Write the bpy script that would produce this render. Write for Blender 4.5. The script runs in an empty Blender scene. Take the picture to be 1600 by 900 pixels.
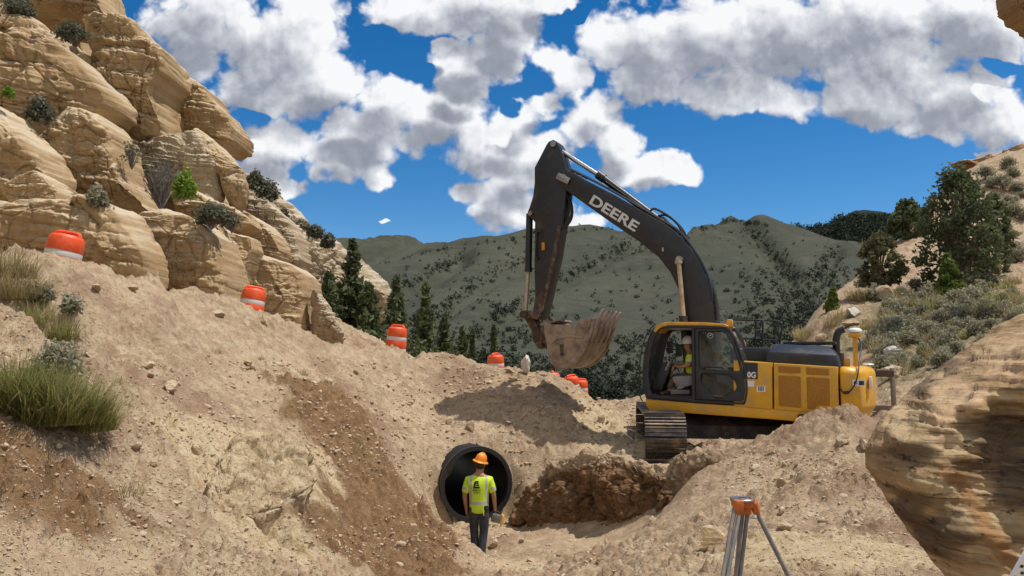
import bpy, bmesh, math, random
import numpy as np
from mathutils import Vector, Matrix
R = math.radians
SC = bpy.context.scene
COL = SC.collection
random.seed(4)
RNG = np.random.RandomState(11)

# ------------------------------------------------------------------ camera, sky, sun, exposure
FPX = 1200.0                      # focal length in pixels of a 1600 wide frame
PITCH = math.atan2(110.0, FPX)
CP, SP = math.cos(PITCH), math.sin(PITCH)
cam = bpy.data.cameras.new("camera"); cam_o = bpy.data.objects.new("camera", cam); COL.objects.link(cam_o)
cam.sensor_width = 36.0; cam.lens = 36.0 * FPX / 1600.0
cam.clip_start = 0.05; cam.clip_end = 12000
cam_o.location = (0, 0, 0); cam_o.rotation_euler = (math.pi / 2 + PITCH, 0, 0)
SC.camera = cam_o
SUN_EL, SUN_AZ = R(67.0), R(94.0)   # azimuth clockwise from +Y
SUN_DIR = Vector((math.sin(SUN_AZ) * math.cos(SUN_EL), math.cos(SUN_AZ) * math.cos(SUN_EL), math.sin(SUN_EL)))
sun = bpy.data.lights.new("sun", 'SUN'); sun.energy = 4.3; sun.angle = R(0.53); sun.color = (1.0, 0.955, 0.88)
sun_o = bpy.data.objects.new("sun", sun); COL.objects.link(sun_o)
sun_o.rotation_euler = SUN_DIR.to_track_quat('Z', 'Y').to_euler()
vs = SC.view_settings
vs.view_transform = 'Standard'; vs.look = 'None'; vs.exposure = 0.0; vs.gamma = 1.0; vs.use_curve_mapping = False
SKY_STRENGTH = 0.15

def ray(u, v):
    a, b = (u - 800.0) / FPX, (450.0 - v) / FPX
    return a, CP - b * SP, SP + b * CP
def P(u, v, Y):
    a, b, c = ray(u, v)
    return Vector((a * Y / b, Y, c * Y / b))

# ------------------------------------------------------------------ node helpers
class NT:
    flat = False
    def __init__(s, tree): s.t = tree; s.n = tree.nodes; s.l = tree.links
    def new(s, typ, **kw):
        n = s.n.new(typ)
        for k, v in kw.items(): setattr(n, k, v)
        return n
    def put(s, sock, v):
        if v is None: return
        if isinstance(v, bpy.types.NodeSocket): s.l.new(v, sock)
        else: sock.default_value = v
    def math(s, op, a, b=None, c=None, clamp=False):
        n = s.new('ShaderNodeMath', operation=op, use_clamp=clamp)
        s.put(n.inputs[0], a); s.put(n.inputs[1], b); s.put(n.inputs[2], c)
        return n.outputs[0]
    def vec(s, op, a, b=None):
        n = s.new('ShaderNodeVectorMath', operation=op)
        s.put(n.inputs[0], a); s.put(n.inputs[1], b)
        return n.outputs['Value'] if op in ('DOT_PRODUCT', 'LENGTH') else n.outputs[0]
    def noise(s, vec, scale, detail=4, rough=.55, dist=0.0, out='Fac'):
        n = s.new('ShaderNodeTexNoise'); n.noise_dimensions = '2D' if s.flat else '3D'; s.put(n.inputs['Vector'], vec)
        n.inputs['Scale'].default_value = scale; n.inputs['Detail'].default_value = detail
        n.inputs['Roughness'].default_value = rough; n.inputs['Distortion'].default_value = dist
        return n.outputs[out]
    def mix(s, fac, a, b, blend='MIX'):
        n = s.new('ShaderNodeMix', data_type='RGBA', blend_type=blend)
        s.put(n.inputs['Factor'], fac); s.put(n.inputs['A'], a); s.put(n.inputs['B'], b)
        return n.outputs['Result']
    def mixf(s, fac, a, b):
        n = s.new('ShaderNodeMix', data_type='FLOAT')
        s.put(n.inputs[0], fac); s.put(n.inputs[2], a); s.put(n.inputs[3], b)
        return n.outputs[0]
    def ramp(s, fac, stops, interp='LINEAR'):
        n = s.new('ShaderNodeValToRGB'); s.put(n.inputs[0], fac)
        cr = n.color_ramp; cr.interpolation = interp
        while len(cr.elements) < len(stops): cr.elements.new(0.5)
        for e, (p, c) in zip(cr.elements, stops):
            e.position = p; e.color = c if len(c) == 4 else (*c, 1)
        return n.outputs[0]
    def step(s, x, a, b, lo=0.0, hi=1.0):
        n = s.new('ShaderNodeMapRange', interpolation_type='SMOOTHSTEP')
        s.put(n.inputs[0], x); n.inputs[1].default_value = a; n.inputs[2].default_value = b
        n.inputs[3].default_value = lo; n.inputs[4].default_value = hi
        return n.outputs[0]
    def sep(s, v):
        n = s.new('ShaderNodeSeparateXYZ'); s.put(n.inputs[0], v); return n.outputs
    def comb(s, x, y, z):
        n = s.new('ShaderNodeCombineXYZ'); s.put(n.inputs[0], x); s.put(n.inputs[1], y); s.put(n.inputs[2], z); return n.outputs[0]
    def mapping(s, v, scale=(1, 1, 1), rot=(0, 0, 0), loc=(0, 0, 0)):
        n = s.new('ShaderNodeMapping'); s.put(n.inputs[0], v)
        n.inputs['Scale'].default_value = scale; n.inputs['Rotation'].default_value = rot; n.inputs['Location'].default_value = loc
        return n.outputs[0]

def rgb(r, g, b):                       # sRGB 0..255 to linear
    f = lambda c: (c / 255 / 12.92) if c <= 10 else ((c / 255 + .055) / 1.055) ** 2.4
    return (f(r), f(g), f(b), 1.0)

# ------------------------------------------------------------------ world: Nishita sky with cumulus laid out by direction
def build_world():
    w = bpy.data.worlds.new("World"); SC.world = w; w.use_nodes = True
    w.node_tree.nodes.clear()
    blobs = [  # centre u, v, radius u, v   (directions on the sky, expressed by the photo's pixel directions)
        (320, 40, 110, 75), (440, 70, 120, 95), (510, 140, 90, 55), (390, 140, 90, 48), (300, 100, 60, 40),
        (610, 165, 75, 48), (690, 185, 75, 48), (745, 230, 75, 45), (800, 215, 50, 35), (850, 235, 45, 40), (660, 215, 70, 38),
        (440, 230, 75, 45), (540, 245, 92, 38), (410, 270, 45, 40), (585, 268, 42, 22), (462, 290, 28, 16), (440, 298, 35, 16),
        (640, 8, 115, 38), (770, 8, 120, 48), (860, 0, 50, 28), (750, 98, 72, 34), (700, 75, 22, 18), (848, 156, 32, 22),
        (855, 85, 42, 35), (890, 120, 45, 38), (935, 170, 42, 38), (955, 225, 50, 45), (1030, 262, 72, 24), (975, 270, 60, 25),
        (1000, 60, 110, 75), (1090, 70, 130, 85), (1220, 70, 150, 100), (1370, 60, 180, 110), (1520, 40, 140, 80), (1500, 150, 100, 60),
        (1565, 190, 80, 40), (1350, 160, 140, 46), (1115, 150, 70, 38), (1230, 160, 90, 30), (1450, 180, 70, 30),
        (735, 300, 42, 26), (785, 315, 60, 45), (845, 335, 75, 42), (905, 345, 60, 22), (815, 270, 45, 40), (1545, 240, 26, 7),
        (720, 140, 40, 26), (800, 60, 60, 50), (820, 180, 45, 30), (905, 200, 40, 40), (1010, 120, 70, 50), (560, 205, 70, 36), (604, 347, 13, 4)]
    gaps = [(1562, 108, 42, 16), (590, 62, 36, 40), (885, 38, 14, 30), (655, 112, 34, 14), (905, 20, 16, 22), (800, 165, 22, 18), (395, 180, 40, 12)]
    g = bpy.data.node_groups.new("cloud_density", 'ShaderNodeTree')
    g.interface.new_socket("Q", in_out='INPUT', socket_type='NodeSocketVector')
    g.interface.new_socket("D", in_out='OUTPUT', socket_type='NodeSocketFloat'); g.interface.new_socket("S", in_out='OUTPUT', socket_type='NodeSocketFloat')
    G = NT(g); G.flat = True; gi = G.new('NodeGroupInput'); go = G.new('NodeGroupOutput')
    q = gi.outputs[0]
    warp = G.noise(q, 9.0, 4, .6, 0, 'Color')
    wv = G.vec('MULTIPLY', G.vec('SUBTRACT', warp, (.5, .5, .5)), (.055, .045, 0))
    qw = G.vec('ADD', q, wv)
    def dq(u, v):
        a, b, c = ray(u, v); return a / b, c / b
    def field(lst, k):
        best = None
        for (u, v, ru, rv) in lst:
            cx, cz = dq(u, v); x1, _ = dq(u + ru, v); _, z1 = dq(u, v - rv)
            d = G.vec('MULTIPLY', G.vec('SUBTRACT', qw, (cx, cz, 0)), (1 / abs(x1 - cx), 1 / abs(z1 - cz), 0))
            e = G.math('MULTIPLY_ADD', G.vec('DOT_PRODUCT', d, d), -1.0, 1.0)
            e = G.math('MAXIMUM', e, -1.2)
            best = e if best is None else G.math('SMOOTH_MAX', best, e, k)
        return best
    f = field(blobs, .45)
    h = field(gaps, .3)
    f = G.math('SUBTRACT', f, G.math('MULTIPLY', G.math('MAXIMUM', h, 0.0), 1.25))
    low = G.noise(q, 6.0, 3, .5)
    sm = G.math('ADD', f, G.math('MULTIPLY', G.math('SUBTRACT', low, .5), .9))
    G.l.new(f, go.inputs[0]); G.l.new(sm, go.inputs[1])
    g2 = bpy.data.node_groups.new("cloud_billows", 'ShaderNodeTree')
    g2.interface.new_socket("Q", in_out='INPUT', socket_type='NodeSocketVector'); g2.interface.new_socket("D", in_out='OUTPUT', socket_type='NodeSocketFloat')
    H = NT(g2); H.flat = True; hi = H.new('NodeGroupInput'); ho = H.new('NodeGroupOutput'); hq = hi.outputs[0]
    hw = H.vec('ADD', hq, H.vec('MULTIPLY', H.vec('SUBTRACT', H.noise(hq, 22.0, 3, .6, 0, 'Color'), (.5, .5, .5)), (.03, .03, 0)))
    n1 = H.noise(hq, 8.0, 10, .62, .3)
    def billow(sc):
        vor = H.new('ShaderNodeTexVoronoi', feature='SMOOTH_F1', voronoi_dimensions='2D'); H.put(vor.inputs['Vector'], hw)
        vor.inputs['Scale'].default_value = sc; vor.inputs['Smoothness'].default_value = .12
        return H.math('SUBTRACT', .40, vor.outputs['Distance'])
    puff = H.math('ADD', H.math('ADD', H.math('MULTIPLY', billow(15.0), .75), H.math('MULTIPLY', billow(36.0), .45)), H.math('MULTIPLY', billow(80.0), .22))
    H.l.new(H.math('ADD', H.math('MULTIPLY', H.math('SUBTRACT', n1, .47), 1.7), puff), ho.inputs[0])
    W = NT(w.node_tree)
    out = W.new('ShaderNodeOutputWorld'); bg = W.new('ShaderNodeBackground'); bg.inputs[1].default_value = SKY_STRENGTH
    sky = W.new('ShaderNodeTexSky', sky_type='NISHITA'); sky.sun_disc = False
    sky.sun_elevation = SUN_EL; sky.sun_rotation = SUN_AZ; sky.altitude = 2000; sky.air_density = 1.0; sky.dust_density = .35; sky.ozone_density = 1.6
    hs = W.new('ShaderNodeHueSaturation'); hs.inputs['Saturation'].default_value = 1.42; hs.inputs['Value'].default_value = .80
    W.l.new(sky.outputs[0], hs.inputs['Color'])
    tc = W.new('ShaderNodeTexCoord'); x, y, z = W.sep(tc.outputs['Generated'])
    ys = W.math('MAXIMUM', y, .08)
    q = W.comb(W.math('DIVIDE', x, ys), W.math('DIVIDE', z, ys), 0.0)
    def dens(off):
        n = W.new('ShaderNodeGroup', node_tree=g)
        W.put(n.inputs[0], W.vec('ADD', q, off) if off else q); return n.outputs
    def fine(off):
        n = W.new('ShaderNodeGroup', node_tree=g2); W.put(n.inputs[0], W.vec('ADD', q, off) if off else q); return n.outputs[0]
    f0, s0 = dens(None); f1, s1 = dens((.016, .036, 0)); e0 = fine(None); e1 = fine((.006, .012, 0)); e2 = fine((.018, .034, 0)); front = W.step(y, .1, .25)
    d0 = W.math('ADD', f0, e0)
    alpha = W.math('MULTIPLY', W.step(d0, -.03, .50), front)
    # thick cloud overhead makes a grey underside, sunward flanks of each billow are white
    thick = W.math('ADD', W.math('MULTIPLY', s1, .85), W.math('MULTIPLY', e2, .12))
    br = W.math('MULTIPLY_ADD', W.step(thick, .06, .92), -.74, 1.02)
    br = W.math('MULTIPLY_ADD', W.math('SUBTRACT', e0, e1), .24, br)
    br = W.math('MULTIPLY_ADD', W.math('SUBTRACT', e0, e2), .16, br)
    br = W.math('MINIMUM', W.math('MAXIMUM', br, .05), 1.0)
    ccol = W.ramp(br, [(.0, (.235, .255, .315)), (.35, (.34, .365, .43)), (.65, (.58, .61, .67)), (1.0, (.94, .95, .97))])
    ccol = W.vec('MULTIPLY', ccol, (1 / SKY_STRENGTH,) * 3)
    # unseen clouds added overhead and behind the camera for brighter, neutral fill
    dirv = tc.outputs['Generated']
    ov = W.math('ADD', W.noise(W.vec('MULTIPLY', dirv, (1, 1, 1.8)), 2.6, 6, .6), 0.0)
    oa = W.math('MULTIPLY', W.step(ov, .40, .50), W.math('MULTIPLY', W.step(z, .02, .12), W.math('SUBTRACT', 1.0, W.step(y, .12, .3))))
    ocol = W.vec('MULTIPLY', W.ramp(ov, [(.42, (.95, .95, .96)), (.6, (.55, .57, .62))]), (1 / SKY_STRENGTH,) * 3)
    skyc = W.mix(oa, hs.outputs[0], ocol)
    W.l.new(W.mix(alpha, skyc, ccol), bg.inputs[0])
    W.l.new(bg.outputs[0], out.inputs[0])
    w.cycles.sampling_method = 'MANUAL'; w.cycles.sample_map_resolution = 512
build_world()

# ------------------------------------------------------------------ noise (numpy)
_perm = np.concatenate([np.random.RandomState(5).permutation(256)] * 3)
_gr = np.random.RandomState(6).normal(size=(256, 3)); _gr /= np.linalg.norm(_gr, axis=1)[:, None]
def pn(x, y, z):
    x, y, z = np.broadcast_arrays(np.asarray(x, float), np.asarray(y, float), np.asarray(z, float))
    xi, yi, zi = np.floor(x).astype(int), np.floor(y).astype(int), np.floor(z).astype(int)
    fx, fy, fz = x - xi, y - yi, z - zi
    xi &= 255; yi &= 255; zi &= 255
    w = lambda t: t * t * t * (t * (t * 6 - 15) + 10)
    ux, uy, uz = w(fx), w(fy), w(fz)
    def g(i, j, k):
        h = _perm[_perm[_perm[xi + i] + yi + j] + zi + k]
        G = _gr[h]
        return G[..., 0] * (fx - i) + G[..., 1] * (fy - j) + G[..., 2] * (fz - k)
    L = lambda a, b, t: a + t * (b - a)
    return 1.6 * L(L(L(g(0,0,0), g(1,0,0), ux), L(g(0,1,0), g(1,1,0), ux), uy),
             L(L(g(0,0,1), g(1,0,1), ux), L(g(0,1,1), g(1,1,1), ux), uy), uz)
def fbm(x, y, z, o=4, g=.5, l=2.03):
    s, a = 0, 1.0
    for i in range(o):
        s = s + a * pn(x, y, z); a *= g; x = x * l + 7.3; y = y * l + 3.1; z = z * l + 1.7
    return s
def hash2(i, j, k=0):
    return _perm[_perm[(i + k * 31) & 255] + (j & 255)]
def cells2(x, y, seed=0):
    """2-D cellular: distance to nearest point and that cell's random number."""
    xi, yi = np.floor(x).astype(int), np.floor(y).astype(int)
    best = np.full(x.shape, 9.0); rid = np.zeros(x.shape); sec = np.full(x.shape, 9.0)
    for i in (-1, 0, 1):
        for j in (-1, 0, 1):
            a = hash2(xi + i, yi + j, seed); b = hash2(xi + i + 57, yi + j + 113, seed)
            d = np.hypot(xi + i + (a + .5) / 256 - x, yi + j + (b + .5) / 256 - y)
            m = d < best
            sec = np.where(m, best, np.minimum(sec, d)); rid = np.where(m, hash2(xi + i + 19, yi + j + 7, seed + 3) / 255.0, rid)
            best = np.where(m, d, best)
    return best, sec, rid
def cells3(x, y, z):
    xi, yi, zi = np.floor(x).astype(int), np.floor(y).astype(int), np.floor(z).astype(int)
    best = np.full(x.shape, 9.0); sec = np.full(x.shape, 9.0); rid = np.zeros(x.shape)
    for i in (-1, 0, 1):
        for j in (-1, 0, 1):
            for k in (-1, 0, 1):
                h = _perm[_perm[_perm[(xi + i) & 255] + ((yi + j) & 255)] + ((zi + k) & 255)]
                a, b, c = _gr[h][..., 0] * .4 + .5, _gr[h][..., 1] * .4 + .5, _gr[h][..., 2] * .4 + .5
                d = np.sqrt((xi + i + a - x) ** 2 + (yi + j + b - y) ** 2 + (zi + k + c - z) ** 2)
                m = d < best
                sec = np.where(m, best, np.minimum(sec, d)); rid = np.where(m, h / 255.0, rid); best = np.where(m, d, best)
    return best, sec, rid
def sstep(x, a, b):
    t = np.clip((x - a) / (b - a), 0, 1); return t * t * (3 - 2 * t)

# ------------------------------------------------------------------ mesh helpers
def to_mesh(name, V, faces, mat=None, smooth=True):
    """V (n,3); faces: (m,4) or (m,3) int array, or list of such arrays, or list of index lists."""
    me = bpy.data.meshes.new(name)
    V = np.asarray(V, np.float32)
    if isinstance(faces, np.ndarray): faces = [faces]
    if len(faces) and isinstance(faces[0], np.ndarray):
        loops = np.concatenate([f.reshape(-1) for f in faces]).astype(np.int32)
        tot = np.concatenate([np.full(len(f), f.shape[1]) for f in faces]).astype(np.int32)
    else:
        loops = np.array([i for f in faces for i in f], np.int32); tot = np.array([len(f) for f in faces], np.int32)
    st = np.concatenate([[0], np.cumsum(tot)[:-1]]).astype(np.int32)
    me.vertices.add(len(V)); me.vertices.foreach_set('co', V.reshape(-1))
    me.loops.add(len(loops)); me.loops.foreach_set('vertex_index', loops)
    me.polygons.add(len(tot)); me.polygons.foreach_set('loop_start', st); me.polygons.foreach_set('loop_total', tot)
    me.polygons.foreach_set('use_smooth', np.full(len(tot), bool(smooth)))
    me.update(calc_edges=True); me.validate()
    if mat: me.materials.append(mat)
    return me
def add_obj(name, me, parent=None, loc=None):
    o = bpy.data.objects.new(name, me); COL.objects.link(o)
    if parent: o.parent = parent
    if loc is not None: o.location = loc
    return o
def tag(o, label=None, cat=None, group=None, kind=None):
    if label: o['label'] = label
    if cat: o['category'] = cat
    if group: o['group'] = group
    if kind: o['kind'] = kind
    return o
def empty(name, loc, label, cat, group=None, rotz=0.0):
    o = bpy.data.objects.new(name, None); COL.objects.link(o); o.location = loc; o.rotation_euler = (0, 0, rotz)
    o.empty_display_size = .1
    return tag(o, label, cat, group)
def grid_faces(nr, nc, wrap=False):
    r = np.arange(nr - 1)[:, None]; c = np.arange(nc if wrap else nc - 1)[None, :]
    a = r * nc + c; b = r * nc + (c + 1) % nc
    return np.stack([a, b, b + nc, a + nc], -1).reshape(-1, 4)
def attr(me, name, arr):
    a = me.attributes.new(name, 'FLOAT_COLOR', 'POINT')
    full = np.ones((len(me.vertices), 4), np.float32); full[:, :arr.shape[1]] = arr
    a.data.foreach_set('color', full.reshape(-1))
def mat_new(name):
    m = bpy.data.materials.new(name); m.use_nodes = True
    n = NT(m.node_tree); b = m.node_tree.nodes['Principled BSDF']
    return m, n, b
def simple(name, col, rough=.6, metal=0.0, var=.12, scale=6.0, bump=0.0, bscale=40.0, dirt=None, dirt_amt=.5, dirt_scale=2.5, spec=.5):
    m, n, b = mat_new(name)
    tc = n.new('ShaderNodeTexCoord'); o = tc.outputs['Object']
    c = tuple(col[:3]) + (1.0,)
    f = n.noise(o, scale, 5, .6)
    dark = tuple(x * (1 - var) for x in c[:3]) + (1,); light = tuple(min(1, x * (1 + var)) for x in c[:3]) + (1,)
    cc = n.mix(n.step(f, .3, .7), dark, light)
    if dirt:
        d = n.step(n.noise(o, dirt_scale, 8, .65), .62 - .3 * dirt_amt, .80 - .22 * dirt_amt)
        cc = n.mix(n.math('MULTIPLY', d, min(1.0, dirt_amt + .2)), cc, tuple(dirt[:3]) + (1,))
    n.put(b.inputs['Base Color'], cc)
    n.put(b.inputs['Roughness'], n.math('MULTIPLY_ADD', n.noise(o, scale * 3, 3), .25, rough - .12))
    b.inputs['Metallic'].default_value = metal
    b.inputs['Specular IOR Level'].default_value = spec
    if bump:
        bn = n.new('ShaderNodeBump'); bn.inputs['Strength'].default_value = bump; bn.inputs['Distance'].default_value = .01
        n.put(bn.inputs['Height'], n.noise(o, bscale, 5)); n.l.new(bn.outputs[0], b.inputs['Normal'])
    return m

class RBF:
    def __init__(s, pts, vals, c=.06, lin=True, smooth=2e-3):
        s.p = np.asarray(pts, float); n = len(s.p); s.c = c
        A = np.zeros((n + 3, n + 3)); d = np.linalg.norm(s.p[:, None] - s.p[None], axis=2)
        A[:n, :n] = -np.sqrt(d * d + c * c) + np.eye(n) * smooth
        A[:n, n] = 1; A[:n, n + 1:] = s.p; A[n:, :n] = A[:n, n:].T
        s.w = np.linalg.solve(A, np.concatenate([np.asarray(vals, float), [0, 0, 0]]))
    def __call__(s, x, y):
        sh = np.shape(x); x = np.ravel(x); y = np.ravel(y); out = np.empty(len(x)); n = len(s.p)
        for i in range(0, len(x), 60000):
            X, Y = x[i:i + 60000], y[i:i + 60000]
            d2 = (X[:, None] - s.p[None, :, 0]) ** 2 + (Y[:, None] - s.p[None, :, 1]) ** 2
            out[i:i + 60000] = -np.sqrt(d2 + s.c ** 2) @ s.w[:n] + s.w[n] + s.w[n + 1] * X + s.w[n + 2] * Y
        return out.reshape(sh)

cy = SC.cycles
cy.max_bounces = 5; cy.diffuse_bounces = 3; cy.glossy_bounces = 2; cy.transmission_bounces = 4; cy.transparent_max_bounces = 10
cy.use_adaptive_sampling = True; cy.adaptive_threshold = .025; cy.caustics_reflective = False; cy.caustics_refractive = False
# ------------------------------------------------------------------ near ground: one height field
# (u, v, depth): points of the visible ground read off the photo
GC = [
 # left bank, crest with the drums
 (-60,395,10.5),(0,402,11),(60,398,11.6),(110,402,12.2),(160,410,13),(240,438,14.5),(300,455,16),(360,470,17),(410,488,18),(450,506,18.6),(490,530,19),(540,541,19.5),
 (580,545,20),(620,546,20.5),(680,553,22),(720,561,21.6),(780,574,20.9),(830,584,20.4),(870,591,20.2),(905,612,20.2),(930,632,20.1),
 # left bank face
 (-60,520,8.4),(0,480,9.4),(60,520,9.2),(110,480,10.4),(100,560,8.8),(0,600,7.4),(60,650,7.5),(150,650,8.3),(150,580,9.6),(0,700,6.3),(0,800,5.4),(0,900,4.75),(100,720,7.0),(100,800,6.0),(100,900,5.0),
 (200,500,12.4),(300,520,14.2),(400,550,15.6),(200,600,10.3),(300,600,12.1),(400,620,13.4),(500,590,16.8),(560,600,17.6),(450,560,16.3),
 (200,700,8.3),(200,800,6.8),(200,900,5.5),(300,700,9.5),(300,780,8.2),(300,850,6.9),(300,900,6.0),(400,700,10.8),(400,660,12.2),(450,680,12.4),
 # clay block with its ledge, gully
 (330,760,8.9),(380,745,9.6),(440,740,10.3),(480,715,11.0),(350,825,7.9),(410,838,8.2),(460,820,8.9),(400,880,7.0),(400,900,6.6),
 (480,640,13.2),(520,650,13.6),(540,700,13.4),(500,760,11.2),(520,830,9.6),(500,890,7.9),(560,640,15.2),(590,720,14.2),(600,800,12.4),(600,860,10.6),(600,900,9.2),(640,768,15.1),(648,704,16.6),
 (670,802,15.0),(688,860,12.7),(650,880,10.8),(700,895,11.0),(730,850,13.4),
 # trench floor
 (760,872,14.0),(712,838,15.2),(745,822,16.3),(790,812,17.0),(800,880,13.2),(840,892,12.2),(790,835,15.4),(705,818,16.5),
 # slope above the pipe
 (620,600,19.2),(620,660,17.4),(690,600,21),(690,660,18.6),(700,698,17.4),(745,697,17.7),(800,698,17.9),(760,610,19.7),(760,650,18.8),(850,607,19.6),(850,640,18.9),(850,690,18.0),(900,645,19),(930,670,18.4),(925,640,19.8),
 (820,745,17.5),(850,735,17.6),
 # right bank lip and face
 (880,716,17.4),(920,708,17.2),(960,704,16.9),(1000,712,16.2),(1040,722,15.4),(1090,714,14.8),(1130,706,14.3),(1180,700,13.8),
 (820,812,16.2),(860,828,15.5),(910,832,15.0),(960,832,14.4),(1000,815,14.0),(1040,795,13.7),(950,765,15.9),(1040,760,14.6),(860,852,14.2),(910,856,13.5),(960,850,13.0),(1000,834,12.6),
 (1085,740,12.9),(1130,742,12.4),(1085,800,11.6),(1130,795,11.0),(1040,840,11.0),(960,880,10.6),(880,890,11.6),(900,860,12.8),(1020,890,8.4),(1100,890,7.2),(1100,850,8.6),
 # pile
 (1200,690,13.4),(1235,668,13.2),(1270,648,13.0),(1310,639,12.8),(1345,648,12.4),(1370,668,12.0),(1250,700,12.0),(1310,690,11.6),(1370,720,10.8),(1200,740,11.6),(1300,750,10.2),(1390,770,9.4),(1200,790,9.8),(1300,800,8.9),(1400,820,8.2),
 (1160,840,8.3),(1250,845,7.9),(1350,845,7.6),(1420,860,7.3),(1160,895,6.5),(1250,890,6.6),(1350,890,6.6),(1450,895,6.4),(1500,890,6.6),(1550,890,6.6),
 # mound and rim left of the machine
 (950,640,24),(980,625,23),(1000,615,23),(960,668,19),(990,690,18.2),
 # hillside right
 (1245,528,34),(1262,520,33),(1290,470,38),(1330,440,41),(1345,430,43),(1390,385,47),(1420,365,50),(1480,290,56),(1520,268,60),(1600,238,62),(1660,215,62),
 (1300,540,28),(1350,500,31),(1400,450,37),(1450,420,40),(1500,400,42),(1560,380,44),(1600,360,46),(1660,340,46),
 (1380,560,24),(1450,500,29),(1520,470,31),(1600,450,33),(1660,440,33),(1420,600,20),(1480,580,20.5),(1540,540,22),(1600,500,24),(1660,480,24),(1340,580,24),(1390,620,19.5),
]
# further points in world space (hidden benches, ground under the machine, outside the frame)
GW = [(0,2.5,-1.68),(-2.4,2.5,-1.5),(2.4,2.5,-1.7),(-5,3.2,-.6),(5,3.2,-1.7),(-9,8,1.6),(-12,12,2.6),(-14,16,3.0),(6,6,-1.75),(8,8,-1.7),(9.5,11,-1.6),(11,14,-1.6),
 (3.1,15.2,-2.0),(4.8,17.3,-2.0),(6,14.6,-2.0),(7,17,-2.0),(4,20,-2.05),(6,21,-2.1),(8,20,-1.9),(9,24,-1.6),(7,26,-3.2),(3.4,25,-3.2),(1.5,26,-2.2),(4.4,30,-6.5),(7,34,-9),
 (-10,18,2.2),(-8,21,1.9),(-6,24,1.3),(-4,27,.3),(-2,31,-1.6),(0,34,-3.0),(2,35,-3.6),(-8,34,1.2),(-5,40,-2.2),(-2,44,-6),(2,46,-10),(-8,52,-4),(-16,30,4.5),(-22,40,9),(-14,50,3.5),
 (10,44,-9),(14,56,-6),(0,60,-17),(-8,70,-15),(10,70,-17),(-20,72,0),(-34,60,18),(-44,75,28),(24,70,-7),(30,78,-4),(20,62,-9),(44,76,9),(56,72,20),(-20,22,5),(-28,30,12)]
def gmap(x, y):
    y = np.maximum(y, 1.5); return x / y * 1.1, np.log(y)
_gp, _gv = [], []
for (u, v, Y) in GC:
    p = P(u, v, Y); a, b = gmap(p.x, p.y); _gp.append((a, b)); _gv.append(p.z)
for (u, v, Y) in GC[:26]:                       # the road bench drops a little behind its crest
    p = P(u, v, Y); q = p * 1.10; a, b = gmap(q.x, q.y); _gp.append((float(a), float(b))); _gv.append(p.z - .28 if u < 540 else p.z - .5)
for (x, y, z) in GW:
    a, b = gmap(x, y); _gp.append((float(a), float(b))); _gv.append(z)
G_RBF = RBF(_gp, _gv, c=.03)
def uvY(x, y, z):                     # world -> photo pixel
    b = y * CP + z * SP; c = -y * SP + z * CP
    return 800 + FPX * x / b, 450 - FPX * c / b
def zone(x, y, lst):
    """soft union of ellipses given as (u, v, depth, radius x in m, radius along depth in m)"""
    f = np.zeros(np.shape(x))
    for (u, v, Y, rx, ry) in lst:
        p = P(u, v, Y)
        f = np.maximum(f, 1.35 - np.sqrt(((x - p.x) / rx) ** 2 + ((y - p.y) / ry) ** 2))
    return np.clip(f / .7, 0, 1)
Z_CUT = [(900,790,15.0,1.5,1.4),(980,790,13.8,1.5,1.2),(840,800,16.2,1.0,1.2),(960,740,15.0,1.4,1.0),(1050,760,13.4,1.0,.9),(1100,770,12.0,.8,.9)]
Z_BROWN = [(520,660,13.9,.9,1.5),(560,720,13.6,.9,2.0),(600,800,12.0,.9,2.0),(620,860,10.6,.9,1.6),(560,860,9.6,.7,1.0),(660,800,13.6,.8,1.8),
           (540,620,15.2,.8,1.2),(60,760,6.2,.8,.9),(440,600,14.2,.4,.5)]
Z_PALE = [(400,720,10.4,.9,1.2),(460,690,11.8,.6,.9),(420,820,8.2,.6,.5),(1260,860,7.3,1.1,.7),(800,885,12.8,.5,1.0),(960,680,18,1.0,2.4),(350,700,9.8,.9,1.0)]
Z_FLAT = [(1265,865,7.3,1.0,.55),(800,885,13,.45,1.0)]
Z_GREEN = [(1450,520,27,3.5,4.5),(1500,560,22,3,3),(1560,520,24,3,3),(1500,470,30,4,4)]
def ground_base(x, y):
    a, b = gmap(x, y)
    z = G_RBF(a, b)
    return z
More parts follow.
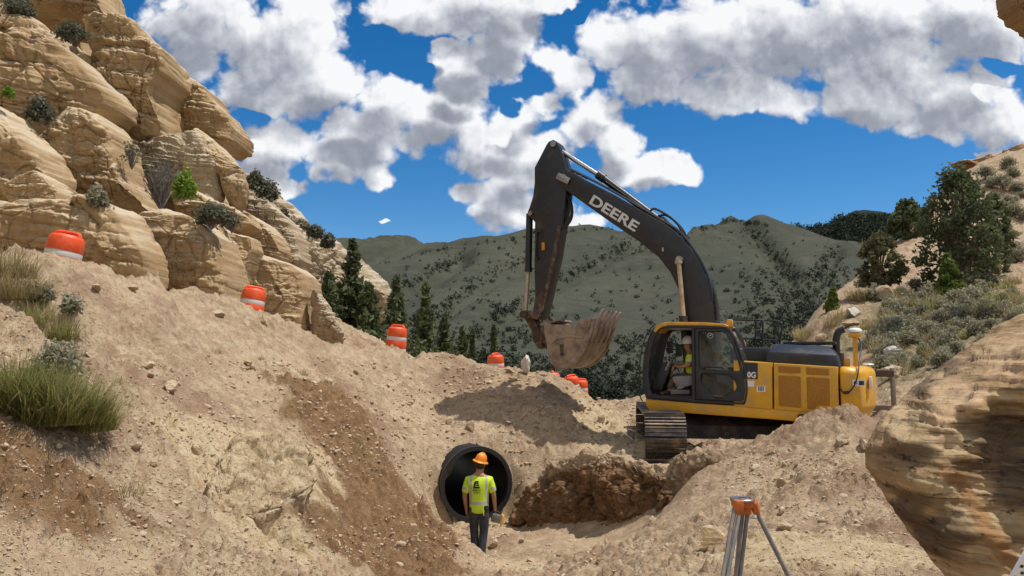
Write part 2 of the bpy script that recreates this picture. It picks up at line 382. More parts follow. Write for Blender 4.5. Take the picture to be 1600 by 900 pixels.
def ground_h(x, y, detail=True):
    x = np.asarray(x, float); y = np.asarray(y, float)
    z = ground_base(x, y)
    r = np.hypot(x, y)
    cut = zone(x, y, Z_CUT); br = zone(x, y, Z_BROWN) * (1 - .85 * cut); fl = zone(x, y, Z_FLAT)
    k = (1 - .85 * fl) * (1 - .75 * cut)
    # broad unevenness
    z = z + .085 * fbm(x * .9, y * .9, 3.3, 3) * np.clip(r / 12, .3, 1.2) * k
    # machine-cut slumps in the fresh soil
    z = z + br * .09 * (np.abs(pn(x * 1.5 + 4, y * 1.5, 1.1)) * 2 - .6) + cut * .05 * fbm(x * 1.3, y * .5, 4.2, 3)
    # ledge under the clay block
    q = P(405, 800, 8.6)
    u = (x - q.x) * .93 - (y - q.y) * .36; w = (x - q.x) * .36 + (y - q.y) * .93
    led = np.exp(-((u / .62) ** 4)) 
    wob = .06 * pn(x * 3, y * 3, 5)
    z = z - led * .34 * np.exp(-(((w + wob + .10) / .24) ** 2)) + led * .16 * np.exp(-(((w + wob - .36) / .26) ** 2))
    # pit dug free in front of the culvert's mouth
    pm = P(745, 757, 17.0); tx, ty = -.345, .939
    tt = (x - pm.x) * tx + (y - pm.y) * ty; ll = np.abs((x - pm.x) * ty - (y - pm.y) * tx)
    wp = sstep(tt, -2.0, -1.1) * sstep(tt, .25, .05) * sstep(ll, 1.15, .70)
    z = z * (1 - wp) + np.minimum(z, pm.z - .84) * wp
    if detail:
        wx = x + .10 * pn(x * 3, y * 3, .5); wy = y + .10 * pn(x * 3, y * 3, 9.5)
        patch = np.clip(.65 + 1.0 * fbm(x * .55, y * .55, 6.6, 3), .25, 1.4)      # some places are strewn, others swept
        for (sc, amp, lo, sd) in ((1.6, .26, .72, 8), (3.1, .42, .5, 1), (6.1, .66, .35, 2), (11.5, .78, .2, 5), (21.0, .7, .1, 6)):
            d, s2, rid = cells2(wx * sc + sd, wy * sc, sd)
            rr_ = (.12 + .42 * rid * rid)
            lump = np.maximum(0, 1 - (d / rr_) ** 2) ** .8 * rr_ / sc
            lump = lump * (1 + .5 * pn(x * sc * 3, y * sc * 3, 2.5))
            z = z + k * amp * lump * (rid > lo) * (.5 + .4 * br + .75 * patch)
        z = z + k * .030 * fbm(x * 4.1, y * 4.1, 8.1, 4, .62)
        # rills and small scarps running down the slopes
        z = z + k * (.016 + .020 * br) * np.tanh(4 * pn(x * 2.2 + .6 * y, y * 1.3, 3.7)) * patch
        # tooth marks of the bucket in the fresh cut
        sx = x * .8 + y * .35
        z = z + br * .035 * np.sin(sx * 2 * math.pi / .19 + 1.2 * pn(x, y, 7.7)) * np.clip(pn(x * .9 + 3, y * .9, 4.9) * 3, 0, 1)
        # track marks in the flat place before the tripod
        t = P(1225, 870, 7.1)
        mk = np.exp(-(((x - t.x) / .33) ** 4)) * np.exp(-(((y - t.y) / .75) ** 4))
        z = z + mk * .018 * np.sign(np.sin((y + .05 * x) * 2 * math.pi / .13)) 
        t = P(1350, 860, 7.3)
        mk = np.exp(-(((x - t.x) / .3) ** 4)) * np.exp(-(((y - t.y) / .5) ** 4))
        z = z + mk * .012 * np.sign(np.sin((y * .9 + .3 * x) * 2 * math.pi / .13))
    return z
def gz(x, y): return float(ground_h(np.array([x]), np.array([y]))[0])
def ghit(u, v, y0=4.0, y1=70.0):
    """first place where the ray of a pixel direction meets the ground"""
    a, b, c = ray(u, v); Y = np.exp(np.linspace(math.log(y0), math.log(y1), 700))
    z = ground_h(a / b * Y, Y, False); s = c / b * Y - z
    i = np.where(s < 0)[0]
    k = i[0] if len(i) else len(Y) - 1
    return float(Y[k])
def gpoint(u, v, y0=4.0, y1=70.0):
    Y = ghit(u, v, y0, y1); p = P(u, v, Y); p.z = gz(p.x, p.y); return p

def soil_material():
    m, n, b = mat_new("soil")
    g = n.new('ShaderNodeNewGeometry'); pos = g.outputs['Position']
    at = n.new('ShaderNodeAttribute', attribute_name='soil'); br, pl, gr = n.sep(at.outputs['Vector'])
    big = n.noise(pos, .8, 4, .6); mid = n.noise(pos, 5.0, 6, .65); fine = n.noise(pos, 38.0, 5, .7)
    base = n.mix(n.step(big, .35, .65), (.340, .236, .149, 1), (.438, .315, .202, 1))
    base = n.mix(n.step(mid, .40, .68), base, (.50, .395, .26, 1))
    tone = n.noise(pos, .33, 6, .65)                      # damp, pinkish and dusty patches of the tipped soil
    base = n.mix(n.step(tone, .50, .62), base, n.mix(n.step(mid, .3, .7), (.265, .172, .108, 1), (.355, .243, .160, 1)))
    base = n.mix(n.math('MULTIPLY', n.step(n.noise(pos, 2.4, 6, .7), .55, .68), .55), base, (.225, .148, .092, 1))
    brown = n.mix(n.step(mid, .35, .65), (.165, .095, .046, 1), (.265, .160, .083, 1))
    pale = n.mix(n.step(mid, .3, .7), (.44, .325, .185, 1), (.57, .455, .30, 1))
    green = n.mix(n.step(mid, .35, .6), (.36, .26, .165, 1), (.20, .18, .095, 1))
    jig = n.math('MULTIPLY', n.math('SUBTRACT', mid, .5), .9)
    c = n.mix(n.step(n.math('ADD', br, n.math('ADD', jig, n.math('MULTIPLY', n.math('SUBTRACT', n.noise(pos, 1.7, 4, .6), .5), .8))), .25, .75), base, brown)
    c = n.mix(n.step(n.math('ADD', pl, jig), .25, .75), c, pale)
    c = n.mix(n.step(n.math('ADD', gr, jig), .3, .8), c, green)
    # stones of other colour, speckle
    s1 = n.noise(pos, 21.0, 3, .5, .6); s2 = n.noise(pos, 60.0, 3, .6)
    c = n.mix(n.math('MULTIPLY', n.step(s1, .62, .68), .45), c, (.54, .43, .31, 1))
    c = n.mix(n.math('MULTIPLY', n.step(s1, .36, .30), .35), c, (.22, .14, .085, 1))
    c = n.mix(n.math('MULTIPLY', n.step(s2, .62, .70), .35), c, (.56, .46, .35, 1))
    c = n.mix(.4, c, n.mix(fine, (.72, .69, .66, 1), (1.18, 1.18, 1.18, 1)), 'MULTIPLY')
    n.put(b.inputs['Base Color'], c); b.inputs['Roughness'].default_value = .95; b.inputs['Specular IOR Level'].default_value = .12
    bp = n.new('ShaderNodeBump'); bp.inputs['Strength'].default_value = .9; bp.inputs['Distance'].default_value = .05
    hgt = n.math('ADD', n.math('MULTIPLY', fine, .35), n.math('MULTIPLY', n.noise(pos, 14.0, 6, .7), .8))
    hgt = n.math('ADD', hgt, n.math('MULTIPLY', n.step(s1, .58, .70), .5))
    n.put(bp.inputs['Height'], hgt); n.l.new(bp.outputs[0], b.inputs['Normal'])
    return m
M_SOIL = soil_material()

def build_ground():
    nr, nc = GRID
    n1 = int(nr * .86); yy = np.concatenate([2.6 * (30 / 2.6) ** np.linspace(0, 1, n1), 30 * (80 / 30) ** np.linspace(0, 1, nr - n1 + 1)[1:]])
    az = np.concatenate([-.75 - 1.6 * np.linspace(1, 0, 61)[:-1] ** 1.5, np.linspace(-.75, .75, nc - 120), .75 + 1.6 * np.linspace(0, 1, 61)[1:] ** 1.5])            # x / y
    Y, A = np.meshgrid(yy, az, indexing='ij'); X = A * Y
    Z = ground_h(X, Y)
    # sink the far rim under the hills sheet
    V = np.stack([X, Y, Z], -1).reshape(-1, 3)
    F = grid_faces(nr, nc)[:, ::-1]
    # open the soil where the culvert's bore runs through it
    pc, pa = P(745, 757, 17.0), Vector((-.34, .925, .0)).normalized()
    d = V - np.array(pc); t = d @ np.array(pa); rad = np.linalg.norm(d - t[:, None] * np.array(pa)[None], axis=1)
    inside = (t > -.02) & (t < 4.2) & (rad < .76)
    F = F[~inside[F].any(1)]
    me = to_mesh("ground", V, F, M_SOIL, True)
    x, y = V[:, 0], V[:, 1]
    wob = .35 * fbm(x * .9, y * .9, 4.4, 3)
    grn = zone(x + wob, y + wob, Z_GREEN)
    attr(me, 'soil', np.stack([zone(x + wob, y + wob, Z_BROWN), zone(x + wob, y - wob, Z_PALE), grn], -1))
    o = add_obj("ground", me); tag(o, kind='structure')
    # the ground the photographer stands on, behind and beside the height field
    xs = np.linspace(-60, 60, 61); ys = np.linspace(-60, 2.62, 40)
    X, Y = np.meshgrid(xs, ys); Z = -1.66 + .12 * fbm(X * .2, Y * .2, 2, 3) + .06 * np.maximum(np.abs(X) - 4, 0)
    near = sstep(Y, 0, 2.6)
    Zg = ground_h(X, np.maximum(Y, 2.6), False)
    Z = Z * (1 - near) + near * (Zg - .02)
    me = to_mesh("bench_ground", np.stack([X, Y, Z], -1).reshape(-1, 3), grid_faces(40, 61), M_SOIL)
    attr(me, 'soil', np.zeros((61 * 40, 3)))
    tag(add_obj("bench_ground", me), kind='structure')
GRID = (1250, 950)
build_ground()

# ------------------------------------------------------------------ valley and hills
HC = [ # skyline of the main hill, then its face
 (480,430,560),(560,416,580),(600,409,590),(640,399,600),(700,386,610),(760,376,620),(820,369,620),(900,358,630),(1000,351,640),(1080,346,650),(1140,342,650),(1180,347,650),(1210,354,640),(1240,364,620),(1300,380,600),(1360,405,560),(1420,430,540),
 (600,470,400),(600,520,300),(700,440,430),(700,500,330),(700,560,250),(800,430,460),(800,500,340),(800,560,260),(800,620,205),(900,430,470),(900,500,350),(900,560,270),(900,620,212),(1000,430,480),(1000,500,360),(1000,560,280),(1000,620,215),
 (1100,400,530),(1100,450,430),(1100,520,320),(1180,400,540),(1180,460,400),(1200,520,300),(1250,420,470),(1260,480,360),(1260,540,270),(1320,440,440),(1340,500,330),(1400,470,380)]
HW = [(-300,1000,40),(0,1000,30),(200,1000,40),(400,950,50),(0,150,-45),(-60,140,-30),(60,150,-45),(0,90,-26),(-40,90,-16),(40,100,-16),(110,160,10),(80,90,30),(160,240,60),(-110,150,40),(-200,240,70),(-120,90,40),(260,420,60),(420,600,70)]
FAR1 = [(470,388,1700),(540,381,1700),(580,377,1700),(620,375,1700),(660,378,1700),(690,384,1700),(740,400,1700),(380,400,1700),(200,380,1700)]
FAR2 = [(1200,366,1150),(1230,360,1150),(1270,352,1150),(1310,345,1150),(1350,340,1150),(1400,338,1150),(1460,330,1150),(1540,320,1150),(1640,310,1150),(1120,385,1150)]
FARW = [(-2500,1500,200),(-1200,1350,60),(-400,1350,60),(0,1400,40),(500,1400,100),(900,1300,120),(2200,1500,200),(-1500,3500,60),(0,3500,40),(1500,3500,60),(300,2300,60),(-400,2600,60),(-1000,900,150),(900,700,130),(1200,1000,200),(-700,600,130),(0,1700,20),(200,1900,20)]
_hp, _hv = [], []
for (u, v, Y) in HC + FAR1 + FAR2:
    p = P(u, v, Y); _hp.append((p.x / p.y * 1.1, math.log(p.y))); _hv.append(p.z / p.y)
for (x, y, z) in HW + FARW:
    _hp.append((x / y * 1.1, math.log(y))); _hv.append(z / y)
H_RBF = RBF(_hp, _hv, c=.03)
GUL = [[(1120,352),(1040,372),(960,398),(890,432),(830,462),(770,500),(700,556)], [(850,398),(790,420),(740,446),(690,486),(640,540)], [(720,402),(680,425),(640,445),(600,470)],
       [(1160,350),(1200,385),(1230,420),(1240,460)], [(1300,395),(1270,440),(1230,500),(1160,560)], [(1060,350),(1010,365),(960,385)]]
def hill_h(x, y):
    z = H_RBF(x / y * 1.1, np.log(y)) * y
    u, v = uvY(x, y, z); cut = np.zeros(np.shape(z))
    for gl in GUL:                                  # ravines running down the slope
        for (a, b) in zip(gl[:-1], gl[1:]):
            L2 = (b[0] - a[0]) ** 2 + (b[1] - a[1]) ** 2; t = np.clip(((u - a[0]) * (b[0] - a[0]) + (v - a[1]) * (b[1] - a[1])) / L2, 0, 1)
            cut = np.maximum(cut, np.exp(-(np.hypot(u - a[0] - t * (b[0] - a[0]), (v - a[1] - t * (b[1] - a[1])) * 1.6) / 17) ** 2))
    z = z - cut * np.where((y > 150) & (y < 900), 9.0 * np.clip(y / 450, .4, 1.4), 0)
    r = np.hypot(x, y)
    k = sstep(r, 120, 260)
    s = x * .8 - y * .6                       # spurs run down to the left
    z = z + k * (10.5 * fbm(s * .013, (x * .6 + y * .8) * .003, 1.3, 3) + 1.6 * fbm(x * .03, y * .03, 2.2, 4)) * np.clip(r / 600, .3, 2.0)
    return z
def hhit(us, vs, y0=110, y1=900):
    us = np.asarray(us, float); vs = np.asarray(vs, float)
    a = (us - 800) / FPX; b = (450 - vs) / FPX; yb = CP - b * SP; zb = SP + b * CP
    Y = np.exp(np.linspace(math.log(y0), math.log(y1), 420))
    X = (a / yb)[:, None] * Y[None]; S = (zb / yb)[:, None] * Y[None] - hill_h(X, np.broadcast_to(Y, X.shape))
    neg = S < 0; k = np.where(neg.any(1), neg.argmax(1), -1)
    return np.where(k >= 0, Y[k], -1.0)

def hill_material():
    m, n, b = mat_new("hillside")
    g = n.new('ShaderNodeNewGeometry'); pos = g.outputs['Position']
    at = n.new('ShaderNodeAttribute', attribute_name='cover'); wood, dist, _ = n.sep(at.outputs['Vector'])
    big = n.noise(pos, .012, 5, .6); mid = n.noise(pos, .07, 6, .65); fine = n.noise(pos, .5, 5, .7)
    st = n.noise(n.mapping(pos, (.05, .05, .4), (0, 0, R(-35))), 1.0, 5, .6)
    c = n.mix(n.step(big, .35, .65), (.056, .061, .044, 1), (.082, .084, .061, 1))  # cloud shade on the hill is put into these dark tones
    c = n.mix(n.step(mid, .45, .75), c, (.095, .089, .068, 1))
    c = n.mix(n.math('MULTIPLY', n.step(st, .5, .7), .5), c, (.048, .053, .040, 1))
    w = n.math('ADD', wood, n.math('MULTIPLY', n.math('SUBTRACT', mid, .5), 1.0))
    c = n.mix(n.step(w, .35, .65), c, (.022, .030, .018, 1))
    c = n.mix(.5, c, n.mix(fine, (.55, .55, .55, 1), (1.3, 1.3, 1.3, 1)), 'MULTIPLY')
    n.put(b.inputs['Base Color'], c); b.inputs['Roughness'].default_value = .95; b.inputs['Specular IOR Level'].default_value = .08
    bp = n.new('ShaderNodeBump'); bp.inputs['Strength'].default_value = .8; bp.inputs['Distance'].default_value = 1.2
    n.put(bp.inputs['Height'], n.math('ADD', fine, mid)); n.l.new(bp.outputs[0], b.inputs['Normal'])
    return m
M_HILL = hill_material()
def build_hills():
    nr, nc = 420, 520
    yy = 66 * (4200 / 66) ** np.linspace(0, 1, nr); az = np.linspace(-1.3, 1.3, nc)
    Y, A = np.meshgrid(yy, az, indexing='ij'); X = A * Y
    Z = hill_h(X, Y)
    gb = ground_base(X, np.minimum(Y, 80))
    k = sstep(Y, 66, 82)
    Z = Z * k + (gb - 2.5) * (1 - k)
    V = np.stack([X, Y, Z], -1).reshape(-1, 3)
    me = to_mesh("hills", V, grid_faces(nr, nc)[:, ::-1], M_HILL)
    x, y, z = V.T
    u, v = uvY(x, y, z)
    far2 = sstep(x / y, .30, .36) * sstep(y, 780, 900)
    valley = sstep(y, 330, 230) * .45
    attr(me, 'cover', np.stack([np.clip(far2 + valley, 0, 1), y / 2000, y * 0], -1))
    tag(add_obj("hills", me), kind='structure')
build_hills()
# ------------------------------------------------------------------ sandstone: bodies with a traced face, real depth and bedding
def rock_material(name, tones, varnish=.5, band=1.0, top=(.60, .52, .40), tilt=.12, streak=.4):
    m, n, b = mat_new(name)
    g = n.new('ShaderNodeNewGeometry'); pos = g.outputs['Position']
    big = n.noise(pos, .35, 5, .6); mid = n.noise(pos, 2.2, 7, .65); fine = n.noise(pos, 17.0, 6, .7)
    bed = n.noise(n.mapping(pos, (.25, .25, 5.0 * band), (R(5), R(-7), 0)), 1.0, 6, .65)
    bed2 = n.noise(n.mapping(pos, (.5, .5, 17.0 * band), (R(5), R(-7), 0)), 1.0, 4, .6)
    t = n.math('ADD', n.math('MULTIPLY', big, .55), n.math('MULTIPLY', bed, .45))
    c = n.ramp(t, [(.30, tones[0]), (.45, tones[1]), (.58, tones[2]), (.72, tones[3])])
    c = n.mix(n.math('MULTIPLY', n.step(bed2, .58, .70), .35), c, tones[0] + (1,))
    # dark desert varnish in patches and hanging streaks
    stx = n.noise(n.mapping(pos, (2.2, 2.2, .16)), 1.0, 5, .6)
    vm = n.math('MULTIPLY', n.step(stx, .52, .70), n.step(big, .42, .62))
    c = n.mix(n.math('MULTIPLY', vm, streak), c, (.085, .060, .042, 1))
    c = n.mix(n.math('MULTIPLY', n.step(n.noise(pos, 1.1, 8, .7), .58, .70), varnish), c, (.12, .085, .055, 1))
    # paler tone on upward-facing surfaces
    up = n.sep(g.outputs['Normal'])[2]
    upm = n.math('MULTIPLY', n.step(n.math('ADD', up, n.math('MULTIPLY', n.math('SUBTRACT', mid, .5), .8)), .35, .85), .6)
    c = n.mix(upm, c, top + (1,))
    c = n.mix(.55, c, n.mix(fine, (.62, .60, .58, 1), (1.3, 1.3, 1.28, 1)), 'MULTIPLY')
    n.put(b.inputs['Base Color'], c); b.inputs['Roughness'].default_value = .92; b.inputs['Specular IOR Level'].default_value = .15
    bp = n.new('ShaderNodeBump'); bp.inputs['Strength'].default_value = .75; bp.inputs['Distance'].default_value = .09
    h = n.math('ADD', n.math('MULTIPLY', fine, .22), n.math('ADD', n.math('MULTIPLY', mid, .8), n.math('ADD', n.math('MULTIPLY', bed2, .22), n.math('MULTIPLY', bed, .5))))
    n.put(bp.inputs['Height'], h); n.l.new(bp.outputs[0], b.inputs['Normal'])
    return m
T_TAN = [(.25, .158, .08), (.38, .26, .138), (.475, .345, .198), (.545, .425, .27)]
T_GREY = [(.24, .175, .105), (.36, .275, .175), (.44, .35, .235), (.50, .415, .295)]
T_BROWN = [(.14, .085, .045), (.24, .15, .075), (.33, .215, .11), (.40, .27, .15)]
T_RED = [(.20, .095, .045), (.32, .165, .08), (.42, .24, .125), (.47, .31, .18)]
M_TAN = rock_material("sandstone_tan", T_TAN, .30)
M_GREYR = rock_material("sandstone_bleached", T_GREY, .45, 1.3, (.60, .54, .44))
M_BROWNR = rock_material("sandstone_stained", T_BROWN, .55, 1.2, (.42, .33, .22), streak=.5)
M_REDR = rock_material("sandstone_red", T_RED, .35)

def resample(poly, n):
    P_ = np.array(poly, float); Q = np.roll(P_, -1, 0); L = np.linalg.norm(Q - P_, axis=1); s = np.concatenate([[0], np.cumsum(L)])
    t = np.linspace(0, s[-1], n, endpoint=False); k = np.searchsorted(s, t, 'right') - 1
    f = ((t - s[k]) / np.maximum(L[k], 1e-9))[:, None]
    return P_[k] + (Q[k] - P_[k]) * f
def rock(name, pts, D, T, mat, du=0.0, dv=0.0, k=7.0, centre=None, amp=.16, bed=.10, crack=.10, freq=1.0, na=280, nr=84, back=.8, lean=(0, 0), seed=0.0, jag=.28, bedf=2.2, holes=(), blk=.062, lay=.62, cuts=9):
    """pts: outline of the face (photo directions) at distance D (+du, +dv metres per 100 px); T: how far the face bulges towards us."""
    O = resample(pts, na)
    # slight irregularity of the outline
    cu, cv = centre if centre else O.mean(0)
    W = []
    for (u, v) in O: W.append(P(u, v, D + du * (u - cu) / 100 + dv * (v - cv) / 100))
    W = np.array([tuple(w) for w in W]); C = np.array(tuple(P(cu, cv, D)))
    ax = W - C
    # the plane through the outline
    U, S_, Vt = np.linalg.svd(ax - ax.mean(0)); nrm = Vt[2]
    if np.dot(nrm, -C) < 0: nrm = -nrm
    size = float(np.median(np.linalg.norm(ax, axis=1)))
    rows = []
    e = 2.0 / k
    for q in np.linspace(0, 1, nr):                # front: pole to rim, closer rows at the rounded edge
        rho = 1 - (1 - q) ** 1.5; rows.append((rho, max(0.0, 1 - rho ** k) ** (1 / k), 1))
    nb = max(8, nr // 3)
    for t in np.linspace(math.pi / 2, .05, nb)[1:]:
        rows.append((math.sin(t) ** e, math.cos(t) ** e, -1))
    V = []
    for (rho, hgt, sgn) in rows:
        V.append(C + ax * rho + nrm[None] * (T * hgt if sgn > 0 else -T * back * hgt))
    V = np.array(V); nR = len(V); shp = V.shape[:2]
    # flat breaks: slice the body with tilted planes
    rq = np.random.RandomState(int(seed * 100) + 7); t1 = Vt[0]; t2 = Vt[1]; B0 = V - C; span = float(np.abs(B0 @ t1).max())
    for q in range(cuts):
        a_ = rq.rand() * 6.283; tl_ = rq.uniform(.25, 1.1); nn = nrm + (t1 * math.cos(a_) + t2 * math.sin(a_)) * tl_; nn = nn / np.linalg.norm(nn)
        s_ = B0 @ nn; top_ = s_.max(); dcut = top_ - rq.uniform(.04, .20) * span * min(1, tl_)
        B0 = B0 - np.maximum(0, s_ - dcut)[..., None] * nn * .92
    V = B0 + C
    X, Y, Z = V[..., 0], V[..., 1], V[..., 2]
    def normals(V):
        du_ = np.roll(V, -1, 1) - np.roll(V, 1, 1); dv_ = np.gradient(V, axis=0)
        N = np.cross(du_, dv_); L = np.linalg.norm(N, axis=2, keepdims=True)
        N = N / np.maximum(L, 1e-9)
        out = np.sign(np.sum(N * (V - (C - nrm * T * .2)), axis=2, keepdims=True)); out[out == 0] = 1
        N = N * out
        rr_ = np.array([q[0] for q in rows]); sg = np.array([q[2] for q in rows]); w_ = np.where(sg > 0, sstep(rr_, .45, .15), 0)[:, None, None]
        N = N * (1 - w_) + nrm * w_; N[0] = nrm; N[-1] = -nrm
        return N
    N = normals(V)
    f = freq / size
    x, y, z = X + seed * 3.7, Y + seed * 1.3, Z + seed
    d = .7 * amp * size * fbm(x * f * 1.1, y * f * 1.1, z * f * 1.1, 4, .5)
    # broken faces: every joint block has its own flat, slightly tilted face
    for (sc, am, tl, zs) in ((.85, .13, .42, .8), (2.1, .060, .34, 1.1), (5.0, .022, .22, 1.3)):
        wq = .12 * pn(x * f * 2.2 * sc, y * f * 2.2 * sc, z * f * 2.2 * sc)
        px_, py_, pz_ = x * f * sc + wq, y * f * sc + wq + 5, z * f * sc * zs + wq
        j1, j2, jr = cells3(px_, py_, pz_)
        gi = (jr * 255).astype(int); gd = _gr[gi]
        off = gd[..., 0] * (px_ - np.floor(px_) - .5) + gd[..., 1] * (py_ - np.floor(py_) - .5) + gd[..., 2] * (pz_ - np.floor(pz_) - .5)
        loc_ = gd[..., 2] * pn(pz_ * .9, px_ * .9, py_ * .9)
        d = d + size * (am * (jr - .5) + am * tl * loc_ - am * .30 * np.exp(-((j2 - j1) / .05) ** 2))
    # blocky joints
    c1, c2, rid = cells3(x * f * 1.9 + .3 * pn(x * f * 2, y * f * 2, z * f * 2), y * f * 1.5, z * f * 2.2)
    d = d - crack * size * .6 * np.exp(-((c2 - c1) / .035) ** 2) + crack * size * .35 * (rid - .5)
    # courses of bedding broken by upright joints: ledges, notches and missing blocks
    if blk:
        for (lh, bw, am) in ((lay, 1.5, 1.0), (lay * .36, .7, .38)):
            zq = (z + .13 * x - .06 * y) / lh + .35 * pn(x * .5, y * .5, z * .5) + .10 * pn(x * 2.1, y * 2.1, z * 2.1)
            n_ = np.floor(zq); hz_ = zq - n_; h1 = _perm[(n_.astype(int) + int(seed * 7)) & 255]
            xq = (x + .6 * y) / (lh * bw) + h1 * .37 + .18 * pn(x * 1.1, z * 1.1, 3.3) + .05 * pn(x * 5, z * 5, 1.3); m_ = np.floor(xq); hx_ = xq - m_
            h2 = _perm[(_perm[(m_.astype(int)) & 255] + h1) & 255] / 255.0
            gap = np.exp(-(np.minimum(hz_, 1 - hz_) / .05) ** 2) + .8 * np.exp(-(np.minimum(hx_, 1 - hx_) / .045) ** 2) * (h2 > .35)
            keep_ = np.clip(.75 + 1.2 * pn(x * .45 + 9, y * .45, z * .6), 0, 1)      # massive places stay unbroken
            d = d + am * blk * size * keep_ * (1.5 * (h2 - .5) + .8 * (h1 / 255.0 - .5) - .55 * np.clip(gap, 0, 1) + .25 * (hz_ - .5))
    # bedding ledges
    zz = (z + .12 * x - .07 * y + .25 * size * pn(x * f * .7, y * f * .7, z * f * .7) * .5) * bedf / size
    w1 = pn(zz * 2.1, x * f * .35, y * f * .35); w2 = pn(zz * 6.3 + 4, x * f * .8, y * f * .8); w3 = pn(zz * 15 + 4, x * f * 1.6, y * f * 1.6)
    d = d + bed * size * .55 * (np.tanh(w1 * 6) * .5 + np.tanh(w2 * 5) * .30 * (.4 + np.clip(w1 + .5, 0, 1)) + w3 * .12)
    d = d + amp * size * .10 * fbm(x * f * 6, y * f * 6, z * f * 6, 4, .6)
    tt = np.array([r[0] for r in rows])[:, None]
    d = d - d.mean() - .02 * size
    fade = np.minimum(1, (1 - tt) / .15 + jag)      # keep the traced rim
    d = d * np.clip(fade, 0, 1); d[0] = d[0].mean(); d[-1] = d[-1].mean()
    for (hu, hv, hr) in holes:
        p = np.array(tuple(P(hu, hv, D - T)))
        pu, pv = uvY(X, Y, Z); hd = np.hypot(pu - hu, (pv - hv) * 1.3)
        d = d - (hr * .03) * np.exp(-(hd / hr) ** 4)
    V = V + N * d[..., None]
    faces = grid_faces(nR, na, wrap=True)
    # orient outwards
    v = V.reshape(-1, 3); q = faces[len(faces) // 3]
    fn = np.cross(v[q[1]] - v[q[0]], v[q[2]] - v[q[0]])
    if np.dot(fn, N.reshape(-1, 3)[q[0]]) < 0: faces = faces[:, ::-1]
    me = to_mesh(name, v, faces, mat, True)
    return me
def cliff(name, *a, **k):
    o = add_obj(name, rock(name, *a, **k)); tag(o, kind='structure'); return o

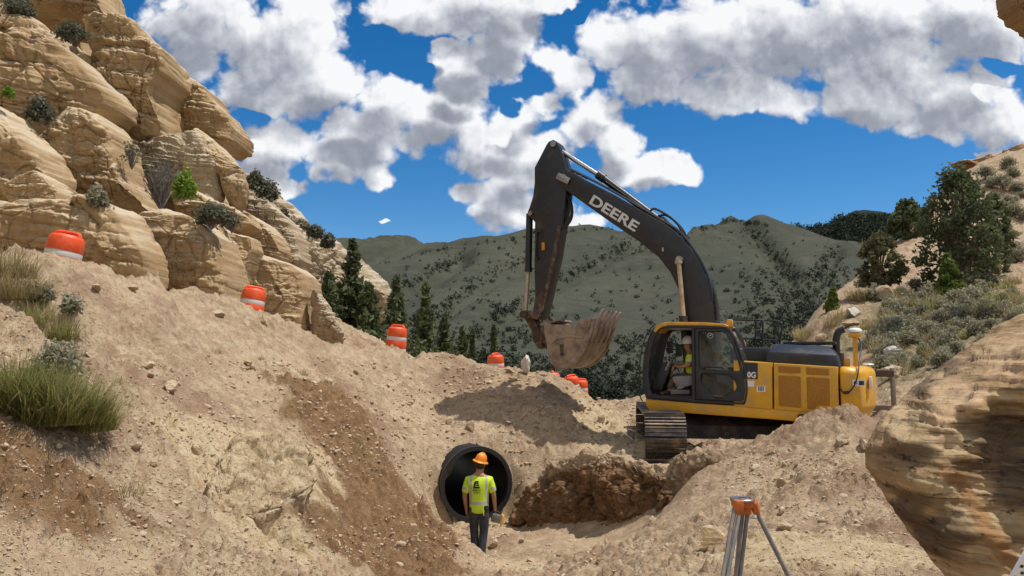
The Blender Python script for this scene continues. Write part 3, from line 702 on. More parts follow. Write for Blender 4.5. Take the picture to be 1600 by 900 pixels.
CL = [
 # back ridge, then masses from far to near
 ("cliff", [(360,262),(395,272),(415,280),(432,288),(440,308),(466,326),(480,347),(508,368),(520,372),(540,386),(560,398),(590,424),(612,452),(604,490),(580,540),(500,560),(430,480),(380,380)], 52, 2.4, M_GREYR, dict(amp=.05, bed=.06, crack=.03, freq=2.2, bedf=3.2, na=420, nr=130, k=2.6, blk=.035, lay=1.1)),
 ("cliff", [(-200,-60),(120,-60),(140,40),(170,120),(200,180),(240,215),(300,235),(335,260),(350,300),(380,340),(440,400),(455,470),(440,540),(-200,520)], 34, 1.5, M_TAN, dict(amp=.05, bed=.03, crack=.03, na=160, nr=40, k=6)),
 ("cliff", [(-80,-60),(120,-60),(162,-30),(174,10),(188,46),(160,56),(120,48),(40,40),(-80,40)], 30, 2.4, M_TAN, dict(amp=.10, bed=.06, crack=.06)),
 ("cliff", [(120,-50),(160,-20),(175,15),(188,47),(165,48),(135,42),(100,22),(95,-40)], 29, 1.2, M_TAN, dict()),
 ("cliff", [(250,152),(276,139),(300,137),(325,142),(338,152),(345,168),(362,182),(374,200),(382,214),(378,232),(364,244),(350,240),(335,230),(300,222),(262,214)], 27, 1.6, M_TAN, dict(amp=.12, bed=.10, crack=.05)),
 ("cliff", [(152,48),(180,44),(203,43),(222,50),(238,62),(246,78),(262,84),(276,98),(279,116),(278,132),(266,150),(262,165),(268,195),(268,222),(240,230),(205,215),(185,190),(180,150),(165,110),(156,75)], 24.5, 1.7, M_TAN, dict(amp=.13, bed=.10, crack=.09, freq=1.4, k=6)),
 ("cliff", [(-120,5),(0,10),(40,24),(75,45),(110,66),(140,92),(160,110),(172,128),(190,150),(140,150),(95,92),(50,80),(0,60),(-120,40)], 23.5, 1.2, M_TAN, dict(amp=.08, bed=.06, du=.3, k=3)),
 ("cliff", [(-120,48),(0,60),(30,72),(58,86),(85,84),(105,80),(128,92),(146,110),(168,130),(182,148),(191,165),(192,180),(180,194),(160,198),(165,215),(120,240),(-120,260)], 22, 1.8, M_TAN, dict(amp=.10, bed=.07, crack=.05, holes=[(85,123,5),(115,171,4)], k=7, na=340, nr=100)),
 ("cliff", [(130,180),(175,192),(195,215),(205,250),(215,285),(230,315),(240,335),(215,345),(150,335),(95,325),(80,240)], 21.2, 1.3, M_TAN, dict(amp=.10, bed=.06, crack=.07, freq=1.3)),
 ("cliff", [(205,243),(225,228),(250,221),(280,214),(312,210),(330,228),(345,262),(350,300),(340,330),(300,338),(250,325),(222,300),(208,270)], 24.2, 1.3, M_GREYR, dict(amp=.10, bed=.14, crack=.04, bedf=4.5, k=2.4)),
 ("cliff", [(285,215),(312,206),(332,218),(352,236),(368,254),(383,276),(388,300),(385,318),(374,332),(358,318),(348,290),(335,262),(318,238)], 24.6, 1.0, M_TAN, dict(amp=.08, bed=.08, du=.5)),
 ("cliff", [(280,308),(310,298),(342,318),(372,330),(398,346),(402,356),(384,366),(355,362),(325,358),(290,345)], 22.8, .9, M_TAN, dict(amp=.13, bed=.14, crack=.12)),
 ("cliff", [(372,330),(395,338),(420,352),(440,372),(448,396),(440,416),(418,420),(392,405),(372,376)], 27, 1.2, M_TAN, dict(amp=.14, bed=.16, crack=.10, bedf=3)),
 ("cliff", [(395,318),(430,322),(455,345),(472,375),(480,410),(468,440),(440,425),(425,385),(405,350)], 31, 1.5, M_GREYR, dict(amp=.14, bed=.16, crack=.12, bedf=3)),
 ("cliff", [(-120,145),(0,166),(22,182),(40,205),(60,224),(78,240),(90,258),(102,280),(108,312),(80,345),(0,360),(-120,360)], 19, 1.1, M_TAN, dict(amp=.10, bed=.07, crack=.06)),
 ("cliff", [(22,292),(45,278),(70,272),(92,286),(106,306),(110,330),(80,340),(40,330),(20,310)], 17.9, .55, M_TAN, dict(amp=.12, bed=.10)),
 ("cliff", [(340,352),(370,368),(400,374),(406,392),(398,420),(388,450),(384,478),(350,480),(340,430)], 21.4, .8, M_TAN, dict(amp=.07, bed=.04, crack=.03)),
 ("cliff", [(332,350),(345,352),(356,372),(376,414),(371,424),(352,402),(338,375)], 20.4, .35, M_TAN, dict(amp=.06, bed=.03)),
 ("cliff", [(398,452),(402,432),(412,416),(425,405),(448,412),(470,420),(488,434),(492,455),(490,490),(492,526),(478,545),(430,520),(400,500)], 23, 1.3, M_TAN, dict(amp=.06, bed=.05, crack=.03, holes=[(432,450,5),(434,458,4),(450,448,4)], k=8)),
 ("cliff", [(228,372),(236,352),(248,340),(280,336),(312,345),(336,356),(356,376),(366,410),(372,445),(372,500),(300,480),(228,440)], 20, 1.3, M_TAN, dict(amp=.07, bed=.045, crack=.04, k=7, na=300, nr=90)),
 ("cliff", [(-120,318),(40,322),(110,322),(150,318),(188,326),(204,340),(215,360),(228,376),(240,396),(246,418),(244,450),(180,450),(60,440),(-120,430)], 17.4, 1.1, M_TAN, dict(amp=.07, bed=.05, crack=.04, k=7, na=340, nr=90)),
 # right hand ridge
 ("cliff", [(1495,252),(1502,246),(1535,244),(1560,243),(1566,250),(1585,240),(1595,228),(1620,215),(1700,200),(1700,280),(1600,275),(1540,285),(1515,270)], 60, 2.2, M_REDR, dict(amp=.12, bed=.14, crack=.08, bedf=3, jag=.5)),
]
for i, (nm, pts, D, T, mat, kw) in enumerate(CL):
    cliff(nm, pts, D, T, mat, seed=i * 1.37, **kw)

# single boulders
b_ = add_obj("leaning_boulder", rock("leaning_boulder", [(490,452),(500,462),(512,480),(526,506),(537,530),(532,545),(505,548),(488,540)], 22.2, .55, M_GREYR, du=1.0, amp=.09, bed=.08, k=2.6, seed=5))
tag(b_, "grey slanting slab of rock leaning at the end of the square cliff block", "boulder")
b_ = add_obj("overhanging_rock", rock("overhanging_rock", [(1567,-60),(1566,5),(1569,18),(1578,25),(1584,33),(1592,38),(1602,50),(1640,70),(1720,60),(1720,-60)], 26.0, .7, M_BROWNR, amp=.05, bed=.06, seed=8))
tag(b_, "brown rock jutting into the sky at the top corner of the photo", "rock")

# pale clay block with an undercut lip in the left bank, and the cut face of the trench
me = rock("clay_bank", [(312,806),(318,772),(335,735),(370,706),(420,692),(462,700),(486,728),(492,760),(474,790),(442,812),(400,828),(350,822)], 9.42, .24, M_SOIL, dv=-1.75, du=.55, amp=.08, bed=.05, crack=.06, freq=2.2, k=4.5, jag=.5, back=1.5, seed=3.3, blk=.03, lay=.22, cuts=0)
attr(me, 'soil', np.tile(np.array([[0, .6, 0]]), (len(me.vertices), 1)))
tag(add_obj("clay_bank", me), kind='structure')
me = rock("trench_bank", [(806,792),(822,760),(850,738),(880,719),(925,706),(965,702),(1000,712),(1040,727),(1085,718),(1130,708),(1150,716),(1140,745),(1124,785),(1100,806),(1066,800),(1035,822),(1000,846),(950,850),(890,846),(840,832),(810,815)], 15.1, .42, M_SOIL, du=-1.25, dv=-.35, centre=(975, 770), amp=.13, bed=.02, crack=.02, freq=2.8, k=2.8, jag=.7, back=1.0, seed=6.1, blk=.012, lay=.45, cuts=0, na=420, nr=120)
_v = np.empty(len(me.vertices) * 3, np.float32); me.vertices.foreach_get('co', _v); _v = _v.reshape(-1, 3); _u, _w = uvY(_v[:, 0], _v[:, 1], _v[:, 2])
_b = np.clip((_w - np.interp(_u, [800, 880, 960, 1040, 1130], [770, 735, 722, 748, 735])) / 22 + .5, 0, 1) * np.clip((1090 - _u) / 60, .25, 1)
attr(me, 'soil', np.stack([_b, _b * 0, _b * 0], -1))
tag(add_obj("trench_bank", me), kind='structure')
# ------------------------------------------------------------------ the big undercut block beside the camera
def big_block_material():
    m, n, b = mat_new("stained_block")
    g = n.new('ShaderNodeNewGeometry'); pos = n.mapping(g.outputs['Position'], (1.67,) * 3)
    mp = lambda s, r=(0, R(9), 0): n.mapping(pos, s, r)
    mid = n.noise(pos, 1.3, 6, .6); fine = n.noise(pos, 19.0, 7, .72)
    bed = n.noise(mp((.7, .7, 7.5)), 1.0, 6, .62, .3); bed2 = n.noise(mp((1.4, 1.4, 26.0)), 1.0, 4, .65)
    at = n.new('ShaderNodeAttribute', attribute_name='stain'); org, var, fresh = n.sep(at.outputs['Vector'])
    c = n.ramp(bed, [(.32, (.20, .125, .062)), (.47, (.36, .24, .125)), (.6, (.46, .335, .19)), (.74, (.55, .43, .275))])
    dk = n.math('ADD', var, n.math('MULTIPLY', n.math('SUBTRACT', mid, .5), 1.7))
    dk = n.math('ADD', dk, n.math('MULTIPLY', n.math('SUBTRACT', bed, .5), -1.2))
    c = n.mix(n.math('MULTIPLY', n.step(dk, .40, .95), .72), c, (.085, .058, .040, 1))
    spots = n.step(n.noise(mp((6, 6, 14)), 1.0, 6, .75), .56, .64)
    c = n.mix(n.math('MULTIPLY', spots, n.math('MULTIPLY', n.step(dk, -.2, .4), .85)), c, (.035, .026, .022, 1))
    c = n.mix(n.math('MULTIPLY', n.step(bed2, .55, .66), .7), c, (.07, .05, .033, 1))
    fr = n.step(n.math('ADD', fresh, n.math('MULTIPLY', n.math('SUBTRACT', mid, .5), .6)), .3, .6)
    c = n.mix(fr, c, n.mix(n.step(bed, .35, .65), (.40, .255, .135, 1), (.56, .40, .24, 1)))
    og = n.step(n.math('ADD', org, n.math('MULTIPLY', n.math('SUBTRACT', n.noise(pos, 7, 7, .7), .5), 1.1)), .35, .75)
    c = n.mix(og, c, n.mix(mid, (.27, .14, .06, 1), (.38, .235, .115, 1)))
    c = n.mix(.5, c, n.mix(fine, (.6, .6, .6, 1), (1.3, 1.3, 1.3, 1)), 'MULTIPLY')
    n.put(b.inputs['Base Color'], c); b.inputs['Roughness'].default_value = .9; b.inputs['Specular IOR Level'].default_value = .15
    bp = n.new('ShaderNodeBump'); bp.inputs['Strength'].default_value = .8; bp.inputs['Distance'].default_value = .022
    n.put(bp.inputs['Height'], n.math('ADD', n.math('MULTIPLY', fine, .4), n.math('ADD', bed, n.math('MULTIPLY', bed2, .6))))
    n.l.new(bp.outputs[0], b.inputs['Normal'])
    return m
BK = .60
def big_block():
    # face: control points (u, v, depth), front surface from rim to interior; closed by a back shell
    rim = [(1352,705,6.6),(1356,690,6.7),(1366,672,6.8),(1380,650,6.9),(1398,632,7.1),(1420,612,7.3),(1448,590,7.5),(1476,566,7.7),(1504,548,7.9),(1530,532,8.0),(1550,512,8.0),(1574,500,7.9),(1600,488,7.8),(1680,450,7.6),
           (1800,420,7.2),(1800,960,4.4),(1700,960,4.6),(1600,950,4.9),(1520,930,5.3),(1480,902,5.6),(1462,880,5.7),(1440,850,5.8),(1418,824,6.0),(1400,800,6.1),(1388,778,6.2),(1368,752,6.4),(1354,728,6.5)]
    inner = [(1470,620,6.35),(1540,580,6.3),(1600,545,6.1),(1400,690,5.9),(1450,660,5.75),(1455,640,5.95),(1520,625,5.55),(1590,610,5.4),(1600,580,5.5),(1700,560,5.2),
             (1500,650,5.6),(1560,650,5.66),(1600,680,5.6),(1480,700,5.45),(1420,740,5.55),(1440,780,5.45),(1480,770,5.35),(1490,735,5.3),(1500,760,5.42),(1530,800,5.2),(1560,850,5.05),(1590,880,4.95),
             (1530,740,5.42),(1600,740,5.35),(1560,790,5.25),(1600,820,5.1),(1700,780,4.4),(1700,680,4.9),(1480,840,5.3),(1500,880,5.25),(1540,900,5.1),(1420,715,5.65)]
    pts = [(u / 100, v / 100) for u, v, d in rim + inner]; val = [(d if k < len(rim) else d * .72 + 1.62) * BK for k, (u, v, d) in enumerate(rim + inner)]
    rb = RBF(pts, val, c=.12)
    na, nr = 260, 90
    O = resample([(u, v) for u, v, d in rim], na); cu, cv = 1560, 720
    rows = []
    for i in range(nr):
        rho = (i / (nr - 1)) ** .8
        u = cu + (O[:, 0] - cu) * rho; v = cv + (O[:, 1] - cv) * rho
        d = rb(u / 100, v / 100)
        a, b, c = (u - 800) / FPX, CP - (450 - v) / FPX * SP, SP + (450 - v) / FPX * CP
        rows.append(np.stack([a * d / b, d, c * d / b], -1))
    front = np.array(rows); rim3 = front[-1]; Cb = np.array([4.6, 6.9, -.9]) * BK
    back = []
    for t in np.linspace(0, 1, 26)[1:]:
        k = math.sin(t * math.pi / 2); w = rim3 + (Cb + np.array([.6, .9, -.2]) * BK - rim3) * t
        w = w + np.array([.75, .65, .1]) * BK * math.sin(t * math.pi) * .9
        back.append(w)
    V = np.concatenate([front, np.array(back)], 0)
    X, Y, Z = V[..., 0], V[..., 1], V[..., 2]
    du_ = np.roll(V, -1, 1) - np.roll(V, 1, 1); dv_ = np.gradient(V, axis=0); N = np.cross(dv_, du_)
    N /= np.maximum(np.linalg.norm(N, axis=2, keepdims=True), 1e-9)
    s = np.sign(np.sum(N * (V - Cb), axis=2, keepdims=True)); s[s == 0] = 1; N *= s; N[0] = N[3].mean(0)
    X, Y, Z = X / BK, Y / BK, Z / BK
    zz = Z + .16 * X - .05 * Y
    d = .018 * fbm(X * 1.5, Y * 1.5, Z * 1.5, 4)
    wob = .05 * pn(X * 1.7, Y * 1.7, Z * 1.7)
    d = d + 0.010 * np.tanh(4 * pn((zz + wob) * 6.5, X * .5, Y * .5)) + .016 * np.tanh(4 * pn((zz + wob) * 17, X * .9, Y * .9)) + .007 * pn(zz * 45, X * 2, Y * 2)
    d = d + .016 * fbm(X * 7, Y * 7, Z * 7, 4, .6)
    c1, c2, rid = cells3(X * 1.3, Y * 1.3, Z * 2.6)
    for (lh, am) in ((.30, .030), (.11, .012)):
        zq = zz / lh + .3 * pn(X * .8, Y * .8, Z * .8) + .08 * pn(X * 4, Y * 4, Z * 4); n_ = np.floor(zq); hz_ = zq - n_; h1 = _perm[n_.astype(int) & 255] / 255.0
        kp = np.clip(.5 + 1.3 * pn(X * .7 + 4, Y * .7, Z * .9), 0, 1)
        d = d + am * kp * (1.6 * (h1 - .5) - .8 * np.exp(-(np.minimum(hz_, 1 - hz_) / .06) ** 2) + .5 * (hz_ - .5))
    d = d - .016 * np.exp(-((c2 - c1) / .03) ** 2)
    rr = np.concatenate([np.linspace(0, 1, nr) ** .8, np.ones(25)])[:, None]
    d = d * np.clip((1 - rr) / .1 + .45, 0, 1); d[0] = d[0].mean()
    V = V + N * (d * BK)[..., None]; X, Y, Z = V[..., 0], V[..., 1], V[..., 2]
    faces = grid_faces(V.shape[0], na, wrap=True)
    v = V.reshape(-1, 3); q = faces[len(faces) // 4]
    if np.dot(np.cross(v[q[1]] - v[q[0]], v[q[2]] - v[q[0]]), N.reshape(-1, 3)[q[0]]) < 0: faces = faces[:, ::-1]
    me = to_mesh("sandstone_boulder", v, faces, big_block_material())
    u, vv = uvY(X, Y, Z)
    def segd(pl, w):
        best = np.full(u.shape, 9e9)
        for (a, b) in zip(pl[:-1], pl[1:]):
            ax, ay = a; bx, by = b; L2 = (bx - ax) ** 2 + (by - ay) ** 2
            t = np.clip(((u - ax) * (bx - ax) + (vv - ay) * (by - ay)) / L2, 0, 1)
            best = np.minimum(best, np.hypot(u - ax - t * (bx - ax), vv - ay - t * (by - ay)) / (w[0] + (w[1] - w[0]) * t) if isinstance(w, tuple) else np.hypot(u - ax - t * (bx - ax), vv - ay - t * (by - ay)) / w)
        return np.clip(1.4 - best, 0, 1)
    isf = (rr <= 1) * np.concatenate([np.ones(nr), np.zeros(25)])[:, None]
    org = segd([(1478,742),(1500,752)], 11) ; org = np.maximum(org, segd([(1505,760),(1535,812),(1575,872)], (10, 17))); org = np.maximum(org, segd([(1550,845),(1590,890)], 15))
    var = np.zeros(u.shape)
    for (eu, ev, ru, rv) in [(1560,690,90,60),(1480,830,60,60),(1420,790,50,30),(1430,705,60,18),(1590,760,60,50),(1420,600,70,34),(1470,568,60,22)]:
        var = np.maximum(var, np.clip(1.3 - np.hypot((u - eu) / ru, (vv - ev) / rv), 0, 1))
    fresh = np.zeros(u.shape)
    for (eu, ev, ru, rv) in [(1590,555,75,50),(1500,615,55,28),(1470,650,28,16)]:
        fresh = np.maximum(fresh, np.clip(1.3 - np.hypot((u - eu) / ru, (vv - ev) / rv), 0, 1))
    attr(me, 'stain', np.stack([org * isf, var, fresh * isf], -1).reshape(-1, 3))
    o = add_obj("sandstone_boulder", me)
    tag(o, "huge undercut sandstone block with dark stains and an orange streak beside the dirt pile", "boulder")
big_block()
# ------------------------------------------------------------------ building blocks for made things
class MB:
    def __init__(s): s.v = []; s.f = []
    def add(s, V, F):
        n = len(s.v); s.v.extend([tuple(map(float, p)) for p in V]); s.f.extend([[i + n for i in f] for f in F]); return s
    def box(s, c, size, rot=None, ch=0.0):
        hx, hy, hz = [k / 2 for k in size]; ch = min(ch, hx * .45, hy * .45, hz * .45) if ch else 0
        if not ch:
            V = [Vector((x * hx, y * hy, z * hz)) for x in (-1, 1) for y in (-1, 1) for z in (-1, 1)]
            F = [(0,1,3,2),(4,6,7,5),(0,4,5,1),(2,3,7,6),(0,2,6,4),(1,5,7,3)]
        else:
            bm = bmesh.new(); bmesh.ops.create_cube(bm, size=1)
            for v in bm.verts: v.co = Vector((v.co.x * size[0], v.co.y * size[1], v.co.z * size[2]))
            bmesh.ops.bevel(bm, geom=bm.edges[:], offset=ch, segments=2, affect='EDGES', profile=.5)
            bm.verts.index_update(); V = [v.co.copy() for v in bm.verts]; F = [[v.index for v in f.verts] for f in bm.faces]; bm.free()
        if rot is not None: V = [rot @ p for p in V]
        c = Vector(c)
        return s.add([p + c for p in V], F)
    def tube(s, pts, r, n=10, cap=True):
        pts = [Vector(p) for p in pts]; rs = r if isinstance(r, (list, tuple)) else [r] * len(pts)
        V = []; F = []; up = None
        for i, p in enumerate(pts):
            t = (pts[min(i + 1, len(pts) - 1)] - pts[max(i - 1, 0)]).normalized()
            if up is None:
                up = Vector((0, 0, 1)) if abs(t.z) < .9 else Vector((1, 0, 0))
            a = t.cross(up)
            if a.length < 1e-5: a = t.orthogonal()
            a.normalize(); b = a.cross(t).normalized(); up = b
            for k in range(n):
                th = 2 * math.pi * k / n; V.append(p + (a * math.cos(th) + b * math.sin(th)) * rs[i])
        for i in range(len(pts) - 1):
            for k in range(n): F.append((i * n + k, i * n + (k + 1) % n, (i + 1) * n + (k + 1) % n, (i + 1) * n + k))
        if cap: F.append(tuple(range(n))[::-1]); F.append(tuple((len(pts) - 1) * n + k for k in range(n)))
        return s.add(V, F)
    def cyl(s, a, b, r, n=16): return s.tube([a, b], r, n)
    def lathe(s, prof, axis_o=(0, 0, 0), n=24, M=None):
        """prof: (radius, height) pairs"""
        V = []; F = []; o = Vector(axis_o)
        for (r, h) in prof:
            for k in range(n):
                t = 2 * math.pi * k / n; p = Vector((r * math.cos(t), r * math.sin(t), h))
                V.append((M @ p if M else p) + o)
        m = len(prof)
        for i in range(m - 1):
            for k in range(n): F.append((i * n + k, i * n + (k + 1) % n, (i + 1) * n + (k + 1) % n, (i + 1) * n + k))
        F.append(tuple(range(n))[::-1]); F.append(tuple((m - 1) * n + k for k in range(n)))
        return s.add(V, F)
    def loft(s, rings, cap=True):
        n = len(rings[0]); V = [p for r in rings for p in r]; F = []
        for i in range(len(rings) - 1):
            for k in range(n): F.append((i * n + k, i * n + (k + 1) % n, (i + 1) * n + (k + 1) % n, (i + 1) * n + k))
        if cap: F.append(tuple(range(n))[::-1]); F.append(tuple((len(rings) - 1) * n + k for k in range(n)))
        return s.add(V, F)
    def ball(s, c, r, n=12, sq=(1, 1, 1), M=None):
        prof = [(math.sin(math.pi * i / n), -math.cos(math.pi * i / n)) for i in range(n + 1)]
        prof[0] = (.001, -1); prof[-1] = (.001, 1)
        m = Matrix.Diagonal(Vector(sq) * r).to_3x3()
        return s.lathe(prof, c, n * 2, (M @ m) if M else m)
    def map(s, fn): s.v = [tuple(fn(Vector(p))) for p in s.v]; return s
    def build(s, name, mat, parent=None, smooth=None, bevel=0.0, seg=2, angle=35):
        bm = bmesh.new(); vs_ = [bm.verts.new(p) for p in s.v]
        for f in s.f:
            try: bm.faces.new([vs_[i] for i in f])
            except ValueError: pass
        bmesh.ops.recalc_face_normals(bm, faces=bm.faces[:])
        if bevel:
            es = [e for e in bm.edges if len(e.link_faces) == 2 and e.calc_face_angle(0) > R(angle)]
            bmesh.ops.bevel(bm, geom=es, offset=bevel, segments=seg, affect='EDGES', profile=.5, clamp_overlap=True)
        me = bpy.data.meshes.new(name); bm.to_mesh(me); bm.free()
        if smooth is None: smooth = True
        for p in me.polygons: p.use_smooth = smooth
        if smooth:
            try: me.set_sharp_from_angle(angle=R(38))
            except Exception: pass
        me.materials.append(mat)
        return add_obj(name, me, parent)

def filled(outer, holes=(), half=.02, bevel=0.0, smooth_pts=False):
    """2-D outline with holes, extruded by +-half; returns vertices (x, y, z) and faces"""
    cu = bpy.data.curves.new("tmp", 'CURVE'); cu.dimensions = '2D'; cu.fill_mode = 'BOTH'
    cu.extrude = max(half - bevel, 1e-4); cu.bevel_depth = bevel; cu.bevel_resolution = 1; cu.offset = -bevel
    for poly in [outer] + list(holes):
        sp = cu.splines.new('POLY'); sp.points.add(len(poly) - 1); sp.use_cyclic_u = True
        for p, (x, y) in zip(sp.points, poly): p.co = (x, y, 0, 1)
    o = bpy.data.objects.new("tmp", cu); COL.objects.link(o)
    dg = bpy.context.evaluated_depsgraph_get(); me = bpy.data.meshes.new_from_object(o.evaluated_get(dg))
    bm = bmesh.new(); bm.from_mesh(me); bmesh.ops.remove_doubles(bm, verts=bm.verts[:], dist=1e-5)
    bm.verts.index_update()
    V = [v.co.copy() for v in bm.verts]; F = [[v.index for v in f.verts] for f in bm.faces]; bm.free()
    bpy.data.objects.remove(o); bpy.data.curves.remove(cu); bpy.data.meshes.remove(me)
    return V, F
def rounded(poly, r=.05, seg=4):
    out = []; n = len(poly)
    for i in range(n):
        p = Vector(poly[i]); a = Vector(poly[i - 1]) - p; b = Vector(poly[(i + 1) % n]) - p
        d = min(r, a.length * .45, b.length * .45); A = p + a.normalized() * d; B = p + b.normalized() * d
        for k in range(seg + 1):
            t = k / seg; q = A * (1 - t) ** 2 + p * 2 * t * (1 - t) + B * t * t; out.append((q.x, q.y))
    return out
def text_mesh(txt, size=1.0, bold=0.0, extrude=.004, align='LEFT', shear=0.0, spacing=1.0):
    cu = bpy.data.curves.new("tmp", 'FONT'); cu.body = txt; cu.size = size; cu.offset = bold; cu.extrude = extrude; cu.align_x = align; cu.shear = shear; cu.space_character = spacing
    o = bpy.data.objects.new("tmp", cu); COL.objects.link(o)
    dg = bpy.context.evaluated_depsgraph_get(); me = bpy.data.meshes.new_from_object(o.evaluated_get(dg))
    V = [v.co.copy() for v in me.vertices]; F = [list(p.vertices) for p in me.polygons]
    bpy.data.objects.remove(o); bpy.data.curves.remove(cu); bpy.data.meshes.remove(me)
    return V, F
def spline(pts, n=6):
    pts = [Vector(p) for p in pts]; out = []
    for i in range(len(pts) - 1):
        p0 = pts[max(i - 1, 0)]; p1 = pts[i]; p2 = pts[i + 1]; p3 = pts[min(i + 2, len(pts) - 1)]
        for k in range(n):
            t = k / n
            out.append(.5 * ((2 * p1) + (p2 - p0) * t + (2 * p0 - 5 * p1 + 4 * p2 - p3) * t * t + (3 * p1 - p0 - 3 * p2 + p3) * t ** 3))
    out.append(pts[-1]); return out

DIRT = (.33, .22, .125)
M_YEL = simple("yellow_paint", (.66, .340, .016), .42, var=.06, dirt=(.42, .28, .13), dirt_amt=.5, dirt_scale=3.5)
M_YEL2 = simple("yellow_paint_dusty", (.66, .32, .014), .5, var=.08, dirt=DIRT, dirt_amt=.55, dirt_scale=4)
M_GRILL = simple("radiator_mesh", (.37, .165, .014), .7, var=.12, scale=30, bump=.4, bscale=160)
M_BLK = simple("black_paint", (.017, .017, .019), .42, var=.2, dirt=(.09, .068, .05), dirt_amt=.30, dirt_scale=2.4)
M_BLK2 = simple("black_plastic", (.022, .023, .026), .5, var=.15, dirt=(.12, .09, .06), dirt_amt=.3)
M_NAVY = simple("hood_paint", (.016, .020, .029), .5, var=.15, dirt=(.16, .13, .10), dirt_amt=.3)
M_STEEL = simple("bare_steel", (.34, .32, .30), .38, metal=.9, var=.15, dirt=DIRT, dirt_amt=.3, scale=12)
M_CHROME = simple("chrome_rod", (.62, .60, .57), .22, metal=1.0, var=.05, dirt=(.30, .2, .1), dirt_amt=.25)
M_RODTAN = simple("dusty_rod", (.50, .40, .29), .45, metal=.4, var=.15, dirt=DIRT, dirt_amt=.5)
M_BUCKET = simple("worn_steel", (.225, .165, .122), .6, metal=.15, var=.25, scale=5, bump=.3, bscale=24, dirt=(.36, .27, .19), dirt_amt=.75, dirt_scale=2.5)
M_RUST = simple("rusty_steel", (.085, .052, .035), .65, metal=.2, var=.35, scale=8, bump=.3, bscale=30, dirt=(.30, .20, .12), dirt_amt=.55, dirt_scale=4)
M_TRACK = simple("track_steel", (.105, .090, .082), .42, metal=.75, var=.3, scale=14, bump=.2, bscale=60, dirt=(.33, .23, .14), dirt_amt=.55, dirt_scale=3.0)
M_DARK = simple("grimy_dark_steel", (.020, .017, .015), .7, var=.3, dirt=(.10, .07, .045), dirt_amt=.6)
M_RUBBER = simple("hose_rubber", (.018, .018, .019), .5, var=.2)
M_WHITE = simple("white_plastic", (.74, .74, .72), .4, var=.04)
M_SILVER = simple("silver_lettering", (.62, .62, .60), .5, var=.05)
M_GREYP = simple("grey_plastic", (.23, .215, .22), .6, var=.1, dirt=(.26, .2, .14), dirt_amt=.35)
M_SEAT = simple("seat_cloth", (.035, .036, .04), .8, var=.2)
M_ORANGE = simple("orange_plastic", (.78, .085, .014), .5, var=.14, dirt=(.50, .22, .11), dirt_amt=.5, dirt_scale=5)
M_REFL = simple("reflective_band", (.62, .60, .57), .4, var=.08, dirt=(.42, .33, .24), dirt_amt=.35, dirt_scale=8)
def glass_material():
    m = bpy.data.materials.new("cab_glass"); m.use_nodes = True; n = NT(m.node_tree); n.n.clear()
    o = n.new('ShaderNodeOutputMaterial'); t = n.new('ShaderNodeBsdfTransparent'); g = n.new('ShaderNodeBsdfGlossy'); d = n.new('ShaderNodeBsdfDiffuse')
    t.inputs[0].default_value = (.74, .80, .79, 1); g.inputs['Roughness'].default_value = .03; g.inputs[0].default_value = (1, 1, 1, 1)
    d.inputs[0].default_value = (.33, .28, .21, 1)
    tc = n.new('ShaderNodeTexCoord'); du = n.step(n.noise(tc.outputs['Object'], 3.5, 7, .65), .42, .75)
    m1 = n.new('ShaderNodeMixShader'); fr = n.new('ShaderNodeFresnel'); fr.inputs[0].default_value = 1.45
    n.put(m1.inputs[0], n.math('MULTIPLY', fr.outputs[0], .9)); n.l.new(t.outputs[0], m1.inputs[1]); n.l.new(g.outputs[0], m1.inputs[2])
    m2 = n.new('ShaderNodeMixShader'); n.put(m2.inputs[0], n.math('MULTIPLY_ADD', du, .16, .05)); n.l.new(m1.outputs[0], m2.inputs[1]); n.l.new(d.outputs[0], m2.inputs[2])
    n.l.new(m2.outputs[0], o.inputs[0])
    return m
M_GLASS = glass_material()
# ------------------------------------------------------------------ tracked excavator
YAW = R(25.0)
FX = Vector((-math.cos(YAW), math.sin(YAW), 0)); LT = Vector((math.sin(YAW), math.cos(YAW), 0))   # forward, and towards the far side
EZ = -2.03
_b = P(1083, 570, 16.2); EO = Vector((_b.x, _b.y, 0)) + LT * 1.45 - FX * .4; EO.z = EZ
EX = empty("excavator", EO, "yellow tracked excavator with a black boom and raised bucket above the trench", "excavator", rotz=math.atan2(FX.y, FX.x))
def loc(u, v, l):
    """photo direction -> (along, up) on the machine's vertical plane at lateral l (positive = far side)"""
    a, b, c = ray(u, v)
    # EO + FX s + LT l = t (a, b)
    A = np.array([[FX.x, -a], [FX.y, -b]]); rhs = np.array([-EO.x - LT.x * l, -EO.y - LT.y * l])
    s, t = np.linalg.solve(A, rhs); return float(s), float(c * t - EZ)
def E(u, v, l):
    s, h = loc(u, v, l); return Vector((s, -l, h))
def world_to_E(p):
    d = Vector(p) - EO; return Vector((d.dot(FX), -d.dot(LT), d.z))
def plate(name, outer, l0, l1, mat, parent, holes=(), bevel=.012, ref=None, rnd=0.0, mb=None):
    """side profile traced at lateral ref, spanning lateral l0..l1"""
    ref = l0 if ref is None else ref
    po = [loc(u, v, ref) for u, v in outer]; ph = [[loc(u, v, ref) for u, v in h] for h in holes]
    if rnd: po = rounded(po, rnd); ph = [rounded(h, rnd) for h in ph]
    V, F = filled(po, ph, abs(l1 - l0) / 2, bevel)
    m = mb or MB(); c = (l0 + l1) / 2
    m.add([(p.x, -(p.z + c), p.y) for p in V], F)
    return m if mb is not None else m.build(name, mat, parent)
def ep(pts, l): return [E(u, v, l) for u, v in pts]
NL = -1.45
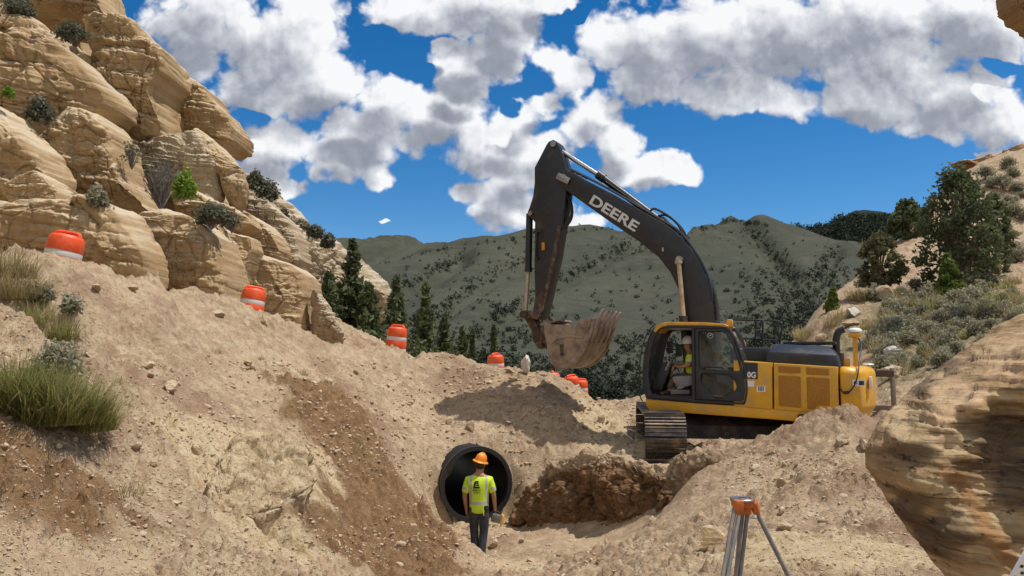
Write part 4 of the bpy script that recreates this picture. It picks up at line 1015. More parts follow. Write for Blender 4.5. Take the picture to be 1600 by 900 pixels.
# --- undercarriage ------------------------------------------------
TH = R(7.0); TW = Vector((-math.sin(TH), -math.cos(TH), 0)); TS = Vector((math.cos(TH), -math.sin(TH), 0))
def ucp(t, s, h): return world_to_E(EO + TW * t + TS * s + Vector((0, 0, h)))
def track(side):
    w = .80; r = .44; L = 3.9; n = 50; rr = r
    per = 2 * L + 2 * math.pi * rr
    def at(d):
        d %= per
        if d < L: return (-L / 2 + d, 2 * rr), (1, 0)
        d -= L
        if d < math.pi * rr: a = d / rr; return (L / 2 + math.sin(a) * rr, rr + math.cos(a) * rr), (math.cos(a), -math.sin(a))
        d -= math.pi * rr
        if d < L: return (L / 2 - d, 0), (-1, 0)
        d -= L; a = d / rr; return (-L / 2 - math.sin(a) * rr, rr - math.cos(a) * rr), (-math.cos(a), math.sin(a))
    m = MB(); links = (MB(), MB())
    for i in range(n):
        d0 = i * per / n; (t, h), (dx, dz) = at(d0); nx, nz = -dz, dx
        if True:
            prof = [(-.112, 0), (-.112, .022), (-.098, .030), (-.092, .062), (-.078, .062), (-.070, .030), (-.012, .028), (-.006, .056), (.008, .056), (.014, .028), (.070, .026), (.076, .054), (.090, .054), (.098, .02), (.100, 0)]
            prof = [(a * .96, b) for a, b in prof]
            rings = []
            for s in (-w / 2, w / 2):
                rings.append([ucp(t + dx * a + nx * b, side + s, h + dz * a + nz * b) for a, b in prof])
            m.loft(rings)
            for lk, s in zip(links, (-.13, .13)):
                c = [ucp(t + dx * a - nx * b, side + s + q, h + dz * a - nz * b) for q in (-.035, .035) for a, b in ((-.10, 0), (.10, 0), (.10, .10), (-.10, .10))]
                lk.add(c, [(0,1,2,3),(7,6,5,4),(0,4,5,1),(1,5,6,2),(2,6,7,3),(3,7,4,0)])
    o = m.build("track", M_TRACK, EX)
    [lk.build("track_chain", M_DARK, o) for lk in links]
    fr = MB()
    V = []
    for t0, t1, h0, h1, hw in ((-1.75, 1.75, .28, .62, .17), (-1.2, 1.2, .18, .30, .13)):
        fr.add([ucp(t, side + s, h) for t in (t0, t1) for s in (-hw, hw) for h in (h0, h1)], [(0,1,3,2),(4,6,7,5),(0,4,5,1),(2,3,7,6),(0,2,6,4),(1,5,7,3)])
    fr.build("track_frame", M_DARK, o, bevel=.03)
    for t in (-1.5, -1.05, -.6, -.15, .3, .75, 1.2): ro = MB(); ro.cyl(ucp(t, side - .19, .12), ucp(t, side + .19, .12), .10, 14); ro.build("track_roller", M_DARK, o)
    for t, nm in ((L / 2, "idler"), (-L / 2, "sprocket")):
        w_ = MB(); w_.cyl(ucp(t, side - .16, r), ucp(t, side + .16, r), r - .07, 28); w_.cyl(ucp(t, side - .24, r), ucp(t, side + .24, r), .12, 18); w_.build(nm, M_DARK, o)
    return o
track(-1.50); track(1.50)
m = MB()
rings = []
for h, k in ((.35, 1.0), (.62, 1.0), (.80, .72)):
    rings.append([ucp(t * k, s, h) for t, s in ((-1.1, -1.2), (-.5, -.75), (.5, -.75), (1.1, -1.2), (1.1, 1.2), (.5, .75), (-.5, .75), (-1.1, 1.2))])
m.loft(rings); m.build("undercarriage", M_DARK, EX)
m = MB(); m.cyl((0, 0, .78), (0, 0, 1.02), .72, 40); m.build("slewing_ring", M_DARK, EX)
# dirt lying on the near track
# --- upper structure ----------------------------------------------
plate("sill", [(1008,623),(1090,630),(1165,635),(1240,641),(1312,648),(1330,650),(1328,668),(1270,661),(1200,655),(1100,648),(1014,641),(1009,634)], NL + .02, 1.43, M_YEL, EX, bevel=.03, ref=NL)
s0, h0 = loc(1150, 600, 0); s1, _ = loc(1320, 600, 0)
m = MB(); m.box(((s0 + s1) / 2, -.1, (loc(1200, 655, NL)[1] + loc(1200, 572, NL)[1]) / 2), (abs(s1 - s0), 2.0, loc(1200, 572, NL)[1] - loc(1200, 655, NL)[1] - .06)); m.build("engine_bay", M_DARK, EX)
for far in (0, 1):
    a, b = ((NL, NL + .55) if not far else (.9, 1.45))
    rf = NL
    plate("side_panel", [(1146,563),(1206.3,567),(1207,640),(1146,634)], a, b, M_YEL, EX, bevel=.02, ref=rf)
    eg = plate("engine_door", [(1208.7,567.2),(1309.2,573.5),(1311.2,648),(1209.3,640.2)], a, b, M_YEL, EX, bevel=.025, ref=rf)
    if not far:
        for q in ([(1216,571.5),(1251,573),(1251,583.5),(1216,582)], [(1259.5,573.5),(1295.5,576),(1295.5,586.5),(1259.5,585)], [(1216,586.5),(1251,588),(1252,637.5),(1217,634)], [(1260,589),(1296,591),(1297,634),(1279,633),(1272,640),(1261.5,638.5)]):
            plate("grille", q, NL - .009, NL + .02, M_GRILL, eg, bevel=.004, ref=NL, rnd=.03)
# small stickers and the model number
dk = plate("number_panel", [(1160,566),(1184,567.3),(1184,592.5),(1162,591)], NL - .006, NL + .01, M_NAVY, EX, bevel=.002, ref=NL)
def letter(txt, u0, v0, u1, v1, size_px, l, mat, parent, bold=.02, name="lettering", ext=.004):
    a = E(u0, v0, l); b = E(u1, v1, l); ax = (b - a); ln = ax.length; ax.normalize()
    up = Vector((0, -1, 0)).cross(ax) * -1
    if up.z < 0: up = -up
    V, F = text_mesh(txt, 1.0, bold, 0.0)
    xs = [p.x for p in V]; ys = [p.y for p in V]; w = max(xs) - min(xs); h = max(ys) - min(ys)
    hh = (E(u0, v0 - size_px, l) - a).length
    out = []
    for p in V:
        q = a + ax * ((p.x - min(xs)) / w * ln) + up * ((p.y - min(ys)) / h * hh)
        out.append(q + Vector((0, .001, 0)))
    m = MB(); m.add(out, F); m.add([p + Vector((0, ext, 0)) for p in out], F)
    me = to_mesh(name, m.v, m.f, mat, False)
    return add_obj(name, me, parent)
letter("0G", 1167.5, 590, 1181, 590.8, 9.5, NL - .009, M_WHITE, dk, .035)
st = MB(); st.box(E(1173.5, 599.5, NL - .003), (.13, .008, .12)); sk = st.build("sticker", M_WHITE, EX)
st = MB(); st.box(E(1189, 607.5, NL - .003), (.17, .008, .12)); sk = st.build("sticker", M_WHITE, EX)
m = MB()
for du_ in (-3.6, -1.2, 1.2, 3.6): m.box(E(1189 + du_, 607.7, NL - .009), (.016, .006, .075))
m.box(E(1189, 604, NL - .009), (.13, .006, .006))
m.build("lettering", M_BLK2, sk)
# counterweight
m = MB()
sA = loc(1312.5, 600, NL)[0]; sB = loc(1343, 600, NL)[0]; hT = loc(1330, 573, NL)[1]; hB = loc(1340, 657, NL)[1]
plan = [(sA, 1.45), (sB + .12, 1.45), (sB - .02, 1.36), (sB - .18, .95), (sB - .27, .4), (sB - .29, 0), (sB - .27, -.4), (sB - .18, -.95), (sB - .02, -1.36), (sB + .12, -1.45), (sA, -1.45)]
hM = hB + .22
m.loft([[Vector((s * (1 if True else 1) + (.16 if i not in (0, 10) else 0), y * .96, hB)) for i, (s, y) in enumerate(plan)], [Vector((s, y, hM)) for s, y in plan], [Vector((s, y, hT - .10)) for s, y in plan], [Vector((s + (.10 if i not in (0, 10) else 0), y * .95, hT)) for i, (s, y) in enumerate(plan)]])
cw = m.build("counterweight", M_YEL, EX, bevel=.05, seg=3)
m = MB(); m.box(E(1360.5, 598, -1.05), (.06, .12, .24), ch=.015); m.build("tail_light", M_WHITE, cw)
m = MB(); m.box(E(1342, 598, NL - .003), (.22, .008, .13)); wd = m.build("warning_sticker", M_WHITE, cw)
m = MB(); m.box(E(1346, 598.5, NL - .008), (.09, .006, .08)); m.box(E(1336.5, 598, NL - .008), (.05, .006, .05)); m.build("lettering", M_BLK2, wd)
# hood
def ring(px4, l0, l1):
    (ua, va), (ub, vb) = px4; a = loc(ua, va, l0); b = loc(ub, vb, l0)
    return [Vector((a[0], -l0, a[1])), Vector((b[0], -l0, b[1])), Vector((b[0], -l1, b[1])), Vector((a[0], -l1, a[1]))]
m = MB(); m.loft([ring(((1195,571),(1311,576)), -1.25, 1.2), ring(((1201,549),(1306.5,554)), -1.21, 1.15), ring(((1210,537),(1296,541)), -.85, .8)])
hd = m.build("engine_hood", M_NAVY, EX, bevel=.03)
m = MB(); m.box((E(1266, 536.5, -.2)), (1.02, .9, .06), ch=.02); m.build("hood_vent", M_BLK2, hd)
for (a, b) in ((1212, 1232), (1238, 1266), (1272, 1294)):
    plate("louvre", [(a,554.5),(b,555.8),(b,565.8),(a,564.5)], -1.247, -1.21, M_BLK2, hd, bevel=.004, ref=-1.24)
# walkway, tank, handrails behind the cab
m = MB(); m.box(E(1176, 556, .1) , (.75, 1.5, .35), ch=.03); m.build("tool_box", M_BLK2, EX)
m = MB(); m.cyl(E(1160, 560, -.3), E(1160, 535, -.3), .075, 14); m.cyl(E(1160, 535, -.3), E(1160, 532, -.3), .05, 12); m.build("filler_neck", M_YEL2, EX)
hr = MB(); L0 = .35
for pl, l in (([(1142,499.5),(1186,500.5),(1190,502),(1192,507),(1191,562)], L0), ([(1194,500.5),(1214,501.5),(1219,504),(1222,509),(1218.5,534),(1218,545)], L0 + .5), ([(1150,528),(1191.5,530)], L0), ([(1192,531),(1219,532.5)], L0 + .5), ([(1181,501),(1180,560)], L0), ([(1142,499.5),(1147,512),(1149,560)], L0)):
    hr.tube(spline(ep(pl, l), 4), .022, 8)
hr.build("handrail", M_BLK2, EX)
m = MB(); m.tube(spline(ep([(1312,575),(1310,552)], .35), 3), .11, 16); m.tube(spline(ep([(1308,560),(1306.5,540),(1307,527),(1311,518),(1319,514.5)], .35), 5), [.075] * 20 + [.08], 16); m.build("exhaust_stack", M_BLK2, EX)
gm = MB(); gm.box((E(1336.5, 549, -.9)), (.085, .085, loc(1336, 522, -.9)[1] - loc(1336, 577, -.9)[1]), ch=.01); gm.box(E(1323.5, 567, -.9), (.11, .10, .17), ch=.01); gm.box(E(1336, 523.5, -.9), (.22, .22, .09), ch=.03)
gp = gm.build("antenna_mast", M_YEL2, EX)
m = MB(); c = E(1336, 519.5, -.9); m.lathe([(.125, 0), (.135, .02), (.125, .055), (.08, .085), (.02, .095)], c, 24); m.build("receiver_dome", M_WHITE, gp)
m = MB(); m.lathe([(.10, 0), (.11, .012), (.09, .03), (.01, .035)], E(1357, 570.5, -.3), 24); m.cyl(E(1357, 570.5, -.3), E(1357, 582, -.3), .02, 8); m.build("antenna_disc", M_WHITE, EX)
m = MB(); m.tube(spline([E(1341,528,-.85), E(1346,540,-.95), E(1343,560,-1.2), E(1341,580,NL-.03), E(1336,600,NL-.05), E(1326,613,NL-.05), E(1318,614,NL-.04), E(1311,604,NL-.03)], 6), .014, 8); m.box(E(1323, 613, NL - .05), (.10, .04, .05)); m.build("antenna_cable", M_RUBBER, gp)
# --- cab ------------------------------------------------------------
CL0, CL1 = -1.46, -.42
cab_outer = [(1009,622.5),(1004,606),(1003.5,585),(1005,561),(1008,543),(1013,527),(1019,516),(1027,509.5),(1043,505.5),(1100,506),(1131,508),(1140,513),(1149,527),(1156,544),(1162,563),(1166.5,585),(1168.5,600),(1168.5,615),(1166,628),(1163,633),(1090,629.5)]
front_open = [(1021,617.5),(1016,610),(1013.5,590),(1014,568),(1018,544),(1024,525),(1031,514.5),(1045,512.5),(1080.5,512.5),(1080.5,622),(1040,619)]
door_open = [(1085.5,513.2),(1129,514),(1137,518),(1146,532),(1153,548),(1158.5,566),(1163,588),(1164.5,602),(1164.5,614),(1162,626),(1159,628.5),(1086,624.5)]
cf = plate("cab", cab_outer, CL0, CL0 + .11, M_BLK2, EX, holes=[front_open, door_open], bevel=.02)
far_open1 = [(1022,612),(1018,600),(1017.5,570),(1021,545),(1027,526),(1033,516.5),(1045,514.5),(1078,515),(1078,600),(1040,612)]
far_open2 = [(1088,515.5),(1126,517),(1133,522),(1142,537),(1149,553),(1153,572),(1150,582),(1088,579)]
shift = lambda pl: pl
plate("far_frame", cab_outer, CL1 - .09, CL1, M_BLK2, cf, holes=[far_open1, far_open2], bevel=.015, ref=CL0)
rf = plate("roof", [(1021,516.5),(1026,509),(1033,505.5),(1043,503),(1100,503.5),(1131,506),(1137,509.5),(1135,511.5),(1128,509.8),(1100,508.6),(1046,508.4),(1036,510.3),(1030,513.5),(1024,520)], CL0 - .012, CL1 + .02, M_YEL2, cf, ref=CL0, bevel=.012)
m = MB(); a = E(1046, 510.5, CL0); b = E(1134, 514, CL0)
m.box(((a.x + b.x) / 2, -(CL0 + CL1) / 2, (a.z + b.z) / 2), (abs(a.x - b.x), CL1 - CL0 - .12, .05)); m.build("ceiling", M_GREYP, cf)
a = E(1020, 622, CL0); b = E(1162, 629, CL0)
m = MB(); m.box(((a.x + b.x) / 2, -(CL0 + CL1) / 2, a.z + .02), (abs(a.x - b.x), CL1 - CL0 - .04, .08)); m.build("cab_floor", M_DARK, cf)
# windscreen strip from front profile, far profile same
fp = [(1011,619),(1006.5,604),(1006,585),(1007.5,561),(1010.5,543),(1015.5,528),(1022,517)]
V = []; F = []
for i, (u, v) in enumerate(fp):
    s, h = loc(u, v, CL0); V += [(s, -(CL0 + .09), h), (s, -(CL1 - .07), h)]
    if i: F.append((2 * i - 2, 2 * i, 2 * i + 1, 2 * i - 1))
add_obj("windscreen", to_mesh("windscreen", V, F, M_GLASS, True), cf)
rp = [(1166.5,628),(1167,600),(1164.5,583)]
V = []; F = []
for i, (u, v) in enumerate(rp):
    s, h = loc(u, v, CL0); V += [(s - .02, -(CL0 + .09), h), (s - .02, -(CL1 - .07), h), (s + .02, -(CL0 + .09), h), (s + .02, -(CL1 - .07), h)]
    if i: k = 4 * i; F += [(k - 4, k, k + 1, k - 3), (k - 2, k - 1, k + 3, k + 2), (k - 4, k - 2, k + 2, k), (k - 3, k + 1, k + 3, k - 1)]
F += [(0, 1, 3, 2), (8, 10, 11, 9)]
add_obj("rear_wall", to_mesh("rear_wall", V, F, M_BLK2, False), cf)
V = []; F = []
for i, (u, v) in enumerate([(1163,582),(1157,557),(1148,533),(1139,516)]):
    s, h = loc(u, v, CL0); V += [(s, -(CL0 + .09), h), (s, -(CL1 - .07), h)]
    if i: F.append((2 * i - 2, 2 * i, 2 * i + 1, 2 * i - 1))
add_obj("rear_window", to_mesh("rear_window", V, F, M_GLASS, True), cf)
# door
w_up = [(1090.5,517.5),(1128,517.8),(1134,521),(1142.5,535),(1149.5,553),(1154,568),(1156.5,580),(1091.5,576.5)]
w_lo = [(1095,583.5),(1136,585),(1143,589),(1149,597),(1151.5,605),(1148,611),(1139,613),(1134.5,620),(1128,624),(1119,624),(1112,618),(1105,607),(1096,601),(1094.5,595)]
dr = plate("cab_door", [(1086.2,513.8),(1129,514.6),(1136.5,518.6),(1145.5,532.6),(1152.4,548.6),(1157.9,566.4),(1162.3,588.4),(1163.8,602),(1163.8,613.6),(1161.5,625.4),(1158.5,627.8),(1086.6,623.8)], CL0 - .02, CL0 + .06, M_BLK2, cf, holes=[rounded(w_up, 4, 3), rounded(w_lo, 3, 2)], bevel=.012)
plate("door_window", w_up, CL0 + .03, CL0 + .036, M_GLASS, dr, bevel=0.0005)
plate("door_window", w_lo, CL0 + .03, CL0 + .036, M_GLASS, dr, bevel=0.0005)
m = MB(); m.tube(spline(ep([(1098,577),(1100,574),(1126,574.5),(1130,578)], CL0 - .05), 4), .014, 8); m.build("door_handle", M_BLK, dr)
c = E(1110, 524.5, CL0 + .02)
m = MB(); m.lathe([(.068, 0), (.068, .004)], c, 28, Matrix.Rotation(R(90), 3, 'X')); lg = m.build("emblem", M_BLK2, dr)
m = MB(); rng_ = [(math.cos(t), math.sin(t)) for t in np.linspace(0, 2 * math.pi, 29)[:-1]]
for (r0, r1) in ((.050, .058),):
    V = [c + Vector((x * r, .009, z * r)) for r in (r0, r1) for x, z in rng_]; m.add(V, [(i, (i + 1) % 28, 28 + (i + 1) % 28, 28 + i) for i in range(28)])
deer = [(-.03,-.012),(-.012,-.004),(.008,-.002),(.02,.012),(.034,.016),(.03,.024),(.022,.022),(.016,.034),(.012,.022),(-.004,.01),(-.022,.008),(-.028,-.002),(-.036,-.02)]
m.add([c + Vector((-x, .009, z)) for x, z in deer], [list(range(len(deer)))]); m.build("emblem_mark", M_SILVER, lg)
m = MB(); m.tube(spline(ep([(1004,627),(999.5,615),(999,585),(1001,556),(1007,531),(1015,515),(1024,506)], CL0 - .03), 5), .014, 8); m.build("grab_rail", M_BLK2, cf)
m = MB(); m.box(E(1140.5, 505.5, CL0 + .35), (.13, .13, .17), ch=.03); m.build("work_light", M_YEL2, cf)
for (u, v, l) in ((1017, 503.5, CL0 + .3), (1002.5, 525, CL0)):
    m = MB(); m.box(E(u, v, l), (.09, .10, .08), ch=.02); m.tube([E(u, v, l), E(u + 8, v + 3, l)], .012, 6); m.build("lamp", M_BLK2, cf)
# interior
m = MB(); LS = -.95
m.box(E(1084, 597, LS), (.50, .50, .16), ch=.05); m.box(E(1093, 570, LS), (.16, .48, .72), Matrix.Rotation(R(10), 3, 'Y'), ch=.06); m.box(E(1096, 538, LS), (.12, .28, .22), ch=.05)
st_ = m.build("operator_seat", M_SEAT, cf)
m = MB(); m.box(E(1066, 612, LS), (.42, .40, .10), ch=.02); m.build("seat_base", M_GREYP, st_)
V = [loc(u, v, -1.2) for u, v in [(1052,588),(1084,587),(1084,601),(1074,604),(1060,603),(1053,597)]]
fv, ff = filled(rounded(V, .05), (), .09, .02); m = MB(); m.add([(p.x, 1.2 - p.z, p.y) for p in fv], ff); m.build("control_console", M_GREYP, cf)
m = MB(); m.tube(spline(ep([(1062,587),(1060,578),(1054,574)], -1.2), 3), [.014] * 5 + [.03, .03], 8); m.build("joystick", M_BLK2, cf)
m = MB(); m.box(E(1038, 588, -.9), (.22, .45, .62), Matrix.Rotation(R(-22), 3, 'Y'), ch=.04); m.build("pedal_console", M_BLK2, cf)
m = MB(); m.box(E(1045, 572, -1.05), (.05, .26, .22), Matrix.Rotation(R(-25), 3, 'Y'), ch=.015); m.build("monitor", M_GREYP, cf)
for (u, v, w_, h_) in ((1047, 542.5, .05, .27), (1060.5, 547, .05, .26)):
    m = MB(); m.box(E(u, v, -.5), (.14, .04, h_), ch=.015); m.tube([E(u, v, -.5), E(1030, v - 4, -.44)], .012, 6); m.build("mirror", M_BLK, cf)
# --- boom, cylinders, stick, bucket ------------------------------------
BW = .36
bo = plate("boom", [(873,277),(876,269),(884,266),(893,268),(913,280),(960,304),(1004,330),(1038,349),(1056,362),(1070,378),(1084,396),(1093,411),(1103,431),(1110,450),(1115,478),(1117,502),(1119,545),(1112,575),(1088,578),(1076,545),(1069,502),(1066.5,484),(1060,452),(1047,425),(1029,402),(998,377),(958,350),(920,323),(884,297),(876,288)], -BW, BW, M_BLK, EX, bevel=.025)
letter("DEERE", 919.8, 317.5, 991.5, 362.5, 15.5, -BW - .004, M_SILVER, bo, .028)
m = MB(); m.cyl(E(879, 277, -BW - .06), E(879, 277, -BW) + Vector((0, -.95, 0)), .09, 20); m.build("pin", M_STEEL, bo); m = MB(); m.cyl(E(1060.5, 405, -.56), E(1060.5, 405, -.56) + Vector((0, -1.12, 0)), .075, 18); m.build("pin", M_STEEL, bo)
m = MB(); m.box(E(880, 279, -BW - .04), (.36, .06, .16), Matrix.Rotation(R(-30), 3, 'Y'), ch=.03); m.build("pin_boss", M_STEEL, bo)
m = MB(); m.box(E(1036, 390, -BW - .02), (.05, .05, .10), ch=.01); m.build("grease_fitting", M_STEEL, bo)
for l in (-.52, .52):
    m = MB(); m.cyl(E(1060, 404, l), E(1068.5, 500, l), .052, 16); m.tube([E(1060, 407, l), E(1060.4, 412, l)], .085, 16); rd = m.build("boom_cylinder_rod", M_RODTAN, EX)
    m = MB(); m.cyl(E(1068, 494, l), E(1076, 600, l), .085, 18); m.build("boom_cylinder_barrel", M_BLK, EX)
m = MB(); m.cyl(E(866, 229, 0), E(945, 280, 0), .058, 18); m.build("arm_cylinder_rod", M_CHROME, EX)
m = MB(); m.cyl(E(938, 275.3, 0), E(1034, 347, 0), .092, 20); m.cyl(E(934, 272.6, 0), E(944, 279.6, 0), .108, 20); ac = m.build("arm_cylinder_barrel", M_BLK, EX)
m = MB(); m.tube(ep([(946,283.5),(985,311),(1022,338)], -.1), .018, 8); m.build("pipe", M_BLK2, ac)
plate("cylinder_bracket", [(1025,346),(1029,339),(1036,338),(1042,345),(1060,366),(1040,352)], -.20, .20, M_BLK, bo, bevel=.015)
m = MB(); m.cyl(E(1034, 345, -.24), E(1034, 345, -.24) + Vector((0, -.48, 0)), .055, 14); m.build("pin", M_STEEL, bo)
class HS:                                       # every hose a part of its own
    def tube(s, *a): m = MB(); m.tube(*a); m.build("hose", M_RUBBER, bo)
hs = HS()
top = [(893,267),(925,283),(960,302),(1004,328),(1034,346),(1056,359),(1071,375),(1086,396),(1096,413),(1106,436),(1113,463),(1118,495)]
for l, dv in ((-.30, -1.5), (-.22, -2.5), (-.10, -1.5), (.1, -2.0), (.22, -2)): hs.tube(spline([E(u + (1.0 if u > 1060 else 0), v + dv, l) for u, v in top], 4), .024, 7)
for pl, l in (([(1016,330),(1022,326),(1034,331),(1048,340),(1060,352),(1068,368),(1073,378)], -.15), ([(1028,338),(1040,336),(1054,345),(1066,358),(1073,372),(1077,384)], -.05), ([(1040,345),(1049,352),(1056,362),(1063,368)], -.2),
              ([(884,300),(889,312),(893,328),(890,344),(883,355),(877,360)], -.15), ([(890,302),(888,320),(887,335),(882,350),(875,357)], -.05), ([(884,302),(893,318),(894,338),(887,352),(876,363)], .1),
              ([(1108,440),(1112,455),(1113,470)], -.34), ([(878,262),(890,268),(905,272),(918,279)], -.2), ([(1103,430),(1114,452),(1119,480),(1120,500)], -.30)):
    hs.tube(spline(ep(pl, l), 5), .028, 8)
for (u, v) in ((1108, 452), (1113, 456), (1118, 490), (899, 272), (908, 276), (1043, 361), (1049, 363)):
    m = MB(); m.box(E(u, v, -.28), (.06, .05, .07), ch=.01); m.build("hose_fitting", M_STEEL, bo)
SW = .24
sk = plate("stick", [(853,227),(857,221),(864,218),(870,221),(875,232),(882,253),(884,266),(886,290),(884,306),(877,351),(869,400),(858,449),(849,486),(846,497),(838,500),(832,493),(833.5,480),(836,467),(834.5,413),(835.5,347),(829,339.5),(824.5,337),(824,331),(827,324),(832.5,307),(835,285),(835,262)], -SW, SW, M_BLK, EX, bevel=.02)
for (u, v, r) in ((864, 224.5, .075), (828, 333, .06)):
    m = MB(); m.cyl(E(u, v, -SW - .05), E(u, v, -SW) + Vector((0, -.55, 0)), r, 18); m.build("pin", M_STEEL, sk)
m = MB(); m.cyl(E(838, 493, -SW - .12), E(838, 493, -SW) + Vector((0, -.62, 0)), .09, 18)
m.build("pin", M_STEEL, sk)
plate("wear_plate", [(876.5,353),(868.5,400),(857.5,449),(848.5,486),(844,490),(852,449),(862.5,400),(871,353)], -SW - .006, -SW + .01, M_RUST, sk, bevel=.003, ref=-SW)
plate("wear_plate", [(836.5,466),(850,452),(846,490),(838,498),(834,492)], -SW - .009, -SW + .008, M_RUST, sk, bevel=.003, ref=-SW)
m = MB(); m.tube(ep([(838,362),(837,380),(836.5,405)], -SW - .04), .022, 8); m.box(E(840, 361.5, -SW - .03), (.22, .05, .04)); m.box(E(838, 404, -SW - .04), (.07, .06, .05)); m.build("pipe", M_BLK2, sk)
m = MB(); m.box(E(849, 385, -SW - .02), (.08, .05, .20), ch=.01); m.build("lamp", simple("amber_lens", (.55, .22, .02), .4), sk)
m = MB(); m.cyl(E(827.5, 334, 0), E(825.5, 424, 0), .088, 20); m.cyl(E(825.8, 418, 0), E(825.4, 425, 0), .10, 20); m.build("bucket_cylinder_barrel", M_BLK, EX)
m = MB(); m.cyl(E(825.5, 424, 0), E(821.5, 488, 0), .05, 16); m.build("bucket_cylinder_rod", M_RODTAN, EX)
for l in (-.34, .34):
    plate("link", [(813,487),(818,485),(828,488),(841,487),(845,494),(840,500),(828,497),(818,497),(813,494)], l - .035, l + .035, M_RUST, EX, bevel=.012, ref=-.34, rnd=.05)
plate("bucket_link", [(813,485),(820,484),(832,500),(848,530),(849,542),(843,545),(836,542),(829,532),(827,516),(817,499),(812,492)], -.18, .18, M_RUST, EX, bevel=.02, ref=-.3, rnd=.04)
for (u, v, r) in ((817, 491, .095), (843, 540, .075)):
    m = MB(); m.cyl(E(u, v, -.42), E(u, v, -.42) + Vector((0, -.84, 0)), r, 18); m.build("pin", M_RUST, EX)
# bucket: shell between two cheeks, open towards the stick
BL = .76
M_TIP = simple("polished_tooth", (.36, .30, .25), .5, metal=.3, var=.2, dirt=(.36, .27, .19), dirt_amt=.5, dirt_scale=9)
prof_px = [(929,499),(924,522),(916,544),(904,561),(889,572),(873,576.5),(862,567),(857,550),(855.5,536),(852,520),(849,501)]
cheek = [(849,500),(855,504),(859,507),(905,507.5),(912,503),(924,498),(931,498),(925.5,522),(917,546),(905,563),(889,574),(873,578),(861,568),(856,550),(854.5,536),(851,520)]
bk = MB()
pr = [loc(u, v, -BL) for u, v in prof_px]
inn = []
for i, (s, h) in enumerate(pr):
    a = Vector(pr[max(i - 1, 0)]); b = Vector(pr[min(i + 1, len(pr) - 1)]); t = (b - a).normalized(); nn = Vector((-t.y, t.x)); cc = Vector(loc(893, 530, -BL)) - Vector((s, h))
    if nn.dot(cc) < 0: nn = -nn
    inn.append((s + nn.x * .05, h + nn.y * .05))
lp = pr + inn[::-1]
bk.loft([[Vector((s, BL, h)) for s, h in lp], [Vector((s, -BL, h)) for s, h in lp]])
bu = bk.build("bucket", M_BUCKET, EX, bevel=.008)
for l in (-BL, BL):
    plate("cheek", cheek, l - .03, l + .03, M_BUCKET, bu, bevel=.008, ref=-BL)
    e = -.055 if l < 0 else .055
    plate("wear_strap", [(931,498),(925.5,522),(917,546),(905,563),(889,574),(873,578),(866,572),(880,570),(894,561),(906,546),(914,529),(919,515),(922,499)], l + e - .02, l + e + .02, M_BUCKET, bu, bevel=.008, ref=-BL)
    plate("side_cutter", [(902,505),(906,502),(922,497.5),(927,498),(922,512),(920,517)], l + e * 1.7 - .02, l + e * 1.7 + .02, M_BUCKET, bu, bevel=.006, ref=-BL)
    plate("rib", [(860,536),(870,527),(890,523),(912,526),(921,521),(921,524),(912,529),(890,526.5),(871,530.5),(862,538)], l + e * .7 - .015, l + e * .7 + .015, M_BUCKET, bu, bevel=.006, ref=-BL)
for (u, v) in ((878, 541), (878, 547), (878, 553)):
    m = MB(); m.cyl(E(u, v, -BL - .05), E(u, v, -BL), .05, 12); m.build("bolt", M_RUST, bu)
for l in (-.22, .22): plate("ear", [(845,497),(852,496),(862,503),(875,507),(858,520),(853,542),(846,546),(841,541),(846,525)], l - .03, l + .03, M_RUST, bu, bevel=.01, ref=-.22)
tip = [(927,504),(924.5,494),(932,487),(940,482.5),(940.5,485),(936,494),(931,508)]
tp = [loc(u, v, -BL) for u, v in [(924.5,512),(925,498),(934,489),(941,482),(941.8,484.5),(937,495),(930,512)]]
for i in range(5):
    l = -BL + .09 + i * (2 * BL - .18) / 4
    m = MB(); w0, w1 = .085, .04
    a = [Vector((s, -(l) + (w0 if k in (0, 1, 6, 5, 2) else w1), h)) for k, (s, h) in enumerate(tp)]
    b = [Vector((s, -(l) - (w0 if k in (0, 1, 6, 5, 2) else w1), h)) for k, (s, h) in enumerate(tp)]
    m.loft([a, b]); m.build("tooth", M_TIP, bu, bevel=.008)
    ad = [loc(u, v, -BL) for u, v in [(926,505),(932,501),(931.5,511),(928.5,523),(922,536),(919.5,535),(924,522)]]
    m = MB(); m.loft([[Vector((s, -l + .075, h)) for s, h in ad], [Vector((s, -l - .075, h)) for s, h in ad]]); m.build("adapter", M_BUCKET, bu, bevel=.01)
m = MB(); m.box(E(869, 505, 0), (.50, .9, .05), Matrix.Rotation(R(12), 3, 'Y'), ch=.01); m.build("top_plate", M_BUCKET, bu)
